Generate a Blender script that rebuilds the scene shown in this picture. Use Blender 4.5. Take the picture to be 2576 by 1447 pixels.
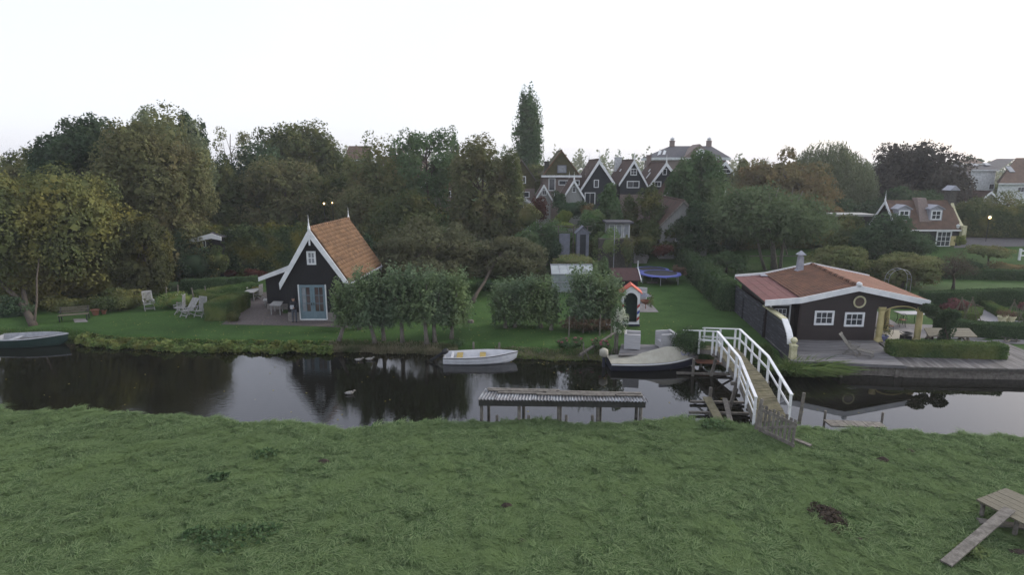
import bpy, math, random
import numpy as np
from mathutils import Vector, Matrix
R = math.radians
for o in list(bpy.data.objects): bpy.data.objects.remove(o)
scene = bpy.context.scene
COL = scene.collection
# ---------------------------------------------------------------- camera
CAMH, FPX, PITCH = 10.8, 1504.0, R(11.4)       # pixels are counted on a 2576 px wide picture
cam = bpy.data.cameras.new('camera'); cam.lens = 36*FPX/2576; cam.sensor_width = 36; cam.clip_end = 4000; cam.clip_start = 0.1
camo = bpy.data.objects.new('camera', cam); COL.objects.link(camo)
camo.location = (0, 0, CAMH); camo.rotation_euler = (R(90)-PITCH, 0, 0); scene.camera = camo
# ---------------------------------------------------------------- world and sun
SUN_EL, SUN_ROT = R(22), R(66)
world = bpy.data.worlds.new('World'); scene.world = world; world.use_nodes = True
nt = world.node_tree; nt.nodes.clear()
w_out = nt.nodes.new('ShaderNodeOutputWorld'); w_bg = nt.nodes.new('ShaderNodeBackground')
w_sky = nt.nodes.new('ShaderNodeTexSky'); w_sky.sky_type = 'NISHITA'; w_sky.sun_disc = False
w_sky.sun_elevation = SUN_EL; w_sky.sun_rotation = SUN_ROT; w_sky.dust_density = 2.5; w_sky.air_density = 1.0
w_mix = nt.nodes.new('ShaderNodeMix'); w_mix.data_type = 'RGBA'; w_mix.inputs['Factor'].default_value = 0.7
w_noise = nt.nodes.new('ShaderNodeTexNoise'); w_noise.inputs['Scale'].default_value = 1.3; w_noise.inputs['Detail'].default_value = 3
w_ramp = nt.nodes.new('ShaderNodeValToRGB')
w_ramp.color_ramp.elements[0].color = (0.82, 0.845, 0.95, 1); w_ramp.color_ramp.elements[1].color = (0.94, 0.95, 1.02, 1)
w_ramp.color_ramp.elements[0].position = 0.3; w_ramp.color_ramp.elements[1].position = 0.7
w_scale = nt.nodes.new('ShaderNodeVectorMath'); w_scale.operation = 'SCALE'; w_scale.inputs['Scale'].default_value = 6.9
nt.links.new(w_noise.outputs['Fac'], w_ramp.inputs['Fac']); nt.links.new(w_ramp.outputs['Color'], w_scale.inputs[0])
nt.links.new(w_sky.outputs['Color'], w_mix.inputs['A']); nt.links.new(w_scale.outputs['Vector'], w_mix.inputs['B'])
nt.links.new(w_mix.outputs['Result'], w_bg.inputs['Color']); w_bg.inputs['Strength'].default_value = 0.1
nt.links.new(w_bg.outputs['Background'], w_out.inputs['Surface'])
sun = bpy.data.lights.new('sun', 'SUN'); sun.energy = 1.5; sun.angle = R(20); sun.color = (1.0, 0.95, 0.88)
suno = bpy.data.objects.new('sun', sun); COL.objects.link(suno)
sd = Vector((math.sin(SUN_ROT)*math.cos(SUN_EL), math.cos(SUN_ROT)*math.cos(SUN_EL), math.sin(SUN_EL)))
suno.rotation_euler = sd.to_track_quat('Z', 'Y').to_euler(); suno.location = (40, 20, 40)
vs = scene.view_settings; vs.view_transform = 'Standard'; vs.look = 'None'; vs.exposure = 1.0; vs.gamma = 1.0; vs.use_curve_mapping = False
scene.render.engine = 'CYCLES'
scene.cycles.max_bounces = 6; scene.cycles.transparent_max_bounces = 6
# ---------------------------------------------------------------- pixels to places
def ray(x, y):
    u = (x-1288)/FPX; v = (723.5-y)/FPX
    return (u, math.cos(PITCH)+v*math.sin(PITCH), -math.sin(PITCH)+v*math.cos(PITCH))
def G(x, y, z=0.0):                      # the point of height z seen at a pixel
    r = ray(x, y); t = (z-CAMH)/r[2]; return Vector((r[0]*t, r[1]*t, z))
def D(x, y, Y):                          # the point at depth Y seen at a pixel
    r = ray(x, y); t = Y/r[1]; return Vector((r[0]*t, Y, CAMH+r[2]*t))
# ---------------------------------------------------------------- mesh helpers
class MB:
    def __init__(s, fn=None): s.v = []; s.f = []; s.fn = fn
    def add(s, vs_, fs):
        o = len(s.v)
        s.v += [Vector(s.fn(*p)) if s.fn else Vector(p) for p in vs_]
        s.f += [tuple(i+o for i in f) for f in fs]; return s
    def box(s, x0, x1, y0, y1, z0, z1):
        return s.add([(x0,y0,z0),(x1,y0,z0),(x1,y1,z0),(x0,y1,z0),(x0,y0,z1),(x1,y0,z1),(x1,y1,z1),(x0,y1,z1)],
                     [(3,2,1,0),(4,5,6,7),(0,1,5,4),(1,2,6,5),(2,3,7,6),(3,0,4,7)])
    def cbox(s, c, sx, sy, sz): return s.box(c[0]-sx/2, c[0]+sx/2, c[1]-sy/2, c[1]+sy/2, c[2], c[2]+sz)
    def beam(s, p0, p1, w, h, up=(0,0,1)):      # w sideways, h along up, centred on the line
        p0 = Vector(p0); p1 = Vector(p1); d = (p1-p0).normalized(); up = Vector(up)
        sd_ = d.cross(up)
        if sd_.length < 1e-4: sd_ = d.cross(Vector((1,0,0)))
        sd_.normalize(); u = sd_.cross(d).normalized()
        a = sd_*(w/2); b = u*(h/2)
        return s.add([p0-a-b, p0+a-b, p0+a+b, p0-a+b, p1-a-b, p1+a-b, p1+a+b, p1-a+b],
                     [(0,1,2,3),(7,6,5,4),(0,4,5,1),(1,5,6,2),(2,6,7,3),(3,7,4,0)])
    def tube(s, pts, rad, n=8, cap=True):
        pts = [Vector(p) for p in pts]; rings = []; k = len(pts)
        if not hasattr(rad, '__len__'): rad = [rad]*k
        ref = Vector((0.31, 0.17, 0.93)).normalized()
        vsx = []
        for i, p in enumerate(pts):
            d = (pts[min(i+1, k-1)]-pts[max(i-1, 0)])
            d = d.normalized() if d.length > 1e-6 else Vector((0,0,1))
            a = d.cross(ref)
            if a.length < 0.05: a = d.cross(Vector((1,0,0)))
            a.normalize(); b = d.cross(a)
            for j in range(n):
                t = 2*math.pi*j/n; vsx.append(p+(a*math.cos(t)+b*math.sin(t))*rad[i])
        fs = []
        for i in range(k-1):
            for j in range(n):
                j2 = (j+1) % n; fs.append((i*n+j, i*n+j2, (i+1)*n+j2, (i+1)*n+j))
        if cap: fs.append(tuple(range(n))[::-1]); fs.append(tuple((k-1)*n+j for j in range(n)))
        return s.add(vsx, fs)
    def lathe(s, prof, c=(0,0,0), n=16, sq=False):
        vsx = []; fs = []; k = len(prof); off = math.pi/4 if sq else 0
        if sq: n = 4
        for r, z in prof:
            for j in range(n):
                t = 2*math.pi*j/n+off; vsx.append((c[0]+r*math.cos(t), c[1]+r*math.sin(t), c[2]+z))
        for i in range(k-1):
            for j in range(n):
                j2 = (j+1) % n; fs.append((i*n+j, i*n+j2, (i+1)*n+j2, (i+1)*n+j))
        fs.append(tuple(range(n))[::-1]); fs.append(tuple((k-1)*n+j for j in range(n)))
        return s.add(vsx, fs)
    def prism(s, poly, ext):                    # polygon swept along ext
        poly = [Vector(p) for p in poly]; n = len(poly); e = Vector(ext)
        fs = [tuple(range(n))[::-1], tuple(range(n, 2*n))]
        for i in range(n): j = (i+1) % n; fs.append((i, j, n+j, n+i))
        return s.add(poly+[p+e for p in poly], fs)
    def grid(s, fn, nu, nv):
        vsx = [fn(i/nu, j/nv) for i in range(nu+1) for j in range(nv+1)]
        fs = [(i*(nv+1)+j, (i+1)*(nv+1)+j, (i+1)*(nv+1)+j+1, i*(nv+1)+j+1) for i in range(nu) for j in range(nv)]
        return s.add(vsx, fs)
    def build(s, name, mat, parent=None, smooth=False, origin=None):
        off = Vector(origin) if origin else (wloc(parent) if parent else Vector((0,0,0)))
        me = bpy.data.meshes.new(name); me.from_pydata([tuple(p-off) for p in s.v], [], s.f)
        if smooth: me.polygons.foreach_set('use_smooth', [True]*len(me.polygons))
        me.materials.append(mat); me.update()
        o = bpy.data.objects.new(name, me); COL.objects.link(o)
        if parent: o.parent = parent
        elif origin: o.location = off
        return o
def wloc(o):
    v = Vector((0,0,0))
    while o: v += Vector(o.location); o = o.parent
    return v
def tag(o, label=None, cat=None, group=None, kind=None):
    if label: o['label'] = label
    if cat: o['category'] = cat
    if group: o['group'] = group
    if kind: o['kind'] = kind
    return o
def thing(name, label, cat, loc=(0,0,0), group=None):
    o = bpy.data.objects.new(name, None); COL.objects.link(o); o.location = loc; o.empty_display_size = 0.2
    return tag(o, label, cat, group)
def dup(root, loc, rz=None, label=None, group=None):
    def cp(o, par):
        c = o.copy(); COL.objects.link(c); c.parent = par
        for ch in o.children: cp(ch, c)
        return c
    r = cp(root, None); r.location = loc
    if rz is not None: r.rotation_euler = (0, 0, rz)
    if label: r['label'] = label
    if group: r['group'] = group
    return r
def smooth_noise(x, y, s=1.0, seed=0):
    return (math.sin(x*1.3*s+seed)+math.sin(y*1.7*s+seed*2.1)+math.sin((x+y)*0.9*s+seed*.7)+math.sin((x*.6-y*1.1)*2.3*s+seed*1.3))/4
# ---------------------------------------------------------------- materials
def mat(name, c1, c2=None, scale=4.0, rough=0.75, bump=0.0, bscale=None, spec=0.3, stretch=None, metal=0.0, rnd=0.0, coat=0.0, c3=None, lo=0.35, hi=0.65):
    m = bpy.data.materials.new(name); m.use_nodes = True; n = m.node_tree; L = n.links.new
    b = n.nodes['Principled BSDF']; b.inputs['Roughness'].default_value = rough
    b.inputs['Specular IOR Level'].default_value = spec; b.inputs['Metallic'].default_value = metal
    geo = n.nodes.new('ShaderNodeNewGeometry'); vec = geo.outputs['Position']
    if stretch:
        mp = n.nodes.new('ShaderNodeMapping'); mp.inputs['Scale'].default_value = stretch; L(vec, mp.inputs['Vector']); vec = mp.outputs['Vector']
    if c2 is None: c2 = tuple(v*0.72 for v in c1)
    tx = n.nodes.new('ShaderNodeTexNoise'); tx.inputs['Scale'].default_value = scale; tx.inputs['Detail'].default_value = 7; tx.inputs['Roughness'].default_value = 0.62
    L(vec, tx.inputs['Vector'])
    rp = n.nodes.new('ShaderNodeValToRGB'); e = rp.color_ramp.elements
    e[0].position = lo; e[0].color = (*c2, 1); e[1].position = hi; e[1].color = (*c1, 1)
    if c3: q = e.new(0.5*(lo+hi)); q.color = (*c3, 1)
    L(tx.outputs['Fac'], rp.inputs['Fac']); col = rp.outputs['Color']
    if rnd:
        oi = n.nodes.new('ShaderNodeObjectInfo'); ma = n.nodes.new('ShaderNodeMapRange')
        ma.inputs['To Min'].default_value = 1-rnd; ma.inputs['To Max'].default_value = 1+rnd; L(oi.outputs['Random'], ma.inputs['Value'])
        mu = n.nodes.new('ShaderNodeVectorMath'); mu.operation = 'SCALE'; L(col, mu.inputs[0]); L(ma.outputs['Result'], mu.inputs['Scale']); col = mu.outputs['Vector']
    L(col, b.inputs['Base Color'])
    if bump:
        t2 = n.nodes.new('ShaderNodeTexNoise'); t2.inputs['Scale'].default_value = bscale or scale*4; t2.inputs['Detail'].default_value = 5; L(vec, t2.inputs['Vector'])
        bp = n.nodes.new('ShaderNodeBump'); bp.inputs['Strength'].default_value = bump; bp.inputs['Distance'].default_value = 0.05
        L(t2.outputs['Fac'], bp.inputs['Height']); L(bp.outputs['Normal'], b.inputs['Normal'])
    if coat: b.inputs['Coat Weight'].default_value = coat
    return m
def leafmat(name, ca, cb, cc=None, trans=0.3, scale=0.45):
    # ca..cb by each leaf's tint, cc in patches
    m = bpy.data.materials.new(name); m.use_nodes = True; n = m.node_tree; L = n.links.new
    out = n.nodes['Material Output']; n.nodes.remove(n.nodes['Principled BSDF'])
    at = n.nodes.new('ShaderNodeAttribute'); at.attribute_name = 'tint'
    mx = n.nodes.new('ShaderNodeMix'); mx.data_type = 'RGBA'; L(at.outputs['Fac'], mx.inputs['Factor'])
    mx.inputs['A'].default_value = (*ca, 1); mx.inputs['B'].default_value = (*cb, 1); col = mx.outputs['Result']
    if cc:
        geo = n.nodes.new('ShaderNodeNewGeometry'); tx = n.nodes.new('ShaderNodeTexNoise'); tx.inputs['Scale'].default_value = scale; tx.inputs['Detail'].default_value = 4
        L(geo.outputs['Position'], tx.inputs['Vector'])
        mr = n.nodes.new('ShaderNodeMapRange'); mr.inputs['From Min'].default_value = 0.45; mr.inputs['From Max'].default_value = 0.68; L(tx.outputs['Fac'], mr.inputs['Value'])
        m2 = n.nodes.new('ShaderNodeMix'); m2.data_type = 'RGBA'; L(mr.outputs['Result'], m2.inputs['Factor']); L(col, m2.inputs['A']); m2.inputs['B'].default_value = (*cc, 1); col = m2.outputs['Result']
    df = n.nodes.new('ShaderNodeBsdfDiffuse'); tr = n.nodes.new('ShaderNodeBsdfTranslucent'); L(col, df.inputs['Color']); L(col, tr.inputs['Color'])
    ms = n.nodes.new('ShaderNodeMixShader'); ms.inputs['Fac'].default_value = trans; L(df.outputs['BSDF'], ms.inputs[1]); L(tr.outputs['BSDF'], ms.inputs[2])
    L(ms.outputs['Shader'], out.inputs['Surface']); return m
def glass(name, col, rough=0.08, spec=0.6):
    return mat(name, col, tuple(c*0.6 for c in col), scale=1.5, rough=rough, spec=spec)
def glow(name, col, s):
    m = bpy.data.materials.new(name); m.use_nodes = True; n = m.node_tree
    b = n.nodes['Principled BSDF']; b.inputs['Base Color'].default_value = (*col, 1)
    b.inputs['Emission Color'].default_value = (*col, 1); b.inputs['Emission Strength'].default_value = s; return m

M_white = mat('white_paint', (0.74,0.75,0.76), (0.60,0.62,0.64), scale=2.5, rough=0.5, bump=0.1)
M_railwhite = mat('grimy_white_rail_paint', (0.68,0.69,0.71), (0.40,0.42,0.39), scale=2.4, rough=0.55, bump=0.2, lo=0.24, hi=0.46)
M_offwhite = mat('old_white_paint', (0.62,0.64,0.66), (0.40,0.42,0.43), scale=3, rough=0.6, bump=0.2)
M_cream = mat('cream_paint', (0.52,0.45,0.22), (0.40,0.34,0.16), scale=3, rough=0.55, bump=0.15)
M_creampost = mat('pale_cream_paint', (0.55,0.53,0.36), (0.36,0.34,0.20), scale=5, rough=0.6, bump=0.2)
M_black = mat('tarred_black_boards', (0.016,0.016,0.019), (0.009,0.009,0.011), scale=3, rough=0.6, bump=0.3, stretch=(8,8,0.6), spec=0.25)
M_blackgreen = mat('dark_painted_boards', (0.022,0.028,0.034), (0.013,0.016,0.02), scale=3, rough=0.6, bump=0.2)
M_brown = mat('dark_brown_boards', (0.025,0.0155,0.0158), (0.015,0.0098,0.010), scale=3, rough=0.5, stretch=(0.6,0.6,9), rnd=0.12, spec=0.35)
M_fence = mat('weathered_tarred_boards', (0.030,0.031,0.039), (0.115,0.118,0.135), scale=2.6, rough=0.8, stretch=(1.2,0.55,5), rnd=0.25, bump=0.3, lo=0.30, hi=0.48)
M_tile = mat('orange_clay_tile', (0.180,0.104,0.056), (0.104,0.060,0.036), scale=3.5, rough=0.8, rnd=0.26, bump=0.3, c3=(0.146,0.083,0.046))
M_tilebrown = mat('brown_clay_tile', (0.160,0.077,0.047), (0.078,0.043,0.030), scale=1.8, rough=0.85, bump=0.3, rnd=0.2)
M_tileorange = mat('pale_orange_clay_tile', (0.262,0.136,0.092), (0.180,0.093,0.064), scale=1.6, rough=0.85, bump=0.3)
M_roofred = mat('red_roofing_felt', (0.155,0.064,0.061), (0.120,0.052,0.050), scale=2.2, rough=0.9, bump=0.2, rnd=0.08)
M_roofbrown = mat('old_brown_roof_tiles', (0.082,0.046,0.035), (0.044,0.029,0.024), scale=2.2, rough=0.85, bump=0.5, bscale=14)
M_roofold = mat('dull_brown_clay_tile', (0.125,0.078,0.056), (0.072,0.048,0.037), scale=2.0, rough=0.85, bump=0.5, bscale=12)
M_roofgreen = mat('mossy_green_tiles', (0.085,0.078,0.035), (0.050,0.048,0.024), scale=2.5, rough=0.85, bump=0.5, bscale=12)
M_roofslate = mat('grey_slate_roof', (0.075,0.075,0.087), (0.048,0.048,0.056), scale=2, rough=0.7, bump=0.3, bscale=12)
M_brick = mat('brown_brick', (0.23,0.185,0.165), (0.15,0.12,0.11), scale=9, rough=0.9, bump=0.4)
M_plinth = mat('grey_brick_plinth', (0.27,0.25,0.235), (0.15,0.135,0.13), scale=8, rough=0.9, bump=0.4, stretch=(1,1,4))
M_greyboard = mat('grey_painted_boards', (0.30,0.305,0.295), (0.24,0.245,0.24), scale=2.5, rough=0.7, stretch=(5,5,0.7))
M_bluegrey = mat('blue_grey_paint', (0.155,0.225,0.262), (0.115,0.172,0.205), scale=3, rough=0.5)
M_bluegreyd = mat('slate_blue_boards', (0.15,0.16,0.20), (0.11,0.12,0.15), scale=3, rough=0.6)
M_pane = glass('window_glass', (0.045,0.052,0.062))
M_panelight = glass('window_glass_with_net_curtain', (0.30,0.32,0.35), rough=0.25)
M_panewarm = glass('door_glass', (0.105,0.075,0.070))
M_curtain = mat('curtain', (0.42,0.38,0.32), (0.28,0.25,0.21), scale=3, stretch=(8,8,0.3))
M_deck = mat('grey_weathered_planks', (0.205,0.20,0.205), (0.098,0.095,0.098), scale=1.7, rough=0.85, stretch=(0.45,3.5,1), rnd=0.16, bump=0.3)
M_deckdark = mat('dark_wet_planks', (0.155,0.148,0.150), (0.058,0.055,0.056), scale=1.6, rough=0.8, stretch=(3.5,0.45,1), rnd=0.32, bump=0.3)
M_timber = mat('grey_timber', (0.19,0.175,0.155), (0.09,0.082,0.072), scale=6, rough=0.9, bump=0.4, rnd=0.12)
M_timberdark = mat('dark_wet_timber', (0.085,0.080,0.072), (0.04,0.038,0.034), scale=6, rough=0.85, bump=0.4, rnd=0.15)
M_beamdark = mat('black_tarred_beam', (0.040,0.040,0.036), (0.022,0.022,0.020), scale=4, rough=.8, bump=.3)
M_mossplank = mat('mossy_bridge_planks', (0.155,0.138,0.095), (0.085,0.078,0.048), scale=4, rough=0.9, bump=0.4, rnd=0.16, c3=(0.115,0.105,0.062))
M_teak = mat('silvered_teak', (0.33,0.33,0.325), (0.23,0.23,0.225), scale=7, rough=0.8, bump=0.2)
M_teakbrown = mat('brown_grey_wood', (0.140,0.128,0.094), (0.085,0.078,0.056), scale=6, rough=0.8, bump=0.2, stretch=(1,6,6))
M_greywood = mat('grey_garden_wood', (0.185,0.18,0.165), (0.115,0.11,0.10), scale=7, rough=.85, bump=.2)
M_limed = mat('pale_limed_wood', (0.43,0.43,0.445), (0.31,0.31,0.325), scale=2.2, rough=0.85, stretch=(0.7,0.7,14), bump=0.25)
M_steel = mat('galvanised_steel', (0.36,0.37,0.40), (0.26,0.27,0.30), scale=4, rough=0.5, metal=0.3)
M_zinc = mat('zinc_sheet', (0.33,0.34,0.385), (0.25,0.26,0.30), scale=4, rough=0.55, metal=0.2)
M_corr = mat('corrugated_cement_sheet', (0.30,0.32,0.345), (0.115,0.112,0.115), scale=2.2, rough=0.85, bump=0.3, rnd=0.16, c3=(0.205,0.205,0.215))
M_concrete = mat('grey_paving', (0.235,0.225,0.23), (0.155,0.148,0.15), scale=3, rough=0.9, bump=0.3)
M_drive = mat('shade_toned_drive_gravel', (0.15,0.145,0.15), (0.10,0.097,0.10), scale=9, rough=.95, bump=.5)  # the drive's shade is put into the colour, a darkened paving grey
M_gravel = mat('grey_gravel', (0.33,0.325,0.345), (0.22,0.215,0.225), scale=18, rough=0.95, bump=0.5)
M_tilefloor = mat('pale_floor', (0.42,0.39,0.325), (0.36,0.335,0.28), scale=2, rough=0.6)
M_terracotta = mat('terracotta', (0.25,0.115,0.075), (0.17,0.08,0.055), scale=6, rough=0.8)
M_bluepot = mat('blue_glazed_pot', (0.16,0.18,0.36), (0.11,0.125,0.26), scale=6, rough=0.3)
M_darkplastic = mat('dark_plastic', (0.022,0.024,0.028), (0.015,0.016,0.019), rough=0.4)
M_bark = mat('grey_brown_bark', (0.105,0.088,0.070), (0.052,0.043,0.035), scale=5, rough=0.95, bump=0.8, stretch=(3,3,0.7))
M_barkpale = mat('pale_bark', (0.19,0.175,0.150), (0.10,0.09,0.078), scale=5, rough=0.95, bump=0.6, stretch=(3,3,0.7))
M_soil = mat('dark_soil', (0.062,0.046,0.036), (0.030,0.023,0.019), scale=9, rough=1.0, bump=1.0)
# ================================================================ ground and water
rngs = random.Random(5)
FAR_BANK = [(-160,40),(-60,38.0),(-31.7,37.1),(-27.7,36.9),(-26.0,35.7),(-18.8,34.6),(-10.9,34.4),(-4.4,33.8),(0.3,33.0),(5.7,32.6),(9.8,32.5),(14.7,31.9),(21.5,31.6),(27,31.2),(60,29.5),(160,25)]
NEAR_BANK = [(-160,30),(-60,26.6),(-22.35,24.35),(-16,23.9),(-12.85,23.35),(-8.5,22.7),(-6.55,22.35),(-5.2,22.6),(-1.45,23.1),(3,22.9),(5.6,22.9),(6.86,23.3),(9.5,22.7),(13,22.3),(20,21.5),(60,18.5),(160,10)]
def interp(pl, x):
    for (x0, y0), (x1, y1) in zip(pl, pl[1:]):
        if x0 <= x <= x1: return y0+(y1-y0)*(x-x0)/(x1-x0)
    return pl[-1][1]
def fbank(x): return interp(FAR_BANK, x)+0.10*math.sin(x*1.9)+0.08*math.sin(x*4.3+1)
def nbank(x): return interp(NEAR_BANK, x)+0.12*math.sin(x*1.3+.5)+0.08*math.sin(x*3.7+1)+0.05*math.sin(x*8.1)
def sstep(a, b, t):
    t = min(1, max(0, (t-a)/(b-a))); return t*t*(3-2*t)
LAWN = 0.55
def landz(x, y):
    z = LAWN+3.0*sstep(57, 77, y)+0.03*smooth_noise(x, y, 0.35, 3)
    if x > 14.6 and y < 35.2: z = min(z, 0.50)
    d = y-fbank(x)
    return -0.35+(z+0.35)*sstep(-0.25, 0.75, d)
M_lawn = mat('mown_lawn', (0.050,0.098,0.027), (0.031,0.066,0.017), scale=0.55, rough=0.95, bump=0.9, bscale=22, spec=0.1, c3=(0.041,0.083,0.022))
def grass_fix(m):                        # fine blades and tired patches over the broad noise
    n = m.node_tree; L = n.links.new; b = n.nodes['Principled BSDF']; src = b.inputs['Base Color'].links[0].from_socket
    geo = n.nodes.new('ShaderNodeNewGeometry'); tx = n.nodes.new('ShaderNodeTexNoise'); tx.inputs['Scale'].default_value = 9; tx.inputs['Detail'].default_value = 8; tx.inputs['Roughness'].default_value = 0.75
    L(geo.outputs['Position'], tx.inputs['Vector'])
    mr = n.nodes.new('ShaderNodeMapRange'); mr.inputs['From Min'].default_value = 0.3; mr.inputs['From Max'].default_value = 0.7; mr.inputs['To Min'].default_value = 0.55; mr.inputs['To Max'].default_value = 1.45
    L(tx.outputs['Fac'], mr.inputs['Value']); mu = n.nodes.new('ShaderNodeVectorMath'); mu.operation = 'SCALE'; L(src, mu.inputs[0]); L(mr.outputs['Result'], mu.inputs['Scale'])
    L(mu.outputs['Vector'], b.inputs['Base Color'])
grass_fix(M_lawn)
def sheet(name, xs, ysf, zf, material):
    vs_ = []; k = None
    for x in xs:
        ys = ysf(x); k = len(ys)
        for y in ys: vs_.append((x, y, zf(x, y)))
    fs = [(i*k+j, (i+1)*k+j, (i+1)*k+j+1, i*k+j+1) for i in range(len(xs)-1) for j in range(k-1)]
    m = MB(); m.v = [Vector(v) for v in vs_]; m.f = fs
    return tag(m.build(name, material, smooth=True), kind='structure')
far_xs = [-900,-500,-300,-200,-140,-100,-75,-60,-50]+[-42+0.6*i for i in range(int(90/0.6)+1)]+[55,62,75,100,140,200,300,500,900]
def far_ys(x):
    b = fbank(x)
    return [b-0.3, b-0.12, b, b+0.12, b+0.25, b+0.45, b+0.7, b+1.0, b+1.6, b+2.5]+[b+2.5+(60-b-2.5)*t/14 for t in range(1, 15)]+[62,64,66,68,70,72,74,80,95,120,160,230,400,800,1500]
sheet('ground', far_xs, far_ys, landz, M_lawn)
# the pasture on the near side
PATCH = [(9.3,15.85,0.50,0.80),(-0.16,16.5,0.24,0.14),(0.24,14.9,0.2,0.12),(-6.6,19.35,0.34,0.18),(13.05,19.45,0.3,0.15),(14.4,20.1,0.3,0.15),(3.5,17.05,0.18,0.11),(9.6,14.85,0.26,0.13),(13.6,14.25,0.5,0.25)]
def bare(x, y):
    return max((1-((x-a)/rx)**2-((y-b)/ry)**2) for a, b, rx, ry in PATCH)
def pastz(x, y):
    h = 0.62+0.05*smooth_noise(x, y, 1.1, 1)+0.05*smooth_noise(x, y, 2.9, 4)+0.035*smooth_noise(x*.8, y*1.3, 5.3, 9)
    d = nbank(x)-y
    q = bare(x, y)
    if q > 0: h += 0.05*min(1, q)
    return -0.35+(h+0.35)*sstep(-0.30, 0.40, d)
M_turf = mat('pasture_turf', (0.050,0.092,0.030), (0.030,0.056,0.019), scale=3.0, rough=1.0, bump=1.0, bscale=25, spec=0.05)
grass_fix(M_turf)
near_xs = [-160,-110,-80,-60,-48,-40]+[-34+0.3*i for i in range(int(68/0.3)+1)]+[40,48,60,80,110,160]
def near_ys(x):
    b = nbank(x)
    return [-60,-30,-10,0,6]+[9+(b-1.2-9)*t/44 for t in range(45)]+[b-0.9,b-0.6,b-0.4,b-0.25,b-0.1,b+0.05,b+0.2,b+0.35]
sheet('pasture', near_xs, near_ys, pastz, M_turf)
# water: dark, nearly still, ruffled in bands
M_water = bpy.data.materials.new('canal_water'); M_water.use_nodes = True
_n = M_water.node_tree; _b = _n.nodes['Principled BSDF']; _L = _n.links.new
_b.inputs['Base Color'].default_value = (0.006, 0.006, 0.004, 1); _b.inputs['Roughness'].default_value = 0.015; _b.inputs['IOR'].default_value = 1.55
_b.inputs['Specular Tint'].default_value = (0.76, 0.80, 1.0, 1)  # the sky's blue is painted into the reflection tint
_g = _n.nodes.new('ShaderNodeNewGeometry'); _mp = _n.nodes.new('ShaderNodeMapping'); _mp.inputs['Scale'].default_value = (1.1, 3.0, 1); _mp.inputs['Rotation'].default_value = (0, 0, R(12)); _L(_g.outputs['Position'], _mp.inputs['Vector'])
_t1 = _n.nodes.new('ShaderNodeTexNoise'); _t1.inputs['Scale'].default_value = 2.6; _t1.inputs['Detail'].default_value = 3; _L(_mp.outputs['Vector'], _t1.inputs['Vector'])
_t2 = _n.nodes.new('ShaderNodeTexNoise'); _t2.inputs['Scale'].default_value = 0.13; _t2.inputs['Detail'].default_value = 2; _L(_g.outputs['Position'], _t2.inputs['Vector'])
_sx = _n.nodes.new('ShaderNodeSeparateXYZ'); _L(_g.outputs['Position'], _sx.inputs['Vector'])
_mx = _n.nodes.new('ShaderNodeMapRange'); _mx.inputs['From Min'].default_value = 10; _mx.inputs['From Max'].default_value = -6; _mx.inputs['To Min'].default_value = 0.02; _mx.inputs['To Max'].default_value = 0.22; _L(_sx.outputs['X'], _mx.inputs['Value'])
_m2 = _n.nodes.new('ShaderNodeMapRange'); _m2.inputs['From Min'].default_value = 0.4; _m2.inputs['From Max'].default_value = 0.62; _m2.inputs['To Min'].default_value = 0.25; _L(_t2.outputs['Fac'], _m2.inputs['Value'])
_mm = _n.nodes.new('ShaderNodeMath'); _mm.operation = 'MULTIPLY'; _L(_mx.outputs['Result'], _mm.inputs[0]); _L(_m2.outputs['Result'], _mm.inputs[1])
_bp = _n.nodes.new('ShaderNodeBump'); _bp.inputs['Distance'].default_value = 0.025; _L(_mm.outputs['Value'], _bp.inputs['Strength']); _L(_t1.outputs['Fac'], _bp.inputs['Height']); _L(_bp.outputs['Normal'], _b.inputs['Normal'])
wm = MB(); wm.add([(-900,8,0),(900,8,0),(900,60,0),(-900,60,0)], [(0,1,2,3)])
tag(wm.build('water', M_water), kind='structure')
# ================================================================ foliage helpers
def quads(name, Vq, tint, material, parent=None, origin=None, extra=None):
    # Vq (N,4,3) world, one flat leaf each; extra = (verts, faces) of a solid core
    off = np.array(origin if origin is not None else (wloc(parent) if parent else (0,0,0)), dtype=np.float64)
    N = len(Vq); V = (Vq.reshape(-1, 3)-off)
    ev = np.zeros((0, 3)); ef = []
    if extra: ev = np.array([tuple(p) for p in extra[0]])-off; ef = extra[1]
    me = bpy.data.meshes.new(name); allv = np.concatenate([V, ev]).astype(np.float32)
    me.vertices.add(len(allv)); me.vertices.foreach_set('co', allv.ravel())
    li = np.arange(4*N, dtype=np.int32); ls = np.arange(N, dtype=np.int32)*4; lt = np.full(N, 4, np.int32)
    if ef:
        fl = np.array([i+4*N for f in ef for i in f], dtype=np.int32); cnt = np.array([len(f) for f in ef], dtype=np.int32)
        st = 4*N+np.concatenate([[0], np.cumsum(cnt)[:-1]]).astype(np.int32)
        li = np.concatenate([li, fl]); ls = np.concatenate([ls, st]); lt = np.concatenate([lt, cnt])
    me.loops.add(len(li)); me.loops.foreach_set('vertex_index', li.astype(np.int32))
    me.polygons.add(len(ls)); me.polygons.foreach_set('loop_start', ls.astype(np.int32)); me.polygons.foreach_set('loop_total', lt.astype(np.int32))
    me.update(calc_edges=True)
    at = me.attributes.new('tint', 'FLOAT', 'FACE'); tv = np.zeros(len(ls), np.float32); tv[:N] = tint; at.data.foreach_set('value', tv)
    me.materials.append(material); me.validate()
    o = bpy.data.objects.new(name, me); COL.objects.link(o)
    if parent: o.parent = parent
    elif origin is not None: o.location = off
    return o
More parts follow.
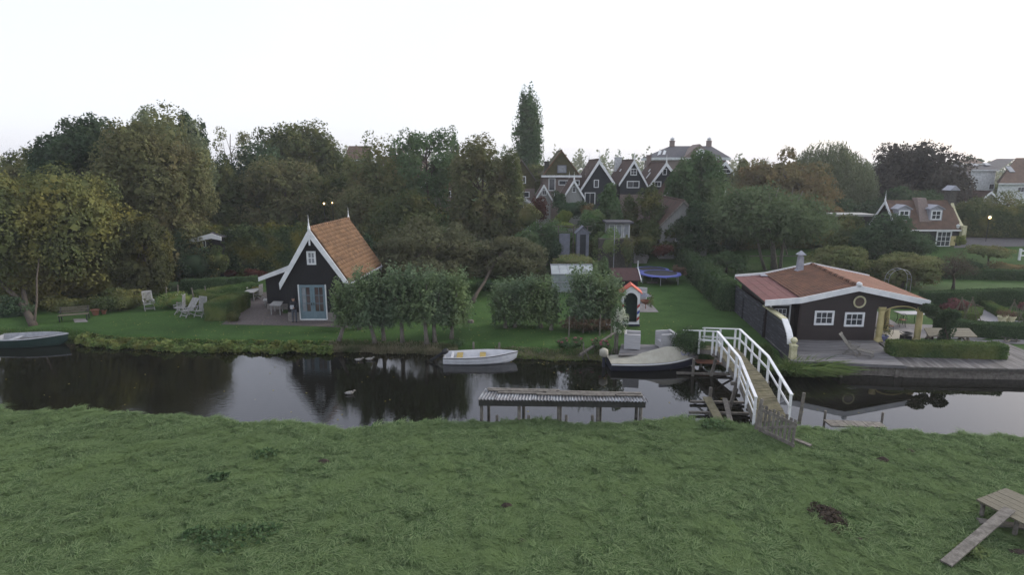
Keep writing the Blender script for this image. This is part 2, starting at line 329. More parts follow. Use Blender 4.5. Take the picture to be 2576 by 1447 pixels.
def leaf_quads(rg, P, size, out=None, upb=0.5, asp=0.55, droop=0.0):
    N = len(P); nrm = rg.normal(size=(N, 3))
    if out is not None: nrm += out*1.2
    nrm[:, 2] += upb; nrm /= np.linalg.norm(nrm, axis=1, keepdims=True)+1e-9
    a = np.cross(nrm, rg.normal(size=(N, 3))); a[:, 2] -= droop
    a -= nrm*np.sum(a*nrm, axis=1, keepdims=True); a /= np.linalg.norm(a, axis=1, keepdims=True)+1e-9
    b = np.cross(nrm, a); s = (size*rg.uniform(0.65, 1.35, N))[:, None]
    return np.stack([P-a*s*0.5, P+b*s*asp*0.5+nrm*s*0.06, P+a*s*0.5, P-b*s*asp*0.5+nrm*s*0.06], axis=1)
def blob_cloud(rg, c, r, n, nb, br=(0.24, 0.42), shape='round', hollow=0.55):
    # leaves in clumps that fill an ellipsoid crown; returns points, outward directions, clump tone
    c = np.array(c); r = np.array(r); d = rg.normal(size=(nb*3, 3)); d /= np.linalg.norm(d, axis=1, keepdims=True)
    rad = rg.uniform(hollow**3, 0.86**3, nb*3)**(1/3); B = d*rad[:, None]
    if shape == 'umbrella': B[:, 2] = np.abs(B[:, 2])*0.9-0.25+0.1*rg.normal(size=len(B))
    elif shape == 'dome': B = B[B[:, 2] > -0.45]
    elif shape == 'cone':
        t = rg.uniform(-0.95, 0.92, len(B)); w = (1-(t+1)/2)**0.75; an = rg.uniform(0, 6.283, len(B)); rr = w*rg.uniform(0.2, 0.8, len(B)); B = np.stack([rr*np.cos(an), rr*np.sin(an), t], axis=1)
    elif shape == 'column':
        t = rg.uniform(-0.96, 0.93, len(B)); w = np.sqrt(np.maximum(0.04, 1-np.abs(t)**2.6)); an = rg.uniform(0, 6.283, len(B)); rr = w*rg.uniform(0.1, 0.75, len(B)); B = np.stack([rr*np.cos(an), rr*np.sin(an), t], axis=1)
    B = B[:nb]; nb = len(B); bs = rg.uniform(br[0], br[1], nb)
    if shape == 'cone': bs *= np.clip(1.15-0.55*(B[:, 2]+1)/2, 0.45, 1.1)
    k = rg.choice(nb, n, p=bs**2/np.sum(bs**2)); dd = rg.normal(size=(n, 3)); dd[:, 2] += 0.25; dd /= np.linalg.norm(dd, axis=1, keepdims=True)
    rr = bs[k]*rg.uniform(0.45, 1.0, n)**0.5*(1+0.10*rg.uniform(0, 1, n)**3)
    br_ = rg.uniform(0.75, 1.25, (nb, 3))
    P = B[k]+dd*br_[k]*rr[:, None]
    hue = rg.uniform(0, 1, nb)[k]*0.68+rg.uniform(0, 1, n)*0.32  # tone per clump paints light and dark boughs into the leaf colour
    return c+P*r, dd, hue, c+B*r
def limbs(mb, rg, base, top, r0, ends, lean=(0, 0), nseg=6, split=0.45):
    base = Vector(base); top = Vector(top); pts = []; rad = []
    for i in range(nseg+1):
        t = i/nseg; p = base.lerp(top, t)+Vector((lean[0]*math.sin(t*3.1)+0.04*rg.normal()*(t > 0), lean[1]*math.sin(t*3.1)+0.04*rg.normal()*(t > 0), 0))
        pts.append(p); rad.append(r0*(1-0.75*t)*(1.25 if i == 0 else 1))
    mb.tube(pts, rad, 8)
    for e in ends:
        t = rg.uniform(split, 0.95); i = t*nseg; p = pts[int(i)].lerp(pts[min(int(i)+1, nseg)], i-int(i)); e = Vector(e)
        rr = r0*(1-0.75*t)*0.6; mid = p.lerp(e, 0.5)+Vector((0, 0, 0.12*(e-p).length))+Vector(rg.normal(size=3))*0.06*(e-p).length
        mb.tube([p, p.lerp(mid, .5)+Vector((0, 0, .03)), mid, mid.lerp(e, .55), e], [rr, rr*.8, rr*.6, rr*.4, rr*.15], 5)
TREES = 0
def tree(name, label, px, ytop, ybot, hw, Y, material, n=9000, leaf=0.3, nb=45, shape='round', trunk=0.22, group=None, cat='tree', base=None, br=(0.24, 0.42), bark=None, nl=9, depth=0.9, droop=0.0, hollow=0.55, yb=None, lean=(0, 0), asp=0.55, extra=None, fill=1.0):
    # px, ytop, ybot, hw: crown centre column, top, bottom and half width in picture pixels; Y: its distance
    global TREES; TREES += 1; rg = np.random.default_rng(100+TREES*7)
    tp = D(px, ytop, Y); bt = D(px, ybot, Y); rz = (tp.z-bt.z)/2; c = Vector((tp.x*0.5+bt.x*0.5, Y, bt.z+rz)); rx = hw*Y/FPX*1.2; n = int(n*1.45)
    if base is None: base = Vector((c.x, Y, landz(c.x, Y)-0.05))
    root = thing(name, label, cat, base, group)
    P, dd, hue, B = blob_cloud(rg, c, (rx, rx*depth, rz), n, nb, br, shape, hollow)
    if extra:                                              # more crown lumps: (px, ytop, ybot, hw, dY, leaves)
        for q in extra:
            t2 = D(q[0], q[1], Y+q[4]); b2 = D(q[0], q[2], Y+q[4]); c2 = (t2+b2)/2; P2, d2, h2, B2 = blob_cloud(rg, c2, (q[3]*Y/FPX, q[3]*Y/FPX*depth, (t2.z-b2.z)/2), q[5], max(6, nb//3), br, shape, hollow)
            P = np.concatenate([P, P2]); dd = np.concatenate([dd, d2]); hue = np.concatenate([hue, h2]); B = np.concatenate([B, B2])
    ok = P[:, 2] > base.z+0.12; P = P[ok]; dd = dd[ok]; hue = hue[ok]
    q = leaf_quads(rg, P, leaf*0.9, dd, droop=droop, asp=asp)
    if fill:                                               # leaf sprays inside the clumps close the crown
        k = rg.choice(len(P), int(len(P)*0.16*fill)); ctr = np.array(c); Pi = P[k]+(ctr-P[k])*rg.uniform(0.04, 0.22, (len(k), 1)); q = np.concatenate([q, leaf_quads(rg, Pi, leaf*2.1, dd[k], asp=0.8)]); hue = np.concatenate([hue, hue[k]])
    quads('crown', q, hue, material, root)
    mb = MB(); ends = [B[i] for i in rg.choice(len(B), min(nl, len(B)), replace=False)]
    limbs(mb, rg, base, Vector((c.x, c.y, c.z+rz*0.55)), trunk, ends, lean)
    mb.build('trunk', bark or M_bark, root, smooth=True)
    return root
def bush(name, label, c, r, material, n=2500, leaf=0.16, nb=16, cat='bush', group=None, shape='round', kind=None, core=True, asp=0.6):
    global TREES; TREES += 1; rg = np.random.default_rng(500+TREES*3)
    P, dd, hue, B = blob_cloud(rg, c, r, n, nb, (0.3, 0.5), shape, 0.45)
    ok = P[:, 2] > landz(c[0], c[1])-0.05 if c[1] > 30 else P[:, 2] > 0.3; P = P[ok]; dd = dd[ok]; hue = hue[ok]
    ex = None
    if core:
        m = MB(); m.lathe([(0.02, -0.7), (0.5, -0.55), (0.72, -0.1), (0.62, 0.35), (0.3, 0.62), (0.02, 0.7)], n=10)
        ex = ([(c[0]+p.x*r[0], c[1]+p.y*r[1], c[2]+p.z*r[2]) for p in m.v], m.f)
    o = quads(name, leaf_quads(rg, P, leaf, dd, asp=asp), hue, material, None, (c[0], c[1], landz(c[0], c[1])), ex)
    return tag(o, label, cat, group, kind)
def hedge(name, label, pts, w, h, material, leaf=0.075, dens=420, z0=None, cat='hedge', group=None, rough=0.035, round_=0.0):
    # clipped hedge along a line of plan points; leaves on a solid core
    global TREES; TREES += 1; rg = np.random.default_rng(900+TREES*3)
    Ps = []; Ns = []; ex = MB()
    for a, b in zip(pts, pts[1:]):
        a = np.array(a[:2], float); b = np.array(b[:2], float); L_ = np.linalg.norm(b-a); t = (b-a)/L_; s = np.array([-t[1], t[0]])
        za = z0 if z0 is not None else landz(*((a+b)/2)); a = a-t*w*0.35; b = b+t*w*0.35; L_ = L_+w*0.7
        cw = w/2-rough*0.8; ch = h-rough*0.8
        A0, A1, B0, B1 = a-s*cw, a+s*cw, b-s*cw, b+s*cw
        ex.add([(*A0,za-.1),(*B0,za-.1),(*B1,za-.1),(*A1,za-.1),(*A0,za+ch),(*B0,za+ch),(*B1,za+ch),(*A1,za+ch)], [(4,5,6,7),(0,1,5,4),(1,2,6,5),(2,3,7,6),(3,0,4,7)])
        for area, kind in ((L_*w, 't'), (L_*h, 'f'), (L_*h, 'b'), (w*h, 's'), (w*h, 'e')):
            k = int(area*dens); u = rg.uniform(0, L_, k); v = rg.uniform(-w/2, w/2, k); z = rg.uniform(0.02, h, k)
            if kind == 't': z[:] = h
            if kind == 'f': v[:] = -w/2
            if kind == 'b': v[:] = w/2
            if kind == 's': u[:] = 0
            if kind == 'e': u[:] = L_
            v = v*(1-round_*(z/h)**3)
            wob = 0.5*rough*(np.sin(u*2.1+z*1.7)+np.sin(u*5.3+z*3+1))
            nrm = np.zeros((k, 3)); 
            if kind == 't': nrm[:, 2] = 1
            elif kind in 'fb': nrm[:, :2] = s*(-1 if kind == 'f' else 1)
            else: nrm[:, :2] = t*(-1 if kind == 's' else 1)
            P = np.zeros((k, 3)); P[:, :2] = a+np.outer(u, t)+np.outer(v, s); P[:, 2] = za+z
            P += nrm*(wob+rg.normal(size=k)*rough*0.5)[:, None]; Ps.append(P); Ns.append(nrm)
    P = np.concatenate(Ps); N = np.concatenate(Ns)
    hue = np.clip(0.5+0.3*np.sin(P[:, 0]*1.7+P[:, 1])*np.sin(P[:, 1]*2.3+1)+rg.normal(size=len(P))*0.25, 0, 1)
    q = leaf_quads(rg, P, leaf, N*1.2, asp=0.7)
    o = (pts[0][0], pts[0][1], z0 if z0 is not None else landz(pts[0][0], pts[0][1]))
    return tag(quads(name, q, hue, material, None, o, (ex.v, ex.f)), label, cat, group)
L_oliveyellow = leafmat('olive_yellow_leaves', (0.080,0.100,0.046), (0.150,0.165,0.064), (0.205,0.190,0.060), scale=0.3)
L_olive = leafmat('olive_leaves', (0.086,0.111,0.048), (0.171,0.193,0.087), (0.180,0.168,0.078))
L_brownolive = leafmat('brown_olive_leaves', (0.099,0.115,0.054), (0.182,0.188,0.091), (0.153,0.139,0.071))
L_dark = leafmat('dark_green_leaves', (0.036,0.064,0.036), (0.083,0.125,0.069), (0.061,0.083,0.045))
L_darkwarm = leafmat('dark_warm_green_leaves', (0.048,0.069,0.030), (0.103,0.127,0.057), (0.145,0.144,0.053))
L_green = leafmat('mid_green_leaves', (0.064,0.110,0.050), (0.129,0.198,0.096), (0.099,0.132,0.065))
L_fresh = leafmat('fresh_green_leaves', (0.087,0.150,0.060), (0.171,0.255,0.114), (0.198,0.236,0.104))
L_grey = leafmat('grey_green_leaves', (0.085,0.094,0.054), (0.152,0.160,0.098), (0.120,0.118,0.066))
L_willow = leafmat('pollard_willow_leaves', (0.088,0.135,0.080), (0.178,0.236,0.146), (0.160,0.218,0.100))
L_weep = leafmat('pale_willow_leaves', (0.115,0.145,0.080), (0.205,0.230,0.140))
L_orange = leafmat('orange_brown_leaves', (0.130,0.129,0.065), (0.229,0.183,0.091), (0.184,0.129,0.065))
L_copper = leafmat('copper_beech_leaves', (0.044,0.043,0.037), (0.084,0.076,0.063), None, trans=0.15)
L_hedge = leafmat('clipped_hedge_leaves', (0.052,0.094,0.035), (0.125,0.182,0.068), (0.148,0.171,0.060))
L_hedged = leafmat('dark_clipped_hedge_leaves', (0.042,0.071,0.035), (0.090,0.135,0.064))
L_topiary = leafmat('golden_topiary_leaves', (0.102,0.137,0.040), (0.196,0.224,0.064))
L_pink = leafmat('pink_shrub_leaves', (0.130,0.049,0.055), (0.270,0.124,0.126), (0.100,0.082,0.053))
L_red = leafmat('dark_red_leaves', (0.062,0.030,0.024), (0.115,0.052,0.040))
L_apple = leafmat('apple_leaves', (0.104,0.132,0.056), (0.217,0.234,0.108), (0.160,0.148,0.074))
L_bank = leafmat('bank_plant_leaves', (0.088,0.146,0.045), (0.206,0.267,0.098), (0.200,0.208,0.069), scale=1.2)
L_acacia = leafmat('feathery_grey_green_leaves', (0.078,0.112,0.058), (0.140,0.180,0.098))
L_dry = leafmat('dry_bank_grass', (0.164,0.161,0.099), (0.329,0.299,0.209), (0.100,0.127,0.058), scale=0.8)
L_reed = leafmat('reed_grass', (0.060,0.112,0.034), (0.150,0.205,0.075), (0.12,0.16,0.06), scale=1.0)
L_fallen = leafmat('fallen_leaves', (0.250,0.206,0.047), (0.330,0.309,0.126))
L_deadleaf = leafmat('dead_leaf_heap', (0.083,0.057,0.040), (0.193,0.142,0.102))
L_soil = leafmat('dry_soil_crumbs', (0.048,0.040,0.033), (0.120,0.098,0.078))
L_bloom = leafmat('white_blossom', (0.400,0.433,0.336), (0.620,0.639,0.546))
L_pinkbloom = leafmat('pink_hydrangea_heads', (0.260,0.077,0.110), (0.420,0.175,0.210))
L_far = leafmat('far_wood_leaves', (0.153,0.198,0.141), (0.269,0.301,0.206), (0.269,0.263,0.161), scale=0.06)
L_grass = leafmat('grass_blades', (0.064,0.116,0.043), (0.212,0.280,0.140), (0.150,0.214,0.092), trans=0.3, scale=0.7)  # wide blade contrast paints in the shade between clumps and the light tips
# pasture grass: laid tufts scattered over the turf
def make_tuft(seed, nbl, ln, spread, lean, wd=0.0078):
    rg = random.Random(seed); m = MB(); ti = []
    for i in range(nbl):
        a = rg.uniform(0, 6.283); r0 = rg.uniform(0, spread); x, y = r0*math.cos(a), r0*math.sin(a); l = ln*rg.uniform(.6, 1.2)
        dx, dy = lean+rg.gauss(0, .35), rg.gauss(0, .4); w = wd*rg.uniform(.7, 1.4); q = math.hypot(dx, dy)+1e-5; sx, sy = -dy/q*w, dx/q*w
        if rg.random() < .5: sx, sy = w, w*.4
        vs_ = []
        for t, ww in ((0, .8), (.45, 1), (.8, .7)):
            bx, by, bz = x+dx*l*t*t*1.1, y+dy*l*t*t*1.1, l*(t-.42*t*t*(1+.5*abs(lean)))
            vs_ += [(bx-sx*ww, by-sy*ww, bz), (bx+sx*ww, by+sy*ww, bz)]
        vs_.append((x+dx*l*1.1, y+dy*l*1.1, max(.02, l*(1-.42*(1+.5*abs(lean))-.08))))
        m.add(vs_, [(0,1,3,2),(2,3,5,4),(4,5,6)]); ti += [rg.random()]*3
    me = bpy.data.meshes.new('grass_tuft'); me.from_pydata([tuple(v) for v in m.v], [], m.f); at = me.attributes.new('tint', 'FLOAT', 'FACE'); at.data.foreach_set('value', ti)
    me.materials.append(L_grass); return bpy.data.objects.new('grass_tuft', me)
tufts = bpy.data.collections.new('grass_tufts')
for i, a in enumerate([(1,30,.17,.12,.5),(2,32,.22,.13,.8),(3,28,.13,.12,.3),(4,30,.25,.12,1.0),(5,26,.20,.14,.2)]): tufts.objects.link(make_tuft(*a))
def scatter(name, xs, yr, nx, ny, zf, density, seed, smin, smax, mask, material, angscale=0.35):
    m = MB(); x0, x1 = xs
    def pt(u, v):
        x = x0+(x1-x0)*u; a, b = yr(x); y = a+(b-a)*v; return (x, y, zf(x, y)-0.02)
    m.grid(pt, nx, ny); o = m.build(name, material); o['kind'] = 'stuff'
    at = o.data.attributes.new('dens', 'FLOAT', 'POINT'); at.data.foreach_set('value', [mask(v.x, v.y) for v in m.v])
    ng = bpy.data.node_groups.new(name, 'GeometryNodeTree'); ng.interface.new_socket('Geometry', in_out='INPUT', socket_type='NodeSocketGeometry'); ng.interface.new_socket('Geometry', in_out='OUTPUT', socket_type='NodeSocketGeometry')
    N = ng.nodes.new; L = ng.links.new; gi = N('NodeGroupInput'); go = N('NodeGroupOutput')
    dp = N('GeometryNodeDistributePointsOnFaces'); na = N('GeometryNodeInputNamedAttribute'); na.data_type = 'FLOAT'; na.inputs['Name'].default_value = 'dens'
    mu = N('ShaderNodeMath'); mu.operation = 'MULTIPLY'; mu.inputs[1].default_value = density; L(na.outputs['Attribute'], mu.inputs[0]); L(mu.outputs[0], dp.inputs['Density']); dp.inputs['Seed'].default_value = seed
    L(gi.outputs[0], dp.inputs['Mesh']); ip = N('GeometryNodeInstanceOnPoints'); L(dp.outputs['Points'], ip.inputs['Points'])
    ci = N('GeometryNodeCollectionInfo'); ci.inputs['Collection'].default_value = tufts; ci.inputs['Separate Children'].default_value = True; ci.inputs['Reset Children'].default_value = True
    L(ci.outputs[0], ip.inputs['Instance']); ip.inputs['Pick Instance'].default_value = True
    ps = N('GeometryNodeInputPosition'); tx = N('ShaderNodeTexNoise'); tx.inputs['Scale'].default_value = angscale; tx.inputs['Detail'].default_value = 2; L(ps.outputs[0], tx.inputs['Vector'])
    m1 = N('ShaderNodeMath'); m1.operation = 'MULTIPLY'; m1.inputs[1].default_value = 13; L(tx.outputs['Fac'], m1.inputs[0])
    rv = N('FunctionNodeRandomValue'); rv.data_type = 'FLOAT'; rv.inputs[2].default_value = -1.7; rv.inputs[3].default_value = 1.7
    m2 = N('ShaderNodeMath'); L(m1.outputs[0], m2.inputs[0]); L(rv.outputs[1], m2.inputs[1])
    cx = N('ShaderNodeCombineXYZ'); L(m2.outputs[0], cx.inputs['Z']); L(cx.outputs[0], ip.inputs['Rotation'])
    t3 = N('ShaderNodeTexNoise'); t3.inputs['Scale'].default_value = 2.3; t3.inputs['Detail'].default_value = 3; L(ps.outputs[0], t3.inputs['Vector'])
    r2 = N('ShaderNodeMapRange'); r2.inputs['From Min'].default_value = .3; r2.inputs['From Max'].default_value = .7; r2.inputs['To Min'].default_value = smin; r2.inputs['To Max'].default_value = smax; L(t3.outputs['Fac'], r2.inputs['Value'])
    L(r2.outputs[0], ip.inputs['Scale']); L(ip.outputs[0], go.inputs[0])
    md = o.modifiers.new('scatter', 'NODES'); md.node_group = ng; return o
gr = scatter('pasture_grass', (-27, 27), lambda x: (10.5, nbank(x)+0.08), 220, 60, pastz, 190, 3, 0.40, 1.45, lambda x, y: 0.0 if bare(x, y) > 0.15 else 1.0, M_turf)
gr['label'] = 'long laid pasture grass on the near side of the canal'; gr['category'] = 'grass'
ge = scatter('bank_grass', (-27, 27), lambda x: (nbank(x)-0.5, nbank(x)+0.12), 260, 4, pastz, 55, 9, 1.0, 2.0, lambda x, y: max(0.15, math.sin(x*1.9)+0.5*math.sin(x*4.7+1))*(0.3 if -1.3 < x < 5.4 else 1), M_turf)
ge['label'] = 'tall grass tussocks along the edge of the near bank'; ge['category'] = 'grass'
# ================================================================ buildings
def window(root, x0, x1, z0, z1, y, nx, ny, fm, pm, fw=0.09, mw=0.035, name='window', out=0.07, fn=None):
    # frame and muntins on a facade that looks along -Y at depth y; panes are sub-parts
    m = MB(fn)
    m.box(x0, x0+fw, y-out, y+0.02, z0, z1); m.box(x1-fw, x1, y-out, y+0.02, z0, z1)
    m.box(x0+fw, x1-fw, y-out, y+0.02, z1-fw, z1); m.box(x0+fw, x1-fw, y-out-0.01, y+0.02, z0, z0+fw)
    ix0, ix1, iz0, iz1 = x0+fw, x1-fw, z0+fw, z1-fw
    for i in range(1, nx): xx = ix0+(ix1-ix0)*i/nx; m.box(xx-mw/2, xx+mw/2, y-out*0.6, y-0.012, iz0, iz1)
    for j in range(1, ny): zz = iz0+(iz1-iz0)*j/ny; m.box(ix0, ix1, y-out*0.57, y-0.014, zz-mw/2, zz+mw/2)
    w = m.build(name, fm, root)
    for i in range(nx):
        for j in range(ny):
            p = MB(fn); a0 = ix0+(ix1-ix0)*i/nx; a1 = ix0+(ix1-ix0)*(i+1)/nx; b0 = iz0+(iz1-iz0)*j/ny; b1 = iz0+(iz1-iz0)*(j+1)/ny
            p.box(a0, a1, y-0.01, y+0.01, b0, b1); p.build('pane', pm, w)
    return w
def finial(root, p, h, r=0.09):
    m = MB(); m.lathe([(r*1.3,0),(r*1.3,h*.16),(r*.9,h*.22),(r*1.1,h*.27),(r*.55,h*.33),(r*.75,h*.40),(r*.4,h*.46),(r*.28,h*.62),(r*.42,h*.66),(r*.2,h*.72),(r*.08,h)], p, 8)
    return m.build('finial', M_white, root)
def gable_house(name, label, peak, le, re, Y, depth, wallm, roofm, wins=(), base=None, bw=0.24, fin=0.0, over=0.35, cat='house', bargem=None, shear=0.0, brick_to=None, brickm=None, chimney=None, skylights=(), group=None, rooft=0.14, inset=0.25, pane=None, beams=()):
    # gable towards the camera; peak and eave ends given in picture pixels on the plane Y
    bargem = bargem or M_white
    pk = D(*peak, Y-over); l = D(*le, Y-over); r = D(*re, Y-over)
    bz = (landz((l.x+r.x)/2, Y) if base is None else base)
    root = thing(name, label, cat, ((l.x+r.x)/2, Y, bz), group)
    sh = Vector((shear, 1, 0))
    # walls: pentagon swept back
    sl = (pk.z-l.z)/(pk.x-l.x); sr = (pk.z-r.z)/(r.x-pk.x)
    xl, xr = l.x+inset, r.x-inset; zl, zr = l.z+inset*sl-0.2, r.z+inset*sr-0.2
    zb = bz-0.3
    w = MB(); w.prism([(xl,Y,zb),(xr,Y,zb),(xr,Y,zr),(pk.x,Y,pk.z-0.2),(xl,Y,zl)], sh*depth); w.build('wall', wallm, root)
    if brick_to is not None:
        bzz = D(le[0], brick_to, Y).z; b = MB(); b.box(xl-0.02, xr+0.02, Y-0.03, Y+0.1, zb, bzz); b.build('brick_wall', brickm or M_brick, root)
    # roof: two slabs
    rf = MB(); o = Vector((0, 0, rooft))
    y0 = Y-over+0.03
    for e in (l, r):
        a = Vector((pk.x, y0, pk.z)); b = Vector((e.x, y0, e.z)); back = sh*(depth+over*2-0.06)
        rf.prism([a-o*0.6, b-o*0.6, b+o*0.3, a+o*0.3], back)
    roof = rf.build('roof', roofm, root)
    rg = MB(); rg.tube([Vector((pk.x, y0, pk.z+.03)), Vector((pk.x, y0, pk.z+.03))+sh*(depth+over*2-.06)], 0.11, 6); rg.build('ridge', roofm, roof)
    for kk, yy in ((0, Y-over), (1, Y+depth+over-0.07)):
        for e in (l, r):
            m = MB(); dx = (e.x-pk.x); q = Vector((0, 0, -bw*0.5)); sx = shear*(yy-(Y-over))
            m.prism([Vector((pk.x+sx, yy-0.03, pk.z+0.06)), Vector((e.x+sx+dx*.01, yy-0.03, e.z+0.04)), Vector((e.x+sx, yy-0.03, e.z-bw)), Vector((pk.x+sx, yy-0.03, pk.z-bw*1.35))], (0, 0.06, 0))
            m.build('bargeboard', bargem, root)
        if fin: finial(root, (pk.x+shear*(yy-(Y-over)), yy, pk.z-0.05), fin, 0.075)
    for (a, b, c, d_, nx, ny) in wins:
        p = D(a, b, Y); q = D(c, d_, Y); window(root, p.x, q.x, q.z, p.z, Y-0.035 if brick_to and b > brick_to else Y, nx, ny, M_white, pane or M_pane, fw=min(0.11, (q.x-p.x)*0.14))
    for (fx, s0, s1, t) in skylights:        # on the left slope: fraction back, fraction down from, to, width
        m = MB(); n_ = Vector((-(sl), 0, 1)).normalized()
        a = Vector((pk.x, Y+depth*fx, pk.z)); b = Vector((l.x, Y+depth*fx, l.z)); p0 = a.lerp(b, s0)+n_*0.1; p1 = a.lerp(b, s1)+n_*0.1
        m.beam(p0, p1, t, 0.08, n_); m.build('skylight', M_white, roof)
    if chimney:
        (fx, side, cw, chh, cm) = chimney; cx = pk.x+side*(r.x-l.x)/2; cy = Y+depth*fx; cz = pk.z-abs(side)*(pk.z-min(l.z, r.z))-0.4
        m = MB(); m.box(cx-cw/2, cx+cw/2, cy-cw/2, cy+cw/2, cz, cz+chh); m.box(cx-cw/2-.06, cx+cw/2+.06, cy-cw/2-.06, cy+cw/2+.06, cz+chh, cz+chh+.12); m.build('chimney', cm, roof)
    return root, (l, r, pk, bz)
# ---------------------------------------------------------------- the black cottage with the orange tiles
CY = 39.25; CSH = 0.075; CD = 7.0
cot, (cl, cr, cp, cb) = gable_house('cottage', 'small black boarded cottage with orange tiled roof and blue-grey garden doors', (777,577), (703,714), (877,714), CY, CD, M_black, M_tilebrown, base=LAWN, bw=0.42, fin=1.0, over=0.3, shear=CSH, rooft=0.10, inset=0.32)
# pantiles of the slope towards the row of willows
pk0 = Vector((cp.x+0.02, CY-0.22, cp.z+0.07)); ev0 = Vector((cr.x+0.05, CY-0.22, cr.z+0.03)); SL = (ev0-pk0); sl_len = SL.length; sdir = SL.normalized(); bdir = Vector((CSH, 1, 0)).normalized(); tn = sdir.cross(bdir).normalized()
if tn.z < 0: tn = -tn
TW, TL = 0.245, 0.30
ncol = int((CD+0.42)/TW); nrow = int(sl_len/TL)
def tile_local():
    m = MB(); prof = [(-.135,.018),(-.10,.004),(-.05,-.008),(0,-.004),(.04,.022),(.08,.042),(.12,.034),(.14,.012)]
    top = [(-.01, .03), (TL+.05, .0)]
    vs_ = []
    for (d_, dz) in ((-.02, -.012), (TL+.035, .028)):
        for (a, h) in prof: vs_.append((a, d_, h+dz))
    for (a, h) in prof: vs_.append((a, TL+.035, h+.028-.022))
    k = len(prof); fs = [(i, i+1, k+i+1, k+i) for i in range(k-1)]+[(k+i, k+i+1, 2*k+i+1, 2*k+i) for i in range(k-1)]
    m.add(vs_, fs); return m
tl = tile_local()
tme = bpy.data.meshes.new('roof_tile'); tme.from_pydata([tuple(v) for v in tl.v], [], tl.f); tme.materials.append(M_tile)
tme.polygons.foreach_set('use_smooth', [True]*len(tme.polygons))
croof = [c for c in cot.children if c.name.startswith('roof')][0]
rt = random.Random(3); slots = [(i, j) for j in range(nrow) for i in range(ncol)]
# the lowest courses stand behind willow leaves; the 300 best seen ones are single tiles
single = set([(i, j) for (i, j) in slots if j < 10][:300])
rest = MB()
for (i, j) in slots:
    p = pk0+bdir*(TW*(i+0.5)+0.04)+sdir*(TL*j+0.05)+tn*(0.02+rt.uniform(0, 0.012)); ang = rt.gauss(0, 0.012)
    mx = Matrix((bdir, sdir, tn)).transposed().to_4x4(); mx.translation = p; mx = mx @ Matrix.Rotation(ang, 4, 'Z')
    if (i, j) in single:
        o = bpy.data.objects.new('tile', tme); COL.objects.link(o); o.parent = croof; o.matrix_basis = Matrix.Translation(-wloc(croof)) @ mx
    else: rest.add([mx @ v for v in tl.v], tl.f)
tag(rest.build('lower_tiles', M_tile, croof, smooth=True), kind='stuff')
rm = MB()
for i in range(22):
    a = Vector((cp.x, CY-0.25, cp.z+0.09))+Vector((CSH, 1, 0))*(i*(CD+0.5)/22); b = a+Vector((CSH, 1, 0))*((CD+0.5)/22+0.02)
    q = MB(); q.tube([a, b], [0.125, 0.105], 8); q.build('ridge_tile', M_tile, croof, smooth=True)
ct = lambda x, y: D(x, y, CY)
pb = MB(); a = ct(709, 780)
pb.box(cl.x+0.30, cr.x-0.30, CY-0.035, CY+0.1, LAWN-0.2, ct(730, 786).z); pb.build('plinth', M_plinth, cot)
dm = MB(); dm.box(cp.x-.05, cp.x+.05, CY-0.40, CY-0.335, cp.z-1.05, cp.z-0.3); dm.build('gable_pendant', M_white, cot)
p, q = ct(771, 632), ct(796, 666); window(cot, p.x, q.x, q.z, p.z, CY, 2, 2, M_white, M_panelight, fw=0.11, mw=0.05)
# garden doors
p, q = ct(752, 717), ct(822, 802); dx0, dx1, dz0, dz1 = p.x, q.x+0.02, q.z, p.z
fr = MB(); fr.box(dx0-.07, dx0, CY-.09, CY+.02, dz0-.06, dz1+.03); fr.box(dx1, dx1+.07, CY-.09, CY+.02, dz0-.06, dz1+.03); fr.box(dx0, dx1, CY-.09, CY+.02, dz0-.08, dz0); fr.build('door_frame', M_white, cot)
for k in range(2):
    a0 = dx0+(dx1-dx0)*k/2+.005; a1 = dx0+(dx1-dx0)*(k+1)/2-.005; st = 0.155; zb_ = dz0+0.52; zt = dz1-0.16
    m = MB(); m.box(a0, a0+st, CY-.065, CY, dz0, dz1); m.box(a1-st, a1, CY-.065, CY, dz0, dz1); m.box(a0+st, a1-st, CY-.063, CY, dz0, zb_); m.box(a0+st, a1-st, CY-.063, CY, zt, dz1)
    xm = (a0+a1)/2; m.box(xm-.018, xm+.018, CY-.055, CY-.012, zb_, zt)
    for j in (1, 2): zz = zb_+(zt-zb_)*j/3; m.box(a0+st, a1-st, CY-.052, CY-.014, zz-.018, zz+.018)
    dr = m.build('garden_door', M_bluegrey, cot)
    for i in range(2):
        for j in range(3):
            g = MB(); g.box(a0+st+(a1-a0-2*st)*i/2, a0+st+(a1-a0-2*st)*(i+1)/2, CY-.012, CY+.0, zb_+(zt-zb_)*j/3, zb_+(zt-zb_)*(j+1)/3)
            g.build('pane', M_panewarm if i or k else M_panelight, dr)
    h = MB(); h.box(a1-.09 if k == 0 else a0+.05, a1-.05 if k == 0 else a0+.09, CY-.12, CY-.065, dz0+.95, dz0+1.12); h.build('handle', M_darkplastic, dr)
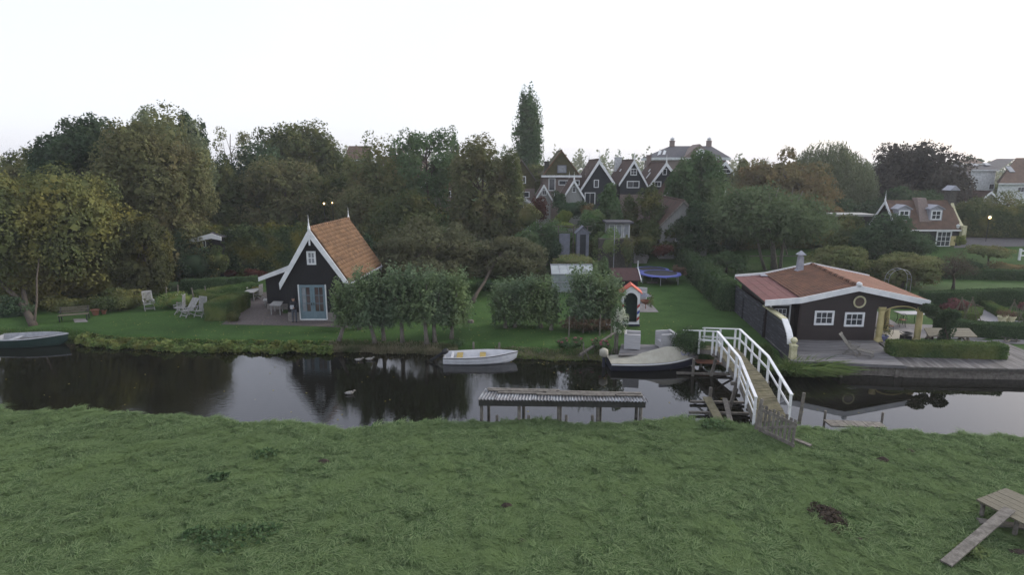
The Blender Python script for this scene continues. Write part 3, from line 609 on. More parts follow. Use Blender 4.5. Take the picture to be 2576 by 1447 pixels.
# lean-to on the left
LY = 42.6; la, lb = D(651, 702, LY-.3), D(724, 673, LY-.3)
lw = MB(); lx0 = la.x+0.35; lx1 = cl.x+0.5
lw.prism([(lx0, LY, LAWN-.2), (lx1, LY, LAWN-.2), (lx1, LY, lb.z-.25), (lx0, LY, la.z+.0)], (CSH*2.8, 2.8, 0)); lw.build('lean_to_wall', M_black, cot)
lr = MB(); lr.prism([(la.x, LY-.28, la.z), (lb.x+0.25, LY-.28, lb.z+.1), (lb.x+0.25, LY-.28, lb.z+.2), (la.x, LY-.28, la.z+.1)], (CSH*3.3, 3.3, 0)); lr.build('lean_to_roof', M_tilebrown, cot)
lr = MB(); lr.prism([(la.x-.03, LY-.33, la.z+.12), (lb.x+.1, LY-.33, lb.z+.16), (lb.x+.1, LY-.33, lb.z-.20), (la.x-.03, LY-.33, la.z-.18)], (0, .06, 0)); lr.build('lean_to_bargeboard', M_white, cot)
lr = MB(); lr.box(lx0-.02, lx1, LY-.05, LY+.05, LAWN-.1, LAWN+.45); lr.build('lean_to_plinth', M_plinth, cot)
# gutter along the willow side eave
gm = MB(); gm.tube([Vector((cr.x+.10, CY-.2, cr.z-.02)), Vector((cr.x+.10+CSH*7.3, CY+7.1, cr.z-.02))], 0.07, 7); gm.build('gutter', M_zinc, cot)
gm = MB(); gm.tube([Vector((cr.x-.22, CY-.06, cr.z-.1)), Vector((cr.x-.22, CY-.06, LAWN))], 0.05, 7); gm.build('drainpipe', M_zinc, cot)
# ---------------------------------------------------------------- houses on the dyke
gable_house('dyke_house', 'black boarded gable house with single white framed upright window', (1508,401), (1460,477), (1547,461), 80, 10, M_blackgreen, M_roofbrown, [(1494,452,1506,472,1,1),(1471,484,1497,515,2,1)], bw=0.4, fin=1.2, chimney=(0.2,-0.55,0.5,1.6,M_brick), skylights=[(0.35,.30,.52,.5)])
gable_house('dyke_house', 'black boarded gable house with square window above wide double window', (1596,402), (1557,463), (1630,466), 80, 9.5, M_blackgreen, M_roofbrown, [(1586,424,1602,441,2,2),(1577,455,1608,473,2,1)], bw=0.36, fin=1.2, brick_to=489, chimney=(0.85,-0.35,0.9,1.9,M_offwhite), skylights=[(0.45,.4,.5,.4)])
gable_house('dyke_house', 'dark green boarded gable house half hidden behind large green tree', (1677,408), (1632,469), (1722,469), 80, 10, M_blackgreen, M_roofbrown, [(1646,456,1663,470,2,1),(1667,424,1677,440,1,1)], bw=0.36, fin=1.1, chimney=(0.9,-0.1,0.6,1.7,M_brick), skylights=[(0.4,.45,.7,.35),(0.55,.3,.42,.3)])
h1, _ = gable_house('dyke_house', 'brick house with steep green tiled gable, purple roof window and white cornice', (1413,378), (1364,443), (1461,443), 81, 9, M_brick, M_roofgreen, [(1380,448,1397,480,1,1),(1405,453,1458,466,3,1),(1394,486,1437,501,3,1)], bw=0.10, over=0.1, bargem=M_tilebrown, chimney=(0.1,-0.75,0.6,1.4,M_timberdark), inset=0.2)
tg = MB(); a, b, c = D(1413,381,80.95), D(1367,442,80.95), D(1458,442,80.95); tg.prism([a, b, c], (0, .1, 0)); tg.build('tile_hung_gable', M_roofgreen, h1)
p, q = D(1404,420,80.9), D(1423,433,80.9); mm_ = MB(); window(h1, p.x-.1, q.x+.1, q.z-.1, p.z+.25, 80.9, 1, 1, M_bluegreyd, M_panelight, fw=0.1)
p, q = D(1362,441,80.8), D(1463,446,80.8); cn = MB(); cn.box(p.x, q.x, 80.55, 80.95, q.z, p.z); cn.build('cornice', M_white, h1)
gable_house('garden_shed', 'narrow grey gabled shed with small double window and white post', (1368.6,464), (1347,500), (1391,504), 73, 4, M_greyboard, M_roofbrown, [(1363,478,1375,491,2,1)], bw=0.26, cat='shed')
gable_house('garden_shed', 'tall grey gabled shed with one little white window and finial', (1444.4,452), (1417,496), (1471,497), 72, 5.5, M_greyboard, M_roofbrown, [(1439,469,1449,484,1,1)], bw=0.28, fin=1.0, cat='shed', beams=())
gh, _ = gable_house('dyke_house', 'brown tiled house with tile hung upper wall behind yellowing tree', (1312,400), (1262,470), (1350,455), 84, 8, M_roofgreen, M_roofgreen, [(1307,443,1323,462,2,1),(1304,482,1332,497,1,1)], bw=0.14, over=0.15, brick_to=474, bargem=M_timber)
gable_house('garden_shed', 'low white gabled shed with dark slate roof', (1318,498), (1296,513), (1342,514), 71, 3, M_offwhite, M_roofslate, [], bw=0.2, cat='shed')
gable_house('dyke_house', 'house with white bargeboards glimpsed through the large green tree', (1706,441), (1668,496), (1748,496), 76, 9, M_blackgreen, M_roofbrown, [(1695,470,1712,486,2,1)], bw=0.34)
gable_house('dyke_house', 'pale gabled house between large green tree and umbrella shaped tree', (1790,438), (1750,486), (1830,486), 84, 9, M_greyboard, M_roofbrown, [(1776,470,1800,484,2,1)], bw=0.34)
gable_house('dyke_house', 'small gable with white bargeboards below the slate roofed mansion', (1826,406), (1799,438), (1850,440), 105, 6, M_blackgreen, M_roofbrown, [(1815,425,1838,436,2,1)], bw=0.45)
gable_house('grey_barn', 'grey boarded barn with low pent roof and dark white framed opening', (1722,505), (1657,572), (1790,572), 63, 8, M_greyboard, M_roofbrown, [(1699,584,1716,608,1,1),(1716.5,584,1731,600,1,1)], bw=0.16, bargem=M_timber, cat='barn')
gable_house('dyke_house', 'white framed house seen through the sparse ash tree', (1120,400), (1060,470), (1180,470), 95, 9, M_brick, M_tilebrown, [(1118,415,1132,433,1,2),(1100,480,1135,495,2,1)], bw=0.25, skylights=[(.2,.3,.5,.5)])
gable_house('boat_house', 'low dark cabin with white roof edge behind tall clipped lime screen', (530,589), (446,612), (556,597), 54.5, 3, M_black, M_roofslate, [(462,622,478,634,1,1),(510,606,519,622,1,1)], bw=0.3, cat='cabin')
# the mansion with the hipped slate roof
mY = 122; mr = thing('mansion', 'large brick mansion with hipped slate roof and two capped chimneys', 'house', (D(1740,420,mY).x, mY, 1.2))
a, b = D(1647,396,mY), D(1835,398,mY); ra, rb = D(1686,367,mY+6), D(1789,368,mY+6)
w = MB(); w.box(a.x+.6, b.x-.6, mY, mY+12, 1.0, a.z); w.build('wall', M_brick, mr)
w = MB(); w.box(a.x-.1, b.x+.1, mY-.6, mY+12.6, a.z-.5, a.z); w.build('cornice', M_offwhite, mr)
w = MB(); w.add([(a.x,mY-.5,a.z),(b.x,mY-.5,a.z),(b.x,mY+12.5,a.z),(a.x,mY+12.5,a.z),(ra.x,mY+6,ra.z),(rb.x,mY+6,ra.z)], [(0,1,5,4),(1,2,5),(2,3,4,5),(3,0,4)]); mroof = w.build('roof', M_roofslate, mr)
for px in (1690.5, 1783):
    c = D(px, 366, mY+6); m = MB(); m.box(c.x-.42, c.x+.42, mY+5.5, mY+6.5, c.z-.6, c.z+.85); m.box(c.x-.5, c.x+.5, mY+5.45, mY+6.55, c.z+.85, c.z+1.0); ch = m.build('chimney', M_brick, mr)
    m = MB(); m.lathe([(.38, 1.0), (.38, 1.3), (.62, 1.3), (.62, 1.36), (.05, 1.75)], (c.x, mY+6, c.z), sq=True); m.build('chimney_cap', M_offwhite, ch)
c = D(1758, 362, mY); cz = a.z; m = MB(); m.prism([(c.x-3, mY-.7, cz), (c.x+3, mY-.7, cz), (c.x, mY-.7, c.z)], (0, 5, 0)); m.build('front_gable', M_brick, mr)
c2 = D(1765, 388, mY-1); m = MB(); m.tube([Vector((c2.x-.1, mY-.95, c2.z)), Vector((c2.x-.1, mY-.75, c2.z))], 1.1, 16); m.build('round_window', M_white, mr)
for px in (1659, 1671): c = D(px, 385, mY+1); m = MB(); m.beam(c+Vector((-.15, 0, -.5)), c+Vector((.35, .8, .5)), .5, .12, (0, -1, .7)); m.build('skylight', M_white, mroof)
# ---------------------------------------------------------------- the cottage with two dormers on the right
qY = 67; qr = thing('dormer_cottage', 'black cottage with brown tiled roof, two dormers and brick chimney breast', 'house', (D(2320,600,qY).x, qY, 0.9))
rl, rr_ = D(2228,505,qY+2.4), D(2381,506,qY+2.4); el, er = D(2253,582,qY-.25), D(2411,578,qY-.25); el = Vector((rl.x+.15, el.y, er.z)); bx0, bx1 = rl.x+.25, rr_.x+.15
ez = er.z; rz_ = rl.z; y0, ym, y1 = qY-.25, qY+2.4, qY+5.1
w = MB(); w.prism([(bx0, qY, .5), (bx0, qY+4.8, .5), (bx0, qY+4.8, ez+.15), (bx0, ym, rz_-.2), (bx0, qY, ez+.15)], (bx1-bx0, 0, 0)); w.build('wall', M_black, qr)
w = MB()
for yy in (y0, y1): w.prism([(rl.x, ym, rz_-.08), (rl.x, yy, ez-.08), (rl.x, yy, ez+.08), (rl.x, ym, rz_+.08)], (rr_.x+.35-rl.x, 0, 0))
qroof = w.build('roof', M_roofold, qr)
for yy in (y0, y1):
    m = MB(); m.prism([(rl.x-.06, ym, rz_+.1), (rl.x-.06, yy, ez+.06), (rl.x-.06, yy, ez-.25), (rl.x-.06, ym, rz_-.35)], (.07, 0, 0)); m.build('bargeboard', M_white, qr)
finial(qr, (rl.x-.05, ym, rz_), 1.2, .07)
m = MB(); m.box(rl.x, rr_.x+.4, y0-.06, y0+.02, ez-.16, ez+.0); m.build('eaves_board', M_white, qr)
for (x0, x1) in ((2259, 2288), (2340, 2369)):
    c0, c1 = D(x0, 553, qY+.5), D(x1, 529, qY+.5); zb_, zt = c0.z, c1.z
    m = MB(); m.prism([(c0.x-.15, qY+.5, zb_-.1), (c1.x+.15, qY+.5, zb_-.1), (c1.x+.15, qY+.5, zt+.1), ((c0.x+c1.x)/2, qY+.5, zt+.5), (c0.x-.15, qY+.5, zt+.1)], (0, 2.2, 0)); dmr = m.build('dormer', M_zinc, qr)
    window(dmr, c0.x, c1.x, zb_, zt, qY+.49, 2, 2, M_white, M_pane, fw=.12, mw=.06)
    m = MB(); xm = (c0.x+c1.x)/2
    for s, xx in ((-1, c0.x-.3), (1, c1.x+.3)): m.prism([(xm, qY+.35, zt+.62), (xx, qY+.35, zt+.16), (xx, qY+.35, zt+.06), (xm, qY+.35, zt+.5)], (0, 2.2, 0))
    m.build('dormer_roof', M_zinc, dmr)
c = D(2330, 507, qY+.8); m = MB(); m.prism([(c.x-.8, qY-.1, ez-.1), (c.x+.75, qY-.1, ez-.1), (c.x+.62, qY+1.8, rz_+.35), (c.x-.38, qY+1.8, rz_+.35)], (0, .9, 0)); m.build('chimney', M_brick, qr)
p, q = D(2357, 581, qY), D(2389, 621, qY); window(qr, p.x, q.x, q.z, p.z, qY, 3, 3, M_white, M_pane, fw=.13, mw=.05)
p, q = D(2391, 594, qY), D(2401, 618, qY); m = MB(); m.box(p.x, q.x, qY-.08, qY+.0, q.z, p.z); m.build('yellow_shutter', M_cream, qr)
# curved white end gable
pts = [(D(2392+22*t**1.7, 490+72*t, qY+1.2).z, t) for t in [i/10 for i in range(11)]]
m = MB(); gx = rr_.x+.42
prof = [(ym-2.9*(t**1.6), rz_+.7-(rz_+.7-ez+.1)*t) for t in [i/10 for i in range(11)]]
for (a0, b0), (a1, b1) in zip(prof, prof[1:]): m.beam((gx, a0, b0), (gx, a1, b1), .34, .16, (0, -.7, .7))
m.build('curved_gable_edge', M_creampost, qr)
m = MB(); m.prism([(gx-.1, a, b) for a, b in prof]+[(gx-.1, ym+2.6, ez), (gx-.1, ym+.5, rz_+.7)], (.2, 0, 0)); m.build('end_gable', M_black, qr)
m = MB(); m.box(gx-.35, gx+.35, ym-.4, ym+.6, rz_-1.2, rz_+1.2); m.build('end_chimney', M_timberdark, qr)
m = MB(); m.prism([(gx-.6, ym-.6, rz_+1.2), (gx+.6, ym-.6, rz_+1.2), (gx, ym-.6, rz_+1.75)], (0, 1.4, 0)); m.build('chimney_hood', M_zinc, qr)
m = MB(); m.box(gx-.22, gx+.22, y0-.25, y0+.2, ez-1.2, ez+.45); m.build('gable_foot_post', M_creampost, qr)
# low outbuildings to its left
oY = 72; a, b = D(2105, 542, oY), D(2200, 560, oY); ob = thing('outbuilding', 'low dark outbuilding with flat pale roof beside the dormer cottage', 'shed', ((a.x+b.x)/2, oY, 1.1))
m = MB(); m.box(a.x+.1, b.x, oY, oY+3, .9, a.z-.1); m.build('wall', M_black, ob); m = MB(); m.box(a.x-.1, b.x+.1, oY-.3, oY+3.2, a.z-.1, a.z+.12); m.build('roof', M_greyboard, ob)
p, q = D(2150, 552, oY), D(2163, 566, oY); window(ob, p.x, q.x, q.z, p.z, oY, 2, 1, M_white, M_pane)
# ---------------------------------------------------------------- white houses far right
def eave_house(name, label, px0, px1, yeave, yridge, ybase, Y, depth, wallm, roofm, wins=(), sky=(), rx0=None, rx1=None, cat='house', sk=0.0):
    a, b = D(px0, yeave, Y), D(px1, yeave, Y); z1 = D(px0, yridge, Y+depth/2).z; zb = D(px0, ybase, Y).z
    root = thing(name, label, cat, ((a.x+b.x)/2, Y, landz(a.x, Y)))
    zw = landz(a.x, Y)-.3; m = MB(); m.prism([(a.x, Y, zw), (b.x, Y, zw), (b.x, Y, a.z), (a.x, Y, a.z)], (sk*depth, depth, 0)); m.build('wall', wallm, root)
    xa = D(rx0, yridge, Y+depth/2).x if rx0 else a.x-.2; xb = D(rx1, yridge, Y+depth/2).x if rx1 else b.x+.2
    m = MB(); m.add([(a.x-.2, Y-.3, a.z-.05), (b.x+.2, Y-.3, a.z-.05), (xb, Y+depth/2, z1), (xa, Y+depth/2, z1), (a.x-.2+sk*depth, Y+depth+.3, a.z-.05), (b.x+.2+sk*depth, Y+depth+.3, a.z-.05)], [(0,1,2,3),(3,2,5,4),(1,5,2),(0,3,4)])
    rf = m.build('roof', roofm, root)
    m = MB(); m.box(a.x-.25, b.x+.25, Y-.42, Y-.3, a.z-.2, a.z+.02); m.build('gutter', M_offwhite, root)
    for (x0, y0_, x1, y1_, nx, ny) in wins: p, q = D(x0, y0_, Y), D(x1, y1_, Y); window(root, p.x, q.x, q.z, p.z, Y, nx, ny, M_white, M_pane)
    for (u, v, wd) in sky:
        e = Vector((a.x+(b.x-a.x)*u, Y-.3, a.z)); r2 = Vector((a.x+(b.x-a.x)*u+.0, Y+depth/2, z1)); nn = Vector((0, -(z1-a.z), depth/2)).normalized()
        m = MB(); m.beam(e.lerp(r2, v)+nn*.08, e.lerp(r2, v+.22)+nn*.08, wd, .12, nn); m.build('skylight', M_panelight, rf)
    return root
eave_house('white_house', 'white rendered house with dark roof and two skylights', 2443, 2506, 427, 399, 485, 106, 8, M_offwhite, M_roofslate, [(2488,462,2500,477,1,1)], [(.35,.3,.9),(.88,.35,.9)], rx0=2508, rx1=2555, sk=.8)
eave_house('brown_roofed_house', 'white house under a large brown tiled roof with skylight', 2512, 2640, 461, 397, 500, 101, 10, M_offwhite, M_roofold, [(2560,470,2576,484,2,1)], [(.42,.42,.9),(.85,.5,.9)], rx0=2556, rx1=2700, sk=.8)
eave_house('cream_house', 'cream rendered house with hipped slate roof and white dormer', 2375, 2440, 446, 405, 500, 104, 8, M_creampost, M_roofslate, [(2398,457,2423,476,2,1)], [], rx0=2400, rx1=2415, sk=.8)
gable_house('garden_shed', 'dark roofed shed with pale gable near the white rendered house', (2494,482), (2476,497), (2518,505), 90, 5, M_greyboard, M_roofbrown, [], bw=.22, cat='shed')
eave_house('garden_shed', 'long low dark shed with white gutter below the cream house', 2412, 2455, 507, 487, 530, 92, 5, M_timberdark, M_roofbrown, cat='shed', sk=.8)
eave_house('far_house', 'distant house with red roof behind the copper beech', 2430, 2480, 412, 400, 440, 150, 8, M_brick, M_roofold, sk=.8)

eave_house('dyke_house', 'red roofed house rising behind the trees near the chimney stacks', 868, 922, 402, 367, 430, 118, 8, M_brick, M_roofold, sk=-.2)
hc = eave_house('dyke_house', 'house with two chimney stacks hidden among the tall trees', 960, 1062, 414, 393, 440, 112, 8, M_brick, M_roofbrown)
for px in (988, 1008): c = D(px, 384, 116); m = MB(); m.box(c.x-.55, c.x+.55, 115.5, 116.6, c.z-2.2, c.z+.9); m.build('chimney', M_brick if px > 1000 else M_timber, hc)
# ================================================================ trees
GT = 'trees on the garden side of the canal'
tree('maple_tree', 'large olive and yellow tree with forked leaning trunk beside the green boat', 130, 405, 775, 165, 46, L_oliveyellow, n=24000, leaf=0.27, nb=90, base=G(86, 818, LAWN), trunk=0.07, nl=0, br=(.2,.36), extra=[(275,520,760,72,1,6500),(30,450,640,90,2,4500),(215,440,600,80,3,4000),(60,600,790,80,0,3500),(120,650,800,95,1.5,5000),(250,660,795,80,1,4200),(25,640,805,60,1.5,3000)])
mb = MB(); a = G(84, 820, LAWN); mb.tube([a, D(70,790,40.6), D(42,750,41.5), D(5,715,42), D(-40,660,43)], [.27,.22,.17,.13,.08], 8); mb.tube([D(70,790,40.6), D(60,740,42), D(55,690,43.5), D(80,600,45), D(105,520,46)], [.18,.16,.13,.1,.05], 8); mb.tube([D(105,700,44.5), D(150,600,45.2), D(190,540,45.5), D(215,500,45.7)], [.1,.09,.06,.03], 6)
o = mb.build('limb', M_bark, bpy.data.objects['maple_tree'], smooth=True)
tree('hornbeam_tree', 'bushy grey green tree with hanging twigs right of the yellow tree', 362, 545, 735, 58, 47, leafmat('hornbeam_leaves', (0.056,0.066,0.030), (0.105,0.112,0.054), (0.13,0.115,0.035)), n=9000, leaf=0.2, nb=40, droop=.6, trunk=.15, extra=[(330,640,760,45,-1,3000)])
tree('alder_tree', 'dark green spreading tree crowned above the olive tree', 215, 282, 600, 105, 64, L_dark, n=12000, leaf=0.36, nb=46, br=(.18,.34), trunk=.35, nl=14)
tree('birch_tree', 'tall brown olive tree with pale silvery top', 385, 275, 690, 118, 56, L_brownolive, n=20000, leaf=0.27, nb=75, trunk=.32, nl=12, br=(.18,.34), extra=[(335,300,420,52,0,2200),(440,560,720,90,-3,3500)])
tree('willow_tree', 'pale silver leaved tree behind the tall brown olive tree', 420, 258, 560, 95, 62, L_weep, n=9000, leaf=0.28, nb=40, trunk=.3, br=(.16,.3))
tree('alder_tree', 'dark tree rising behind the pale silver leaved tree', 470, 258, 620, 52, 72, L_dark, n=5500, leaf=0.36, nb=30, br=(.18,.34), trunk=.3)
tree('rowan_tree', 'thin sparse tree with yellowing leaves against the sky', 580, 312, 420, 44, 84, L_apple, fill=0, n=1100, leaf=0.30, nb=18, br=(.16,.32), trunk=.16, nl=14)
tree('oak_tree', 'broad dark domed tree far behind the black cottage', 770, 306, 620, 120, 92, L_darkwarm, n=15000, leaf=0.42, nb=60, shape='dome', br=(.18,.32), trunk=.4, nl=12)
tree('oak_tree', 'dark tree between the sparse tree and the domed tree', 640, 335, 680, 85, 84, L_dark, n=11000, leaf=0.40, nb=50, br=(.2,.36), trunk=.35)
tree('thorn_tree', 'dark brownish tree under the thin sparse tree', 555, 415, 690, 70, 76, L_darkwarm, n=9000, leaf=0.36, nb=44, trunk=.3)
tree('oak_tree', 'olive brown oak with layered branches behind the black cottage', 722, 392, 690, 108, 78, L_brownolive, n=13000, leaf=0.34, nb=60, br=(.17,.3), trunk=.35, shape='round')
tree('oak_tree', 'shaded green tree right behind the cottage finial', 850, 430, 690, 85, 78, L_darkwarm, n=11000, leaf=0.34, nb=55, br=(.18,.32), trunk=.3)
tree('pear_tree', 'pointed green tree with bare twig tips against the sky', 950, 335, 690, 68, 78, L_olive, n=10000, leaf=0.32, nb=55, trunk=.25, nl=14)
tree('lime_tree', 'olive tree half hiding the red roofed house', 900, 392, 560, 58, 100, L_olive, n=6000, leaf=0.4, nb=40, trunk=.25)
tree('lime_tree', 'green tree in front of the two chimney stacks', 1005, 402, 560, 60, 100, L_darkwarm, n=6000, leaf=0.4, nb=40, trunk=.25)
tree('lime_tree', 'rusty olive tree left of the sparse topped ash', 900, 470, 700, 75, 72, L_brownolive, n=9000, leaf=0.32, nb=48, trunk=.25)
tree('ash_tree', 'sparse topped green ash with two visible stems', 1075, 305, 560, 84, 76, L_green, n=5200, leaf=0.36, nb=44, br=(.14,.28), trunk=.22, nl=20, fill=.3)
tree('ash_tree', 'sparse leaning ash crown between the topped ash and rusty maple', 1140, 335, 620, 50, 78, L_green, n=3300, leaf=0.36, nb=30, br=(.16,.3), trunk=.2, nl=14, fill=.3)
tree('maple_tree', 'rusty olive maple left of the tall poplar', 1215, 345, 660, 88, 70, L_brownolive, n=15000, leaf=0.30, nb=70, br=(.16,.3), trunk=.28, nl=14)
tree('birch_tree', 'pale yellowing birch with slim stem beside the poplar', 1288, 395, 640, 36, 69, L_olive, n=3800, leaf=0.26, nb=30, shape='column', trunk=.12, bark=M_barkpale)
tree('birch_tree', 'dark understorey tree below the sparse topped ash', 1030, 480, 700, 90, 66, L_darkwarm, n=10000, leaf=0.30, nb=55, trunk=.2)
tree('poplar_tree', 'tall slim poplar standing high above the houses', 1328, 238, 540, 36, 108, L_green, n=13000, leaf=0.36, nb=150, shape='column', br=(.2,.34), trunk=.4, nl=10, extra=[(1347,275,500,24,-1,3000)])
tree('lime_tree', 'bushy green tree at the foot of the tall poplar', 1355, 400, 500, 45, 96, L_olive, n=4500, leaf=0.36, nb=30, trunk=.25)
tree('birch_tree', 'conical fresh green tree in front of the black gables', 1532, 462, 650, 58, 66, L_green, n=9000, leaf=0.27, nb=50, shape='cone', br=(.2,.36), trunk=.18, extra=[(1530,560,660,55,0,2200)])
tree('birch_tree', 'dull brown twiggy tree beside the grey barn', 1622, 470, 640, 55, 66, L_darkwarm, n=5200, leaf=0.25, nb=40, br=(.18,.34), trunk=.16, nl=14, depth=.7, fill=.3)
tree('maple_tree', 'large dark green tree hiding the houses below the mansion', 1748, 372, 600, 66, 71, L_green, n=11000, leaf=0.34, nb=55, br=(.17,.32), trunk=.3, nl=14, extra=[(1705,490,600,42,-1,2600)])
tree('acacia_tree', 'wide umbrella shaped tree with pale forked branches behind red roof', 1928, 438, 640, 140, 59, L_acacia, extra=[(1860,520,640,70,0,4500),(2010,520,650,75,0,4500),(1930,480,600,80,1,4000)], n=13500, leaf=0.22, nb=85, shape='umbrella', br=(.2,.34), trunk=.3, nl=34, base=G(1948, 680, LAWN), bark=M_barkpale, hollow=.6)
mb = MB(); b0 = G(1925, 682, LAWN); mb.tube([b0, D(1915,650,58.8), D(1905,600,58.6), D(1880,540,58.4)], [.17,.14,.11,.05], 7)
mb.tube([G(1962,681,LAWN), D(1966,640,58.8), D(1975,590,58.6), D(2000,520,58.3), D(2020,480,58)], [.18,.15,.12,.08,.04], 7)
for q in ((1890,520,1850,480),(1970,600,2030,545),(1930,560,1960,470),(1985,560,1995,470)): mb.tube([D(q[0]+10,q[1]+40,58.5), D(q[0],q[1],58.3), D(q[2],q[3],58)], [.09,.07,.03], 5)
mb.build('limb', M_barkpale, bpy.data.objects['acacia_tree'], smooth=True)
tree('chestnut_tree', 'orange brown tree behind the umbrella shaped tree', 1965, 372, 600, 108, 84, L_orange, n=13000, leaf=0.36, nb=65, br=(.16,.3), trunk=.35, nl=12, extra=[(2080,500,640,60,-6,3500)])
tree('lime_tree', 'grey green tree between mansion and orange brown tree', 1885, 395, 560, 45, 95, L_olive, n=4500, leaf=0.4, nb=30, trunk=.3)
tree('lime_tree', 'green tree filling the gap behind the umbrella shaped tree', 1850, 500, 660, 75, 70, L_green, n=8000, leaf=0.28, nb=45, trunk=.2)
tree('lime_tree', 'dull green tree between umbrella tree and weeping willow', 2040, 540, 670, 70, 68, L_darkwarm, n=8000, leaf=0.28, nb=45, trunk=.2)
tree('lime_tree', 'shaded tree hiding the low dark outbuilding', 2120, 545, 650, 62, 69.5, L_darkwarm, n=6000, leaf=0.26, nb=40, trunk=.18)
tree('lime_tree', 'shaded tree right of the grey barn', 1800, 560, 665, 48, 66, L_dark, n=5500, leaf=0.26, nb=36, trunk=.18)
hedge('garden_hedge', 'dark shrub border along the far edge of the fruit tree lawn', [D(1700,640,65), D(1860,640,66.6), D(2060,640,67), D(2230,640,64)], 2.2, 2.4, L_darkwarm, leaf=.22, dens=55, rough=.35, round_=.4)
# weeping willow: hanging strands
def weeping(name, label, px, ytop, ybot, hw, Y, material, ns=650):
    rg = np.random.default_rng(77); tp = D(px, ytop, Y); bt = D(px, ybot, Y); rx = hw*Y/FPX; root = thing(name, label, 'tree', (tp.x, Y, landz(tp.x, Y)))
    P = []; H = []
    for i in range(ns):
        a = rg.uniform(0, 6.283); rr = rx*math.sqrt(rg.uniform(0.02, 1)); x = tp.x+rr*math.cos(a); y = Y+rr*math.sin(a)*.85
        z0 = tp.z-(tp.z-bt.z)*0.42*(rr/rx)**2.2-rg.uniform(0, 1.2)-1.2*(.5+.5*math.sin(a*3+rr)); L_ = rg.uniform(.25, .8)*(z0-bt.z); k = int(L_/0.16)+2; hu = rg.uniform(0, 1)
        t = np.linspace(0, 1, k); c = np.stack([x+rg.normal(size=k)*.10+np.cos(a)*.5*np.sqrt(t), y+rg.normal(size=k)*.10+np.sin(a)*.5*np.sqrt(t), z0-L_*t], axis=1); P.append(c); H.append(np.clip(hu+.2*rg.normal(size=k), 0, 1))
    P = np.concatenate(P); H = np.concatenate(H); quads('crown', leaf_quads(rg, P, .36, droop=2.5, asp=.32), H, material, root)
    mb = MB(); limbs(mb, rg, (tp.x, Y, landz(tp.x, Y)), (tp.x, Y, tp.z-1.2), .4, [(tp.x+rx*.6*math.cos(k), Y+rx*.6*math.sin(k), tp.z-2) for k in range(7)]); mb.build('trunk', M_bark, root, smooth=True)
weeping('weeping_willow', 'pale weeping willow with hanging strands left of the copper beech', 2092, 343, 580, 112, 90, L_weep, 1300)
tree('copper_beech', 'dark purple copper beech behind the dormer cottage', 2292, 360, 600, 110, 94, L_copper, n=15000, leaf=0.42, nb=60, br=(.18,.32), trunk=.45, nl=10, shape='dome')
tree('elder_tree', 'dark green round tree in front of the copper beech', 2282, 468, 600, 68, 82, L_dark, n=6500, leaf=0.34, nb=36, trunk=.2)
tree('elder_tree', 'shadowed green tree under the weeping willow', 2150, 500, 640, 70, 80, L_dark, n=6500, leaf=0.34, nb=36, trunk=.2)
tree('plum_tree', 'dark green garden tree hiding the wall of the dormer cottage', 2240, 548, 690, 80, 57, L_dark, n=10000, leaf=0.22, nb=50, trunk=.2, extra=[(2200,560,680,45,0,2000)])
tree('plum_tree', 'dusky shrubby tree between umbrella tree and dormer cottage', 2135, 590, 690, 55, 60, L_darkwarm, n=5500, leaf=0.22, nb=36, trunk=.14)
tree('apple_tree', 'rounded apple tree behind the ridge of the red tiled cabin', 2105, 612, 700, 66, 52, L_apple, n=6500, leaf=0.17, nb=44, trunk=.15, br=(.2,.36), yb=None)
tree('apple_tree', 'round yellowish apple tree beside the metal rose arch', 2275, 636, 722, 72, 51, L_apple, n=6500, leaf=0.17, nb=44, trunk=.14, br=(.2,.36))
tree('apple_tree', 'nearly bare grey apple tree on the lawn with dark forked trunk', 2400, 636, 705, 50, 50, leafmat('sparse_grey_leaves', (0.060,0.056,0.042), (0.105,0.092,0.062)), n=1900, leaf=0.11, nb=40, trunk=.13, nl=34, base=G(2397, 729, LAWN), br=(.18,.34), fill=.3)
tree('apple_tree', 'small flat topped tree beyond the long low hedge', 2490, 614, 652, 46, 61, L_olive, n=2600, leaf=0.18, nb=26, shape='umbrella', trunk=.1, nl=12)
tree('apple_tree', 'low twisted fruit tree on the lawn behind the long hedge', 1828, 618, 700, 52, 58, L_green, n=2300, leaf=0.2, nb=26, shape='umbrella', trunk=.12, nl=14)
tree('birch_tree', 'sparse grey green tree before the brown roofed house', 2530, 487, 600, 60, 84, L_olive, n=3600, leaf=0.3, nb=36, trunk=.2, nl=16, fill=.3)
tree('maple_tree', 'yellowish tree behind the lit garden lamp', 2560, 545, 620, 50, 76, L_brownolive, n=3600, leaf=0.3, nb=30, trunk=.2)
tree('pine_tree', 'small far tree above the distant red roof', 2452, 384, 420, 22, 160, L_dark, n=500, leaf=.5, nb=10, trunk=.2)
tree('birch_tree', 'bushy dark tree below the copper beech at the shed', 2440, 500, 590, 45, 80, L_darkwarm, n=3600, leaf=0.3, nb=28, trunk=.18)
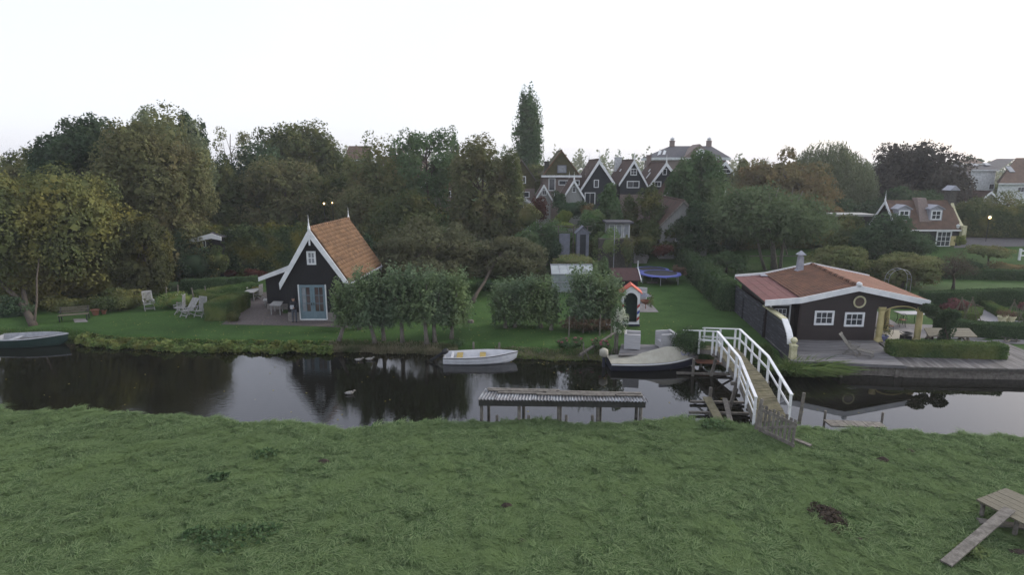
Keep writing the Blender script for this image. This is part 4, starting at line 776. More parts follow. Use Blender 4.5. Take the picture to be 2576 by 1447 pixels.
# willows, silver bushes behind the pollards
tree('goat_willow', 'grey olive goat willow right of the cottage roof', 1078, 545, 770, 118, 49, L_grey, n=16000, leaf=0.19, nb=80, br=(.16,.3), trunk=.18, nl=14, extra=[(960,600,720,55,1,3000)])
tree('goat_willow', 'grey olive goat willow above the shaded trampoline', 1272, 588, 705, 92, 51, L_grey, n=9500, leaf=0.19, nb=60, br=(.18,.32), trunk=.16, base=G(1186, 765, LAWN), nl=12)
tree('hazel_tree', 'dark green hazel against the cottage gable end', 935, 590, 720, 46, 50, L_dark, n=5000, leaf=0.2, nb=34, trunk=.12)
tree('hazel_tree', 'dark evergreen left of the hanging hornbeam twigs', 452, 590, 740, 46, 54, L_dark, n=7000, leaf=0.22, nb=40, trunk=.15)
tree('yew_tree', 'dark garden tree by the terrace trellis', 1375, 560, 650, 62, 61, L_green, n=6500, leaf=0.2, nb=40, trunk=.15)
tree('hazel_tree', 'dark bushy tree behind the white stair railing', 1655, 545, 650, 55, 64, L_darkwarm, n=5500, leaf=0.24, nb=36, trunk=.15)
tree('hazel_tree', 'dark shrubby tree in front of the grey barn wall', 1756, 520, 640, 52, 62, L_dark, n=7000, leaf=0.24, nb=40, trunk=.16)
tree('hazel_tree', 'olive tree growing over the left end of the lime screen', 500, 560, 640, 55, 68, L_darkwarm, n=4500, leaf=0.28, nb=30, trunk=.16)
# pollard willows along the bank
GP = 'pollard willows along the bank'
def pollard(label, bx, by, topx, ytop, ybot, hw, n=4600, leanx=0):
    b = G(bx, by, LAWN-.05); Y = b.y+0.3; n = int(n*1.65); global TREES
    TREES += 1; rg = np.random.default_rng(300+TREES*7); tp = D(topx, ytop, Y); bt = D(topx, ybot, Y); c = (tp+bt)/2; rz = (tp.z-bt.z)/2; rx = hw*Y/FPX
    root = thing('pollard_willow', label, 'tree', b, GP)
    rx *= 1.16; ns = n//20; hz0 = np.array((c.x, Y, bt.z+rz*0.5)); dv = rg.normal(size=(ns, 3)); dv[:, 2] = rg.uniform(-.5, 1.35, ns)*np.linalg.norm(dv[:, :2], axis=1)*1.5; dv /= np.linalg.norm(dv, axis=1, keepdims=True)
    ext = np.where(dv[:, 2:3] > 0, 1.0, .75)*np.stack([np.full(ns, rx), np.full(ns, rx), np.where(dv[:, 2] > 0, rz*(1.45+.3*dv[:, 2]), rz*.75)], axis=1)
    ln = rg.uniform(.62, 1.08, ns)[:, None]; hs = rg.uniform(0, 1, ns); Pl = []; Dl = []; Hl = []
    for k in range(20):
        t = .22+.78*(k+rg.uniform(0, 1, (ns, 1)))/20; sag = np.zeros((ns, 3)); sag[:, 2] = -.22*(t[:, 0]**2)*(1-dv[:, 2])*rx; Pl.append(hz0+dv*ext*ln*t+sag+rg.normal(size=(ns, 3))*.07); Dl.append(dv); Hl.append(np.clip(hs*.6+.4*rg.uniform(0, 1, ns), 0, 1))
    P = np.concatenate(Pl); dd = np.concatenate(Dl); hue = np.concatenate(Hl)
    quads('crown', leaf_quads(rg, P, .18, dd*.5, upb=1.0, asp=.48, droop=.2), hue, L_willow, root)
    hd = Vector((c.x, Y, bt.z+rz*0.45)); mid = b.lerp(hd, .55)+Vector((rg.normal()*.06, 0, 0)); m = MB(); m.tube([b, b.lerp(mid, .5), mid, hd, hd+Vector((0, 0, .25))], [.16, .12, .115, .16, .09], 8)
    for i in range(10):
        a = i*.63; e = hd+Vector((math.cos(a)*rx*.6, math.sin(a)*rx*.6, rz*rg.uniform(.3, 1.1))); m.tube([hd, hd.lerp(e, .5)+Vector((0, 0, .15)), e], [.05, .035, .012], 5)
    m.build('trunk', M_barkpale, root, smooth=True)
for a in (('pollard willow half covering the blue-grey doors, first of the row', 853,858,868,700,817,42,4200),
          ('pollard willow with pale leaning trunk, second in the row from the cottage', 944,864,922,672,824,50,5600),
          ('pollard willow with upright trunk, third in the row from the cottage', 966,858,962,690,820,40,4200),
          ('pollard willow with dark trunk, fourth in the row from the cottage', 1012,862,1008,664,812,50,5600),
          ('pollard willow with upright stem, fifth in the row from the cottage', 1074,866,1068,668,810,50,5600),
          ('pollard willow with crooked slim stem, sixth in the row', 1094,862,1100,690,812,42,4200),
          ('pollard willow with thick stem beside the white rowing boat', 1136,855,1142,678,820,50,5600),
          ('pollard willow with split pale trunk beyond the mown gap', 1294,826,1312,694,807,48,5200),
          ('pollard willow in the middle of the second clump', 1362,826,1358,690,806,44,5000),
          ('slim pollard willow at the greenhouse end of the second clump', 1386,832,1384,712,812,32,2800),
          ('bushy pollard willow in front of the dark red roofed shed', 1480,832,1470,664,808,58,6800),
          ('pollard willow beside the striped sentry box', 1530,830,1530,686,810,48,5200),
          ('pollard willow at the lawn end of the second clump', 1271,828,1268,700,808,44,4600),
          ('small pollard willow behind the first willow of the row', 905,830,895,712,802,36,3400)): pollard(*a)
# ---------------------------------------------------------------- hedges and shrubs
hedge('clipped_hedge', 'clipped hedge running along the back of the left lawn', [G(470,738,LAWN), G(585,732,LAWN), G(640,728,LAWN)], 0.9, 1.15, L_hedged)
hedge('clipped_hedge', 'long clipped hedge slanting from the terrace table to the flower bed', [G(630,746,LAWN), G(515,766,LAWN)], 1.5, 1.05, L_hedge)
hedge('clipped_hedge', 'clipped hedge returning from slanting hedge towards the paved yard', [G(520,772,LAWN), G(600,772,LAWN)], 0.9, 0.95, L_hedge)
hedge('clipped_hedge', 'clipped hedge ending at the paved yard beside the pale chairs', [G(598,778,LAWN), G(552,803,LAWN)], 1.5, 1.2, L_hedge)
hedge('lime_screen', 'tall clipped lime screen behind the left lawn', [G(540,700,LAWN), G(775,690,LAWN)], 1.1, 4.7, leafmat('lime_screen_leaves', (0.042,0.066,0.034), (0.100,0.130,0.060), (0.160,0.150,0.040), scale=.5), leaf=.24, dens=75, rough=.3)
hedge('clipped_hedge', 'low yellowish hedge under the lime screen lamp', [G(478,706,LAWN), G(540,706,LAWN)], 1.0, 1.5, L_darkwarm, leaf=.14, dens=150, rough=.12)
hedge('garden_hedge', 'long rough hedge between the mown lawn and the fruit trees', [G(1830,778,LAWN), G(1715,668,LAWN)], 1.5, 2.0, L_hedged, leaf=.15, dens=130, rough=.16, round_=.35)
hedge('box_hedge', 'rectangular box hedge standing on the waterside deck', [G(2248,893,.62), G(2505,900,.62)], 0.85, 0.8, L_hedge, z0=.60, leaf=.085, dens=420)
hedge('box_hedge', 'long box hedge between picnic table and gravel beds', [G(2370,828,LAWN), G(2452,845,LAWN), G(2600,850,LAWN)], 1.0, 0.85, L_hedged)
hedge('box_hedge', 'low box edging in front of the pink shrub', [G(2385,800,LAWN), G(2440,806,LAWN), G(2455,790,LAWN)], 0.7, 0.5, L_hedge)
hedge('box_hedge', 'low box edging slanting along the gravel path', [G(2470,770,LAWN), G(2530,802,LAWN), G(2600,808,LAWN)], 0.7, 0.5, L_hedge)
hedge('box_hedge', 'dark clipped hedge behind the pink shrub and cane wigwams', [G(2330,775,LAWN), G(2450,770,LAWN), G(2640,765,LAWN)], 1.0, 1.2, L_hedged)
hedge('long_hedge', 'long low hedge at the far end of the right lawn', [G(2345,700,LAWN), G(2650,706,LAWN)], 1.0, 0.9, L_hedged, leaf=.12, dens=200)
hedge('long_hedge', 'tall dark hedge behind the white field gate', [D(2430,600,71), D(2680,600,70)], 2.6, 3.2, L_darkwarm, leaf=.26, dens=50, rough=.3, round_=.4)
hedge('garden_hedge', 'shaggy hedge with dry stems behind the greenhouse', [G(1370,668,LAWN), G(1500,662,LAWN)], 1.4, 1.5, L_darkwarm, leaf=.16, dens=110, rough=.25)
hedge('garden_hedge', 'dark shrub border beyond the barge', [G(1780,645,LAWN), G(1830,640,LAWN)], 1.5, 1.6, L_dark, leaf=.2, dens=70, rough=.3)
b0 = G(1740, 897, LAWN); bush('box_ball', 'round clipped box ball beside the white bridge', (b0.x, b0.y+.3, LAWN+.72), (.92, .92, .86), L_hedged, n=7000, leaf=.085, nb=60)
def B(name, label, px, py, hw, hh, Y, material, n=1500, leaf=.18, cat='bush', dy=.8, **k):
    c = D(px, py, Y); bush(name, label, c, (hw*Y/FPX, hw*Y/FPX*dy, hh*Y/FPX), material, n, leaf, cat=cat, **k)
B('garden_shrub', 'dark leafy shrub in front of the low cabin', 492, 668, 48, 40, 52, L_dark, 3600, .17)
B('garden_shrub', 'dark leafy shrub between the cabin window and lime screen', 545, 655, 30, 32, 52.5, L_darkwarm, 2200, .17)
B('topiary_bush', 'rounded golden green topiary dome in the terraced garden', 1417, 548, 25, 22, 64, L_topiary, 2600, .12)
B('topiary_bush', 'spreading yellow green conifer below the topiary dome', 1420, 566, 34, 9, 62, L_topiary, 1500, .14)
B('garden_shrub', 'orange brown rounded shrub right of the topiary dome', 1476, 528, 18, 16, 68, L_orange, 900, .2)
B('garden_shrub', 'bright green shrub beside the orange brown shrub', 1490, 550, 34, 22, 65, L_fresh, 1900, .18)
B('garden_shrub', 'dark red shrub in front of the narrow grey shed', 1357, 530, 24, 32, 68, L_red, 1500, .2)
B('garden_shrub', 'broad grey green shrub below the tall grey shed', 1440, 525, 50, 22, 69, L_dark, 2200, .2)
B('garden_shrub', 'olive shrub left of the dark red shrub', 1325, 545, 32, 34, 66, L_olive, 1800, .2)
B('garden_shrub', 'dark bush between the two grey sheds', 1404, 502, 17, 22, 71, L_dark, 900, .2)
B('garden_shrub', 'dark green rounded shrub above the blue garden hut', 1480, 566, 30, 14, 60, L_dark, 1200, .18)
B('garden_shrub', 'fresh green leafy bush hiding the glass summerhouse', 1530, 615, 42, 40, 59, L_fresh, 3200, .17)
B('garden_shrub', 'tall yellowish green shrub beside the white stair railing', 1578, 628, 17, 36, 57.5, L_olive, 1700, .15)
B('garden_shrub', 'dark shrub under the terrace trellis', 1392, 625, 34, 42, 58, L_dark, 2600, .18)
B('garden_shrub', 'grey green willow scrub left of the greenhouse', 1330, 660, 40, 40, 53, L_grey, 3000, .16)
B('garden_shrub', 'grey olive shrub at the greenhouse gable', 1362, 700, 34, 26, 50.5, L_grey, 2200, .15)
B('garden_shrub', 'olive shrub between goat willow and greenhouse', 1308, 690, 40, 22, 51.5, L_olive, 2200, .15)
B('garden_shrub', 'leafy shrub at the corner of the dark red roofed shed', 1536, 712, 22, 24, 48.5, L_green, 1600, .13)
B('garden_shrub', 'loose green shrub right of the greenhouse', 1512, 680, 26, 32, 51, L_green, 2000, .14)
B('garden_shrub', 'low scrub in front of the shaggy hedge', 1440, 655, 66, 12, 53, L_apple, 1800, .14)
B('garden_shrub', 'reddish brown shrub beyond the trampolines', 1665, 630, 28, 16, 58, L_red, 900, .16)
B('garden_shrub', 'dark shrub at the foot of the twiggy tree', 1625, 615, 40, 30, 62, L_darkwarm, 1800, .2)
B('garden_shrub', 'brown leaf heap shrub at the end of the long rough hedge', 1708, 682, 20, 14, 54, L_deadleaf, 900, .13)
B('garden_shrub', 'pale yellow flowering shrub by the yellow shutter', 2417, 604, 13, 14, 65, L_topiary, 600, .16)
B('pink_shrub', 'dusty pink shrub inside the box edging', 2405, 770, 34, 17, 42.5, L_pink, 2600, .11)
B('pink_shrub', 'small pink shrub behind the second cane wigwam', 2580, 772, 18, 14, 42.5, L_pink, 900, .11)
B('garden_shrub', 'orange shrub in the border behind the long low hedge', 2530, 672, 50, 12, 60, L_orange, 1700, .15)
B('garden_shrub', 'dark shrub border between flat topped tree and long low hedge', 2440, 668, 42, 14, 60, L_dark, 1500, .16)
B('garden_shrub', 'reddish flowers behind the slanting clipped hedge', 640, 690, 26, 14, 52, L_red, 1300, .14)
B('garden_shrub', 'red shrub beside the lime screen stems', 580, 690, 20, 10, 55, L_red, 800, .14)
B('garden_shrub', 'yellow green shrub at the corner of the cottage', 887, 808, 22, 24, 38.5, L_olive, 2200, .11)
B('garden_shrub', 'rough dark shrub under the yellow tree by the bench', 300, 760, 75, 30, 43, L_darkwarm, 4200, .15)
B('garden_shrub', 'shadowed shrubs behind the slatted bench', 175, 775, 70, 34, 43, L_darkwarm, 3800, .16)
B('garden_shrub', 'dark shrub overhanging the green boat', 30, 790, 52, 40, 41, L_dark, 3000, .17)
B('garden_shrub', 'loose shrub with brown seed heads at the hedge end', 588, 800, 18, 16, 39.3, L_darkwarm, 1300, .09)
B('garden_shrub', 'pale flowering herb at the corner of the clipped hedge', 545, 782, 16, 15, 40.5, L_bank, 1000, .1)
B('flower_bed', 'loose green flower bed between leaning posts', 450, 757, 52, 22, 43.2, L_bank, 3200, .11, cat='flower bed')
B('garden_shrub', 'dark rosebush in front of the lime screen trunks', 430, 728, 50, 30, 50, L_dark, 2600, .17)
B('garden_shrub', 'fern clump beside the low stump on the lawn', 1225, 716, 26, 16, 47, L_dark, 1200, .15)
B('garden_shrub', 'bank shrub beside the outboard of the rowing boat', 1150, 868, 22, 14, 34.3, L_green, 1100, .1)
tree('thorn_tree', 'dark olive tree filling the edge behind the big yellow olive tree', 40, 392, 600, 62, 70, L_darkwarm, n=8000, leaf=0.32, nb=45, trunk=.25)
tree('lime_tree', 'olive tree between dark spreading tree and yellow olive tree', 105, 375, 600, 62, 68, L_olive, n=8000, leaf=0.32, nb=45, trunk=.25)
# far wood that reads as one mass
rg = np.random.default_rng(8); P = []; H = []
for x in np.arange(-330, 340, 2.6):
    for k in range(2):
        Y = rg.uniform(225, 260); h = rg.uniform(8.5, 14.5)*(0.8 if abs(x) > 90 else 1)-1.5*(x > 60); w = rg.uniform(2.2, 4.2); cx = x+rg.normal()*2
        p, d, hu, _ = blob_cloud(rg, (cx, Y, 3.5+h/2), (w, w, h/2), 120, 14, (.22, .4), 'column'); P.append(p); H.append(hu)
P = np.concatenate(P); H = np.concatenate(H); tag(quads('far_wood', leaf_quads(rg, P, 1.1, asp=.7), H, L_far), 'pale belt of poplars on the horizon behind the houses', 'wood', kind='stuff')
P = []; H = []
for x in np.arange(-150, 150, 6.5):
    Y = rg.uniform(125, 150); h = rg.uniform(4, 7); cx = x+rg.normal()*2
    p, d, hu, _ = blob_cloud(rg, (cx, Y, 3.5+h/2), (4.5, 4, h/2), 420, 18, (.22, .4), 'round'); P.append(p); H.append(hu)
P = np.concatenate(P); H = np.concatenate(H); tag(quads('village_greenery', leaf_quads(rg, P, .75, asp=.7), H, L_olive), 'mass of shrubs and low trees between the far houses', 'greenery', kind='stuff')
# ---------------------------------------------------------------- bank plants
def bankstuff(name, label, x0, x1, n, material, leaf, h, over, seed, asp=.75, droop=0, blade=False, inn=.55):
    rg = np.random.default_rng(seed); x = rg.uniform(x0, x1, n); P = np.zeros((n, 3)); t = rg.uniform(0, 1, n)
    for i in range(n):
        cl = max(.25, 0.62+0.4*math.sin(x[i]*2.3)*math.sin(x[i]*.9+1)+.22*math.sin(x[i]*5.1)); d = -over+(over+inn)*t[i]; y = fbank(x[i])+d; hh = h*cl*(math.sin(min(1, t[i]*1.1+.12)*math.pi))
        z0 = max(0.02, landz(x[i], y)); P[i] = (x[i], y, z0*0.9+hh*rg.uniform(.2, 1))
    if blade:
        a = rg.normal(size=(n, 3))*np.array([.35, .4, .1])+np.array([0, -.25, .8]); a /= np.linalg.norm(a, axis=1, keepdims=True); b = np.cross(a, rg.normal(size=(n, 3))); b /= np.linalg.norm(b, axis=1, keepdims=True)
        s = (leaf*rg.uniform(.6, 1.4, n))[:, None]; q = np.stack([P-a*s*.5-b*.016, P-a*s*.5+b*.016, P+a*s*.5+b*.006, P+a*s*.5-b*.006], axis=1)
    else: q = leaf_quads(rg, P, leaf, None, upb=1.4, asp=asp, droop=droop)
    return tag(quads(name, q, rg.uniform(0, 1, n), material), label, 'plants', kind='stuff')
bankstuff('bank_plants', 'broad leaved plants hanging over the left bank', -27.2, -10.6, 10000, L_bank, .24, .55, .65, 1)
bankstuff('bank_plants', 'broad leaved plants beside the rowing boat bank', -0.8, 6.6, 3000, L_bank, .11, .28, .35, 5)
bankstuff('dry_grass', 'dry grass along the bank below the pollard willows', -11, -3.2, 9000, L_dry, .36, .30, .30, 2, blade=True)
bankstuff('dry_grass', 'short dry grass along the bank right of rowing boat', -1.0, 6.3, 5200, L_dry, .26, .22, .28, 3, blade=True)
bankstuff('dry_grass', 'shaded grass fringe under the dark shrub at the green boat', -40, -26.5, 3500, L_reed, .3, .25, .3, 4, blade=True)
bankstuff('reeds', 'rough reed grass on the bank beside the white bridge', 11.2, 14.7, 4200, L_reed, .55, .5, .3, 6, blade=True, inn=1.4)
rc = G(2012, 938, 0); rg = np.random.default_rng(12); n = 1900; a = rg.uniform(0, 6.283, n); r_ = np.sqrt(rg.uniform(0, 1, n)); base = np.stack([rc.x-.2+np.cos(a)*r_*1.45, rc.y-.35+np.sin(a)*r_*.5, np.full(n, .05)], axis=1)
dr = np.stack([np.cos(a)*r_*.9+rg.normal(size=n)*.25+.25, np.sin(a)*r_*.7-.25+rg.normal(size=n)*.2, rg.uniform(.55, 1.0, n)], axis=1); ln = rg.uniform(.65, 1.2, n)[:, None]; sd2 = np.cross(dr, rg.normal(size=(n, 3))); sd2 /= np.linalg.norm(sd2, axis=1, keepdims=True)
m1 = base+dr*ln*.6; e1 = base+dr*ln*np.array([1.25, 1.25, .72])
q = np.concatenate([np.stack([base-sd2*.026, base+sd2*.026, m1+sd2*.022, m1-sd2*.022], axis=1), np.stack([m1-sd2*.022, m1+sd2*.022, e1+sd2*.004, e1-sd2*.004], axis=1)]); h = rg.uniform(0, 1, n)
tag(quads('reeds', q, np.concatenate([h, h]), L_reed), 'arching green reed clump at the corner of the waterside deck', 'plants', kind='stuff')
# fallen leaves on lawn and water
n = 900; x = rg.uniform(-27, 12, n); y = np.array([rg.uniform(fbank(v)+.8, 46) for v in x]); P = np.stack([x, y, np.array([landz(a, b)+.015 for a, b in zip(x, y)])], axis=1)
tag(quads('lawn_leaves', leaf_quads(rg, P, .085, None, upb=8, asp=.8), rg.uniform(0, 1, n), L_fallen), 'scattered yellow leaves on the lawns', 'leaves', kind='stuff')
n = 170; x = rg.uniform(-28, 16, n); y = np.array([rg.uniform(nbank(v)+.6, fbank(v)-.3) for v in x]); y = np.where(rg.uniform(0, 1, n) < .55, np.array([fbank(v) for v in x])-rg.uniform(.3, 1.2, n), y)
P = np.stack([x, y, np.full(n, .012)], axis=1); tag(quads('floating_leaves', leaf_quads(rg, P, .09, None, upb=20, asp=.7), rg.uniform(0, 1, n), L_fallen), 'yellow leaves floating on the dark water', 'leaves', kind='stuff')
# weeds in the pasture
L_weed = leafmat('weed_leaves', (0.050,0.092,0.040), (0.098,0.150,0.075))
def weed(name, label, px, py, r, n, leaf, h, material=L_weed, cat='weeds'):
    c = G(px, py, .66); rg = np.random.default_rng(int(px)); a = rg.uniform(0, 6.283, n); rr = r*np.sqrt(rg.uniform(0, 1, n)); P = np.stack([c.x+rr*np.cos(a), c.y+rr*np.sin(a)*.8, .70+h*(1-rr/r*.7)*rg.uniform(.4, 1, n)], axis=1)
    tag(quads(name, leaf_quads(rg, P, leaf, None, upb=1.2, asp=.5), rg.uniform(0, 1, n), material, None, (c.x, c.y, .62)), label, cat)
weed('dock_plant', 'single broad leaved dock plant in the pasture', 553, 1208, .30, 46, .26, .22)
weed('nettle_patch', 'dark nettle patch in the long grass', 590, 1365, .85, 252, .15, .3)
weed('nettle_patch', 'small nettle clump left of the dark nettle patch', 500, 1352, .45, 102, .14, .26)
weed('nettle_patch', 'nettle clump near the dark nettle patch edge', 670, 1340, .4, 78, .14, .24)
weed('nettle_patch', 'faint nettle clump in the middle of the pasture', 665, 1148, .5, 102, .14, .22)
weed('nettle_patch', 'bright green weeds beside the loose plank', 2445, 1395, .42, 260, .12, .3, L_fresh)
weed('nettle_patch', 'nettle clump near the leaning planks at the bridge', 1795, 1075, .5, 200, .14, .28, L_green)
# ================================================================ the brown cabin with the red roof on the right
CBY = 34.45; SHX = 0.15
def cf(a, b, c): return (a+SHX*b, CBY+b-0.015*(a-17), c)
cab = thing('canal_cabin', 'low dark brown boarded cabin with red tiled roof, porch columns and round window', 'cabin', (20.2, CBY, LAWN))
eL, kn, pk_, eR = (14.85, 3.00), (16.95, 3.17), (20.2, 3.90), (24.4, 3.02)
m = MB(cf); m.prism([(17.06,0,.4),(21.55,0,.4),(21.55,0,3.45),(20.2,0,3.72),(17.06,0,3.05)], (0,7.6,0)); m.build('wall', M_brown, cab)
m = MB(cf); m.prism([(15.75,.7,.4),(17.05,.7,.4),(17.05,.7,2.92),(15.75,.7,2.92)], (-.42,6.9,0)); m.build('side_wall', M_brown, cab)
m = MB(cf); m.prism([(21.5,0,2.74),(24.2,0,2.74),(24.2,0,2.95),(20.8,0,3.62),(21.5,0,3.5)], (0,.25,0)); m.build('porch_gable', M_brown, cab)
m = MB(cf); m.prism([(21.5,.3,2.5),(24.2,.3,2.5),(24.2,.3,2.93),(21.5,.3,3.45)], (0,7.2,0)); m.build('porch_ceiling', M_brown, cab)
zz = 0.60; bh = 0.155
while zz < 3.72:
    t = min(zz+bh+.02, 3.78); x0 = max(17.0, 16.95+(t-3.17)/0.2245); x1 = 21.58 if t < 2.76 else min(24.25, 24.4-(t-3.02)/0.2095)
    if x1-x0 > .15:
        b = MB(cf); b.add([(x0,-.050,zz),(x1,-.050,zz),(x1,-.022,t),(x0,-.022,t),(x0,.01,zz),(x1,.01,zz),(x1,.01,t),(x0,.01,t)], [(0,1,2,3),(4,7,6,5),(0,4,5,1),(3,2,6,7),(0,3,7,4),(1,5,6,2)]); b.build('board', M_brown, cab)
    zz += bh
zz = .60
while zz < 2.9:
    b = MB(cf); b.add([(15.2,.645,zz),(17.0,.645,zz),(17.0,.672,zz+.2),(15.2,.672,zz+.2),(15.2,.7,zz),(17.0,.7,zz),(17.0,.7,zz+.2),(15.2,.7,zz+.2)], [(0,1,2,3),(0,4,5,1),(3,2,6,7),(0,3,7,4),(1,5,6,2)]); b.build('board', M_brown, cab); zz += .19
m = MB(cf); m.box(16.98, 17.12, -.075, .7, .55, 3.1); m.build('corner_post', M_brown, cab)
for (x0, y0, x1, y1) in ((2049,781,2094,817),(2124,785,2169,820.5)):
    p, q = D(x0, y0, CBY), D(x1, y1, CBY); window(cab, p.x, q.x, q.z, p.z, -.04, 3, 2, M_white, M_pane, fw=.115, mw=.035, fn=cf)
rc_ = D(2160, 758.5, CBY); m = MB(cf); N_ = 28
ring = []
for i in range(N_):
    t = 2*math.pi*i/N_
    for r_, yy in ((.37,-.05),(.37,-.11),(.28,-.11),(.28,-.05)): ring.append((rc_.x+r_*math.cos(t), yy, rc_.z+r_*math.sin(t)))
fs = [(i*4+j, ((i+1)%N_)*4+j, ((i+1)%N_)*4+(j+1)%4, i*4+(j+1)%4) for i in range(N_) for j in range(4)]
m.add(ring, fs); rw = m.build('round_window', M_creampost, cab, smooth=False)
m = MB(cf); m.add([(rc_.x+.29*math.cos(2*math.pi*i/N_), -.07, rc_.z+.29*math.sin(2*math.pi*i/N_)) for i in range(N_)], [tuple(range(N_))]); m.build('pane', M_panewarm, rw)
# side door with small panes
x0, x1, z0, z1 = 15.55, 16.62, .62, 2.62
m = MB(cf); m.box(x0-.09, x0, .56, .7, z0, z1+.09); m.box(x1, x1+.09, .56, .7, z0, z1+.09); m.box(x0, x1, .56, .7, z1, z1+.09); m.build('door_frame', M_white, cab)
m = MB(cf); m.box(x0, x1, .60, .66, z0, z1); dr = m.build('door', M_black, cab)
m = MB(cf)
for i in range(4): xx = x0+.18+i*.2367; m.box(xx-.018, xx+.018, .565, .598, 1.45, z1-.2)
for j in range(4): zz = 1.45+j*.323; m.box(x0+.18, x1-.18, .567, .596, zz-.018, zz+.018)
m.build('glazing_bars', M_white, dr)
for i in range(3):
    for j in range(3): g = MB(cf); g.box(x0+.18+i*.2367+.018, x0+.18+(i+1)*.2367-.018, .585, .599, 1.468+j*.323, 1.468+(j+1)*.323-.036); g.build('pane', M_pane, dr)
m = MB(cf); m.box(x1-.12, x1-.05, .52, .60, 1.3, 1.36); m.build('handle', M_steel, dr)
# roof: felt strips, brown and pale tiles
def slope(p0, p1, name, material, parent, rows, wave):
    (xa, za), (xb, zb) = p0, p1; Ls = math.hypot(xb-xa, zb-za); m = MB(cf); nu = int(7.9/wave*4)
    for r in range(rows):
        t0 = r/rows; t1 = (r+1)/rows+.01
        def pt(u, v, t0=t0, t1=t1):
            t = t0+(t1-t0)*v; k = u*nu; w = .022*math.sin(k*math.pi/2)+.012*math.sin(k*math.pi+.7); return (xa+(xb-xa)*t, -.38+8.1*u, za+(zb-za)*t+.10+.035*(v if zb < za else 1-v)+w)
        m.grid(pt, nu, 1)
    return m.build(name, material, parent)
m = MB(cf)
for (p, q) in ((eL, kn), (kn, pk_), (pk_, eR)): m.prism([(p[0],-.40,p[1]-.06),(q[0],-.40,q[1]-.06),(q[0],-.40,q[1]+.05),(p[0],-.40,p[1]+.05)], (0,8.14,0))
rb = m.build('roof', M_timberdark, cab)
tag(slope(kn, pk_, 'brown_tiles', M_tilebrown, rb, 17, .21), kind='stuff'); tag(slope(pk_, eR, 'pale_orange_tiles', M_tileorange, rb, 20, .21), kind='stuff')
for i in range(8):
    for j in range(4):
        u0 = -.38+8.1*i/8; u1 = -.38+8.1*(i+1)/8; x0 = eL[0]+(kn[0]+.08-eL[0])*j/4; x1 = eL[0]+(kn[0]+.08-eL[0])*(j+1)/4; z0 = eL[1]+(kn[1]-eL[1])*j/4; z1 = eL[1]+(kn[1]-eL[1])*(j+1)/4
        m = MB(cf); m.prism([(x0,u0+.006,z0+.052),(x1+.03,u0+.006,z1+.056),(x1+.03,u0+.006,z1+.068),(x0,u0+.006,z0+.075)], (0,u1-u0-.012,0)); m.build('felt_sheet', M_roofred, rb)
for i in range(26):
    m = MB(cf); m.tube([(pk_[0],-.38+i*.311,pk_[1]+.13),(pk_[0],-.38+(i+1)*.311+.02,pk_[1]+.115)], [.12,.10], 8); m.build('ridge_tile', M_tilebrown if i % 3 else M_tileorange, rb, smooth=True)
for (p, q) in ((eL, kn), (kn, pk_), (pk_, eR)):
    m = MB(cf); m.prism([(p[0],-.46,p[1]-.17),(q[0]+.005,-.46,q[1]-.17),(q[0]+.005,-.46,q[1]+.17),(p[0],-.46,p[1]+.17)], (0,.075,0)); m.build('fascia', M_white, cab)
    m = MB(cf); m.prism([(p[0],7.72,p[1]-.12),(q[0]+.005,7.72,q[1]-.12),(q[0]+.005,7.72,q[1]+.22),(p[0],7.72,p[1]+.22)], (0,.10,0)); m.build('rear_fascia', M_white, cab)
m = MB(cf); m.box(eR[0], eR[0]+.06, -.46, 7.8, eR[1]-.12, eR[1]+.1); m.build('eaves_board', M_brown, cab)
m = MB(cf); m.tube([(pk_[0], -.47, pk_[1]+.22), (pk_[0], -.30, pk_[1]+.22)], .15, 10); m.build('ridge_end', M_white, cab, smooth=True)
fl = Vector(cf(19.05, 6.7, 3.70)); m = MB(); m.lathe([(.42,-.1),(.36,.06),(.27,.10),(.22,.95),(.22,1.0)], fl, sq=True); ch = m.build('flue', M_zinc, cab); m = MB(); m.lathe([(.17,1.0),(.17,1.12),(.36,1.12),(.36,1.16),(.03,1.42)], fl, sq=True); m.build('flue_cap', M_zinc, ch)
m = MB(cf); m.box(16.5, 16.95, 6.9, 7.5, 3.27, 3.31); m.build('flashing', M_zinc, rb)
# porch columns and arch
def column(p, h):
    m = MB(); m.lathe([(.26,0),(.26,.10),(.22,.13),(.20,.20),(.168,.26),(.172,h*.5),(.155,h-.34),(.155,h-.30),(.175,h-.28),(.16,h-.22),(.20,h-.12),(.22,h-.10),(.22,h)], p, 18); m.build('porch_column', M_cream, cab, smooth=False)
column((21.85, CBY-.10, LAWN+.03), 2.12); column((24.12, CBY-.12, LAWN+.03), 2.12); column((23.75, CBY+2.35, LAWN+.03), 2.05)
m = MB(cf); ap = []
for i in range(17): t = i/16; xx = 22.02+1.98*t; ap.append((xx, 2.38+.34*math.sin(math.pi*t)**.55))
for (a0, b0), (a1, b1) in zip(ap, ap[1:]): m.add([(a0,-.10,b0),(a1,-.10,b1),(a1,-.10,b1+.07),(a0,-.10,b0+.07),(a0,.2,b0),(a1,.2,b1),(a1,.2,b1+.07),(a0,.2,b0+.07)], [(0,1,2,3),(0,4,5,1),(3,2,6,7)])
m.build('arch', M_cream, cab)
m = MB(cf); m.add([(a,-.03,b+.06) for a, b in ap]+[(24.2,-.03,2.85),(21.6,-.03,2.85)], [tuple(range(len(ap)+2))]); m.build('arch_boarding', M_brown, cab)
m = MB(cf); m.box(21.56, 24.25, -.25, 2.5, LAWN-.1, LAWN+.05); m.build('porch_floor', M_tilefloor, cab)
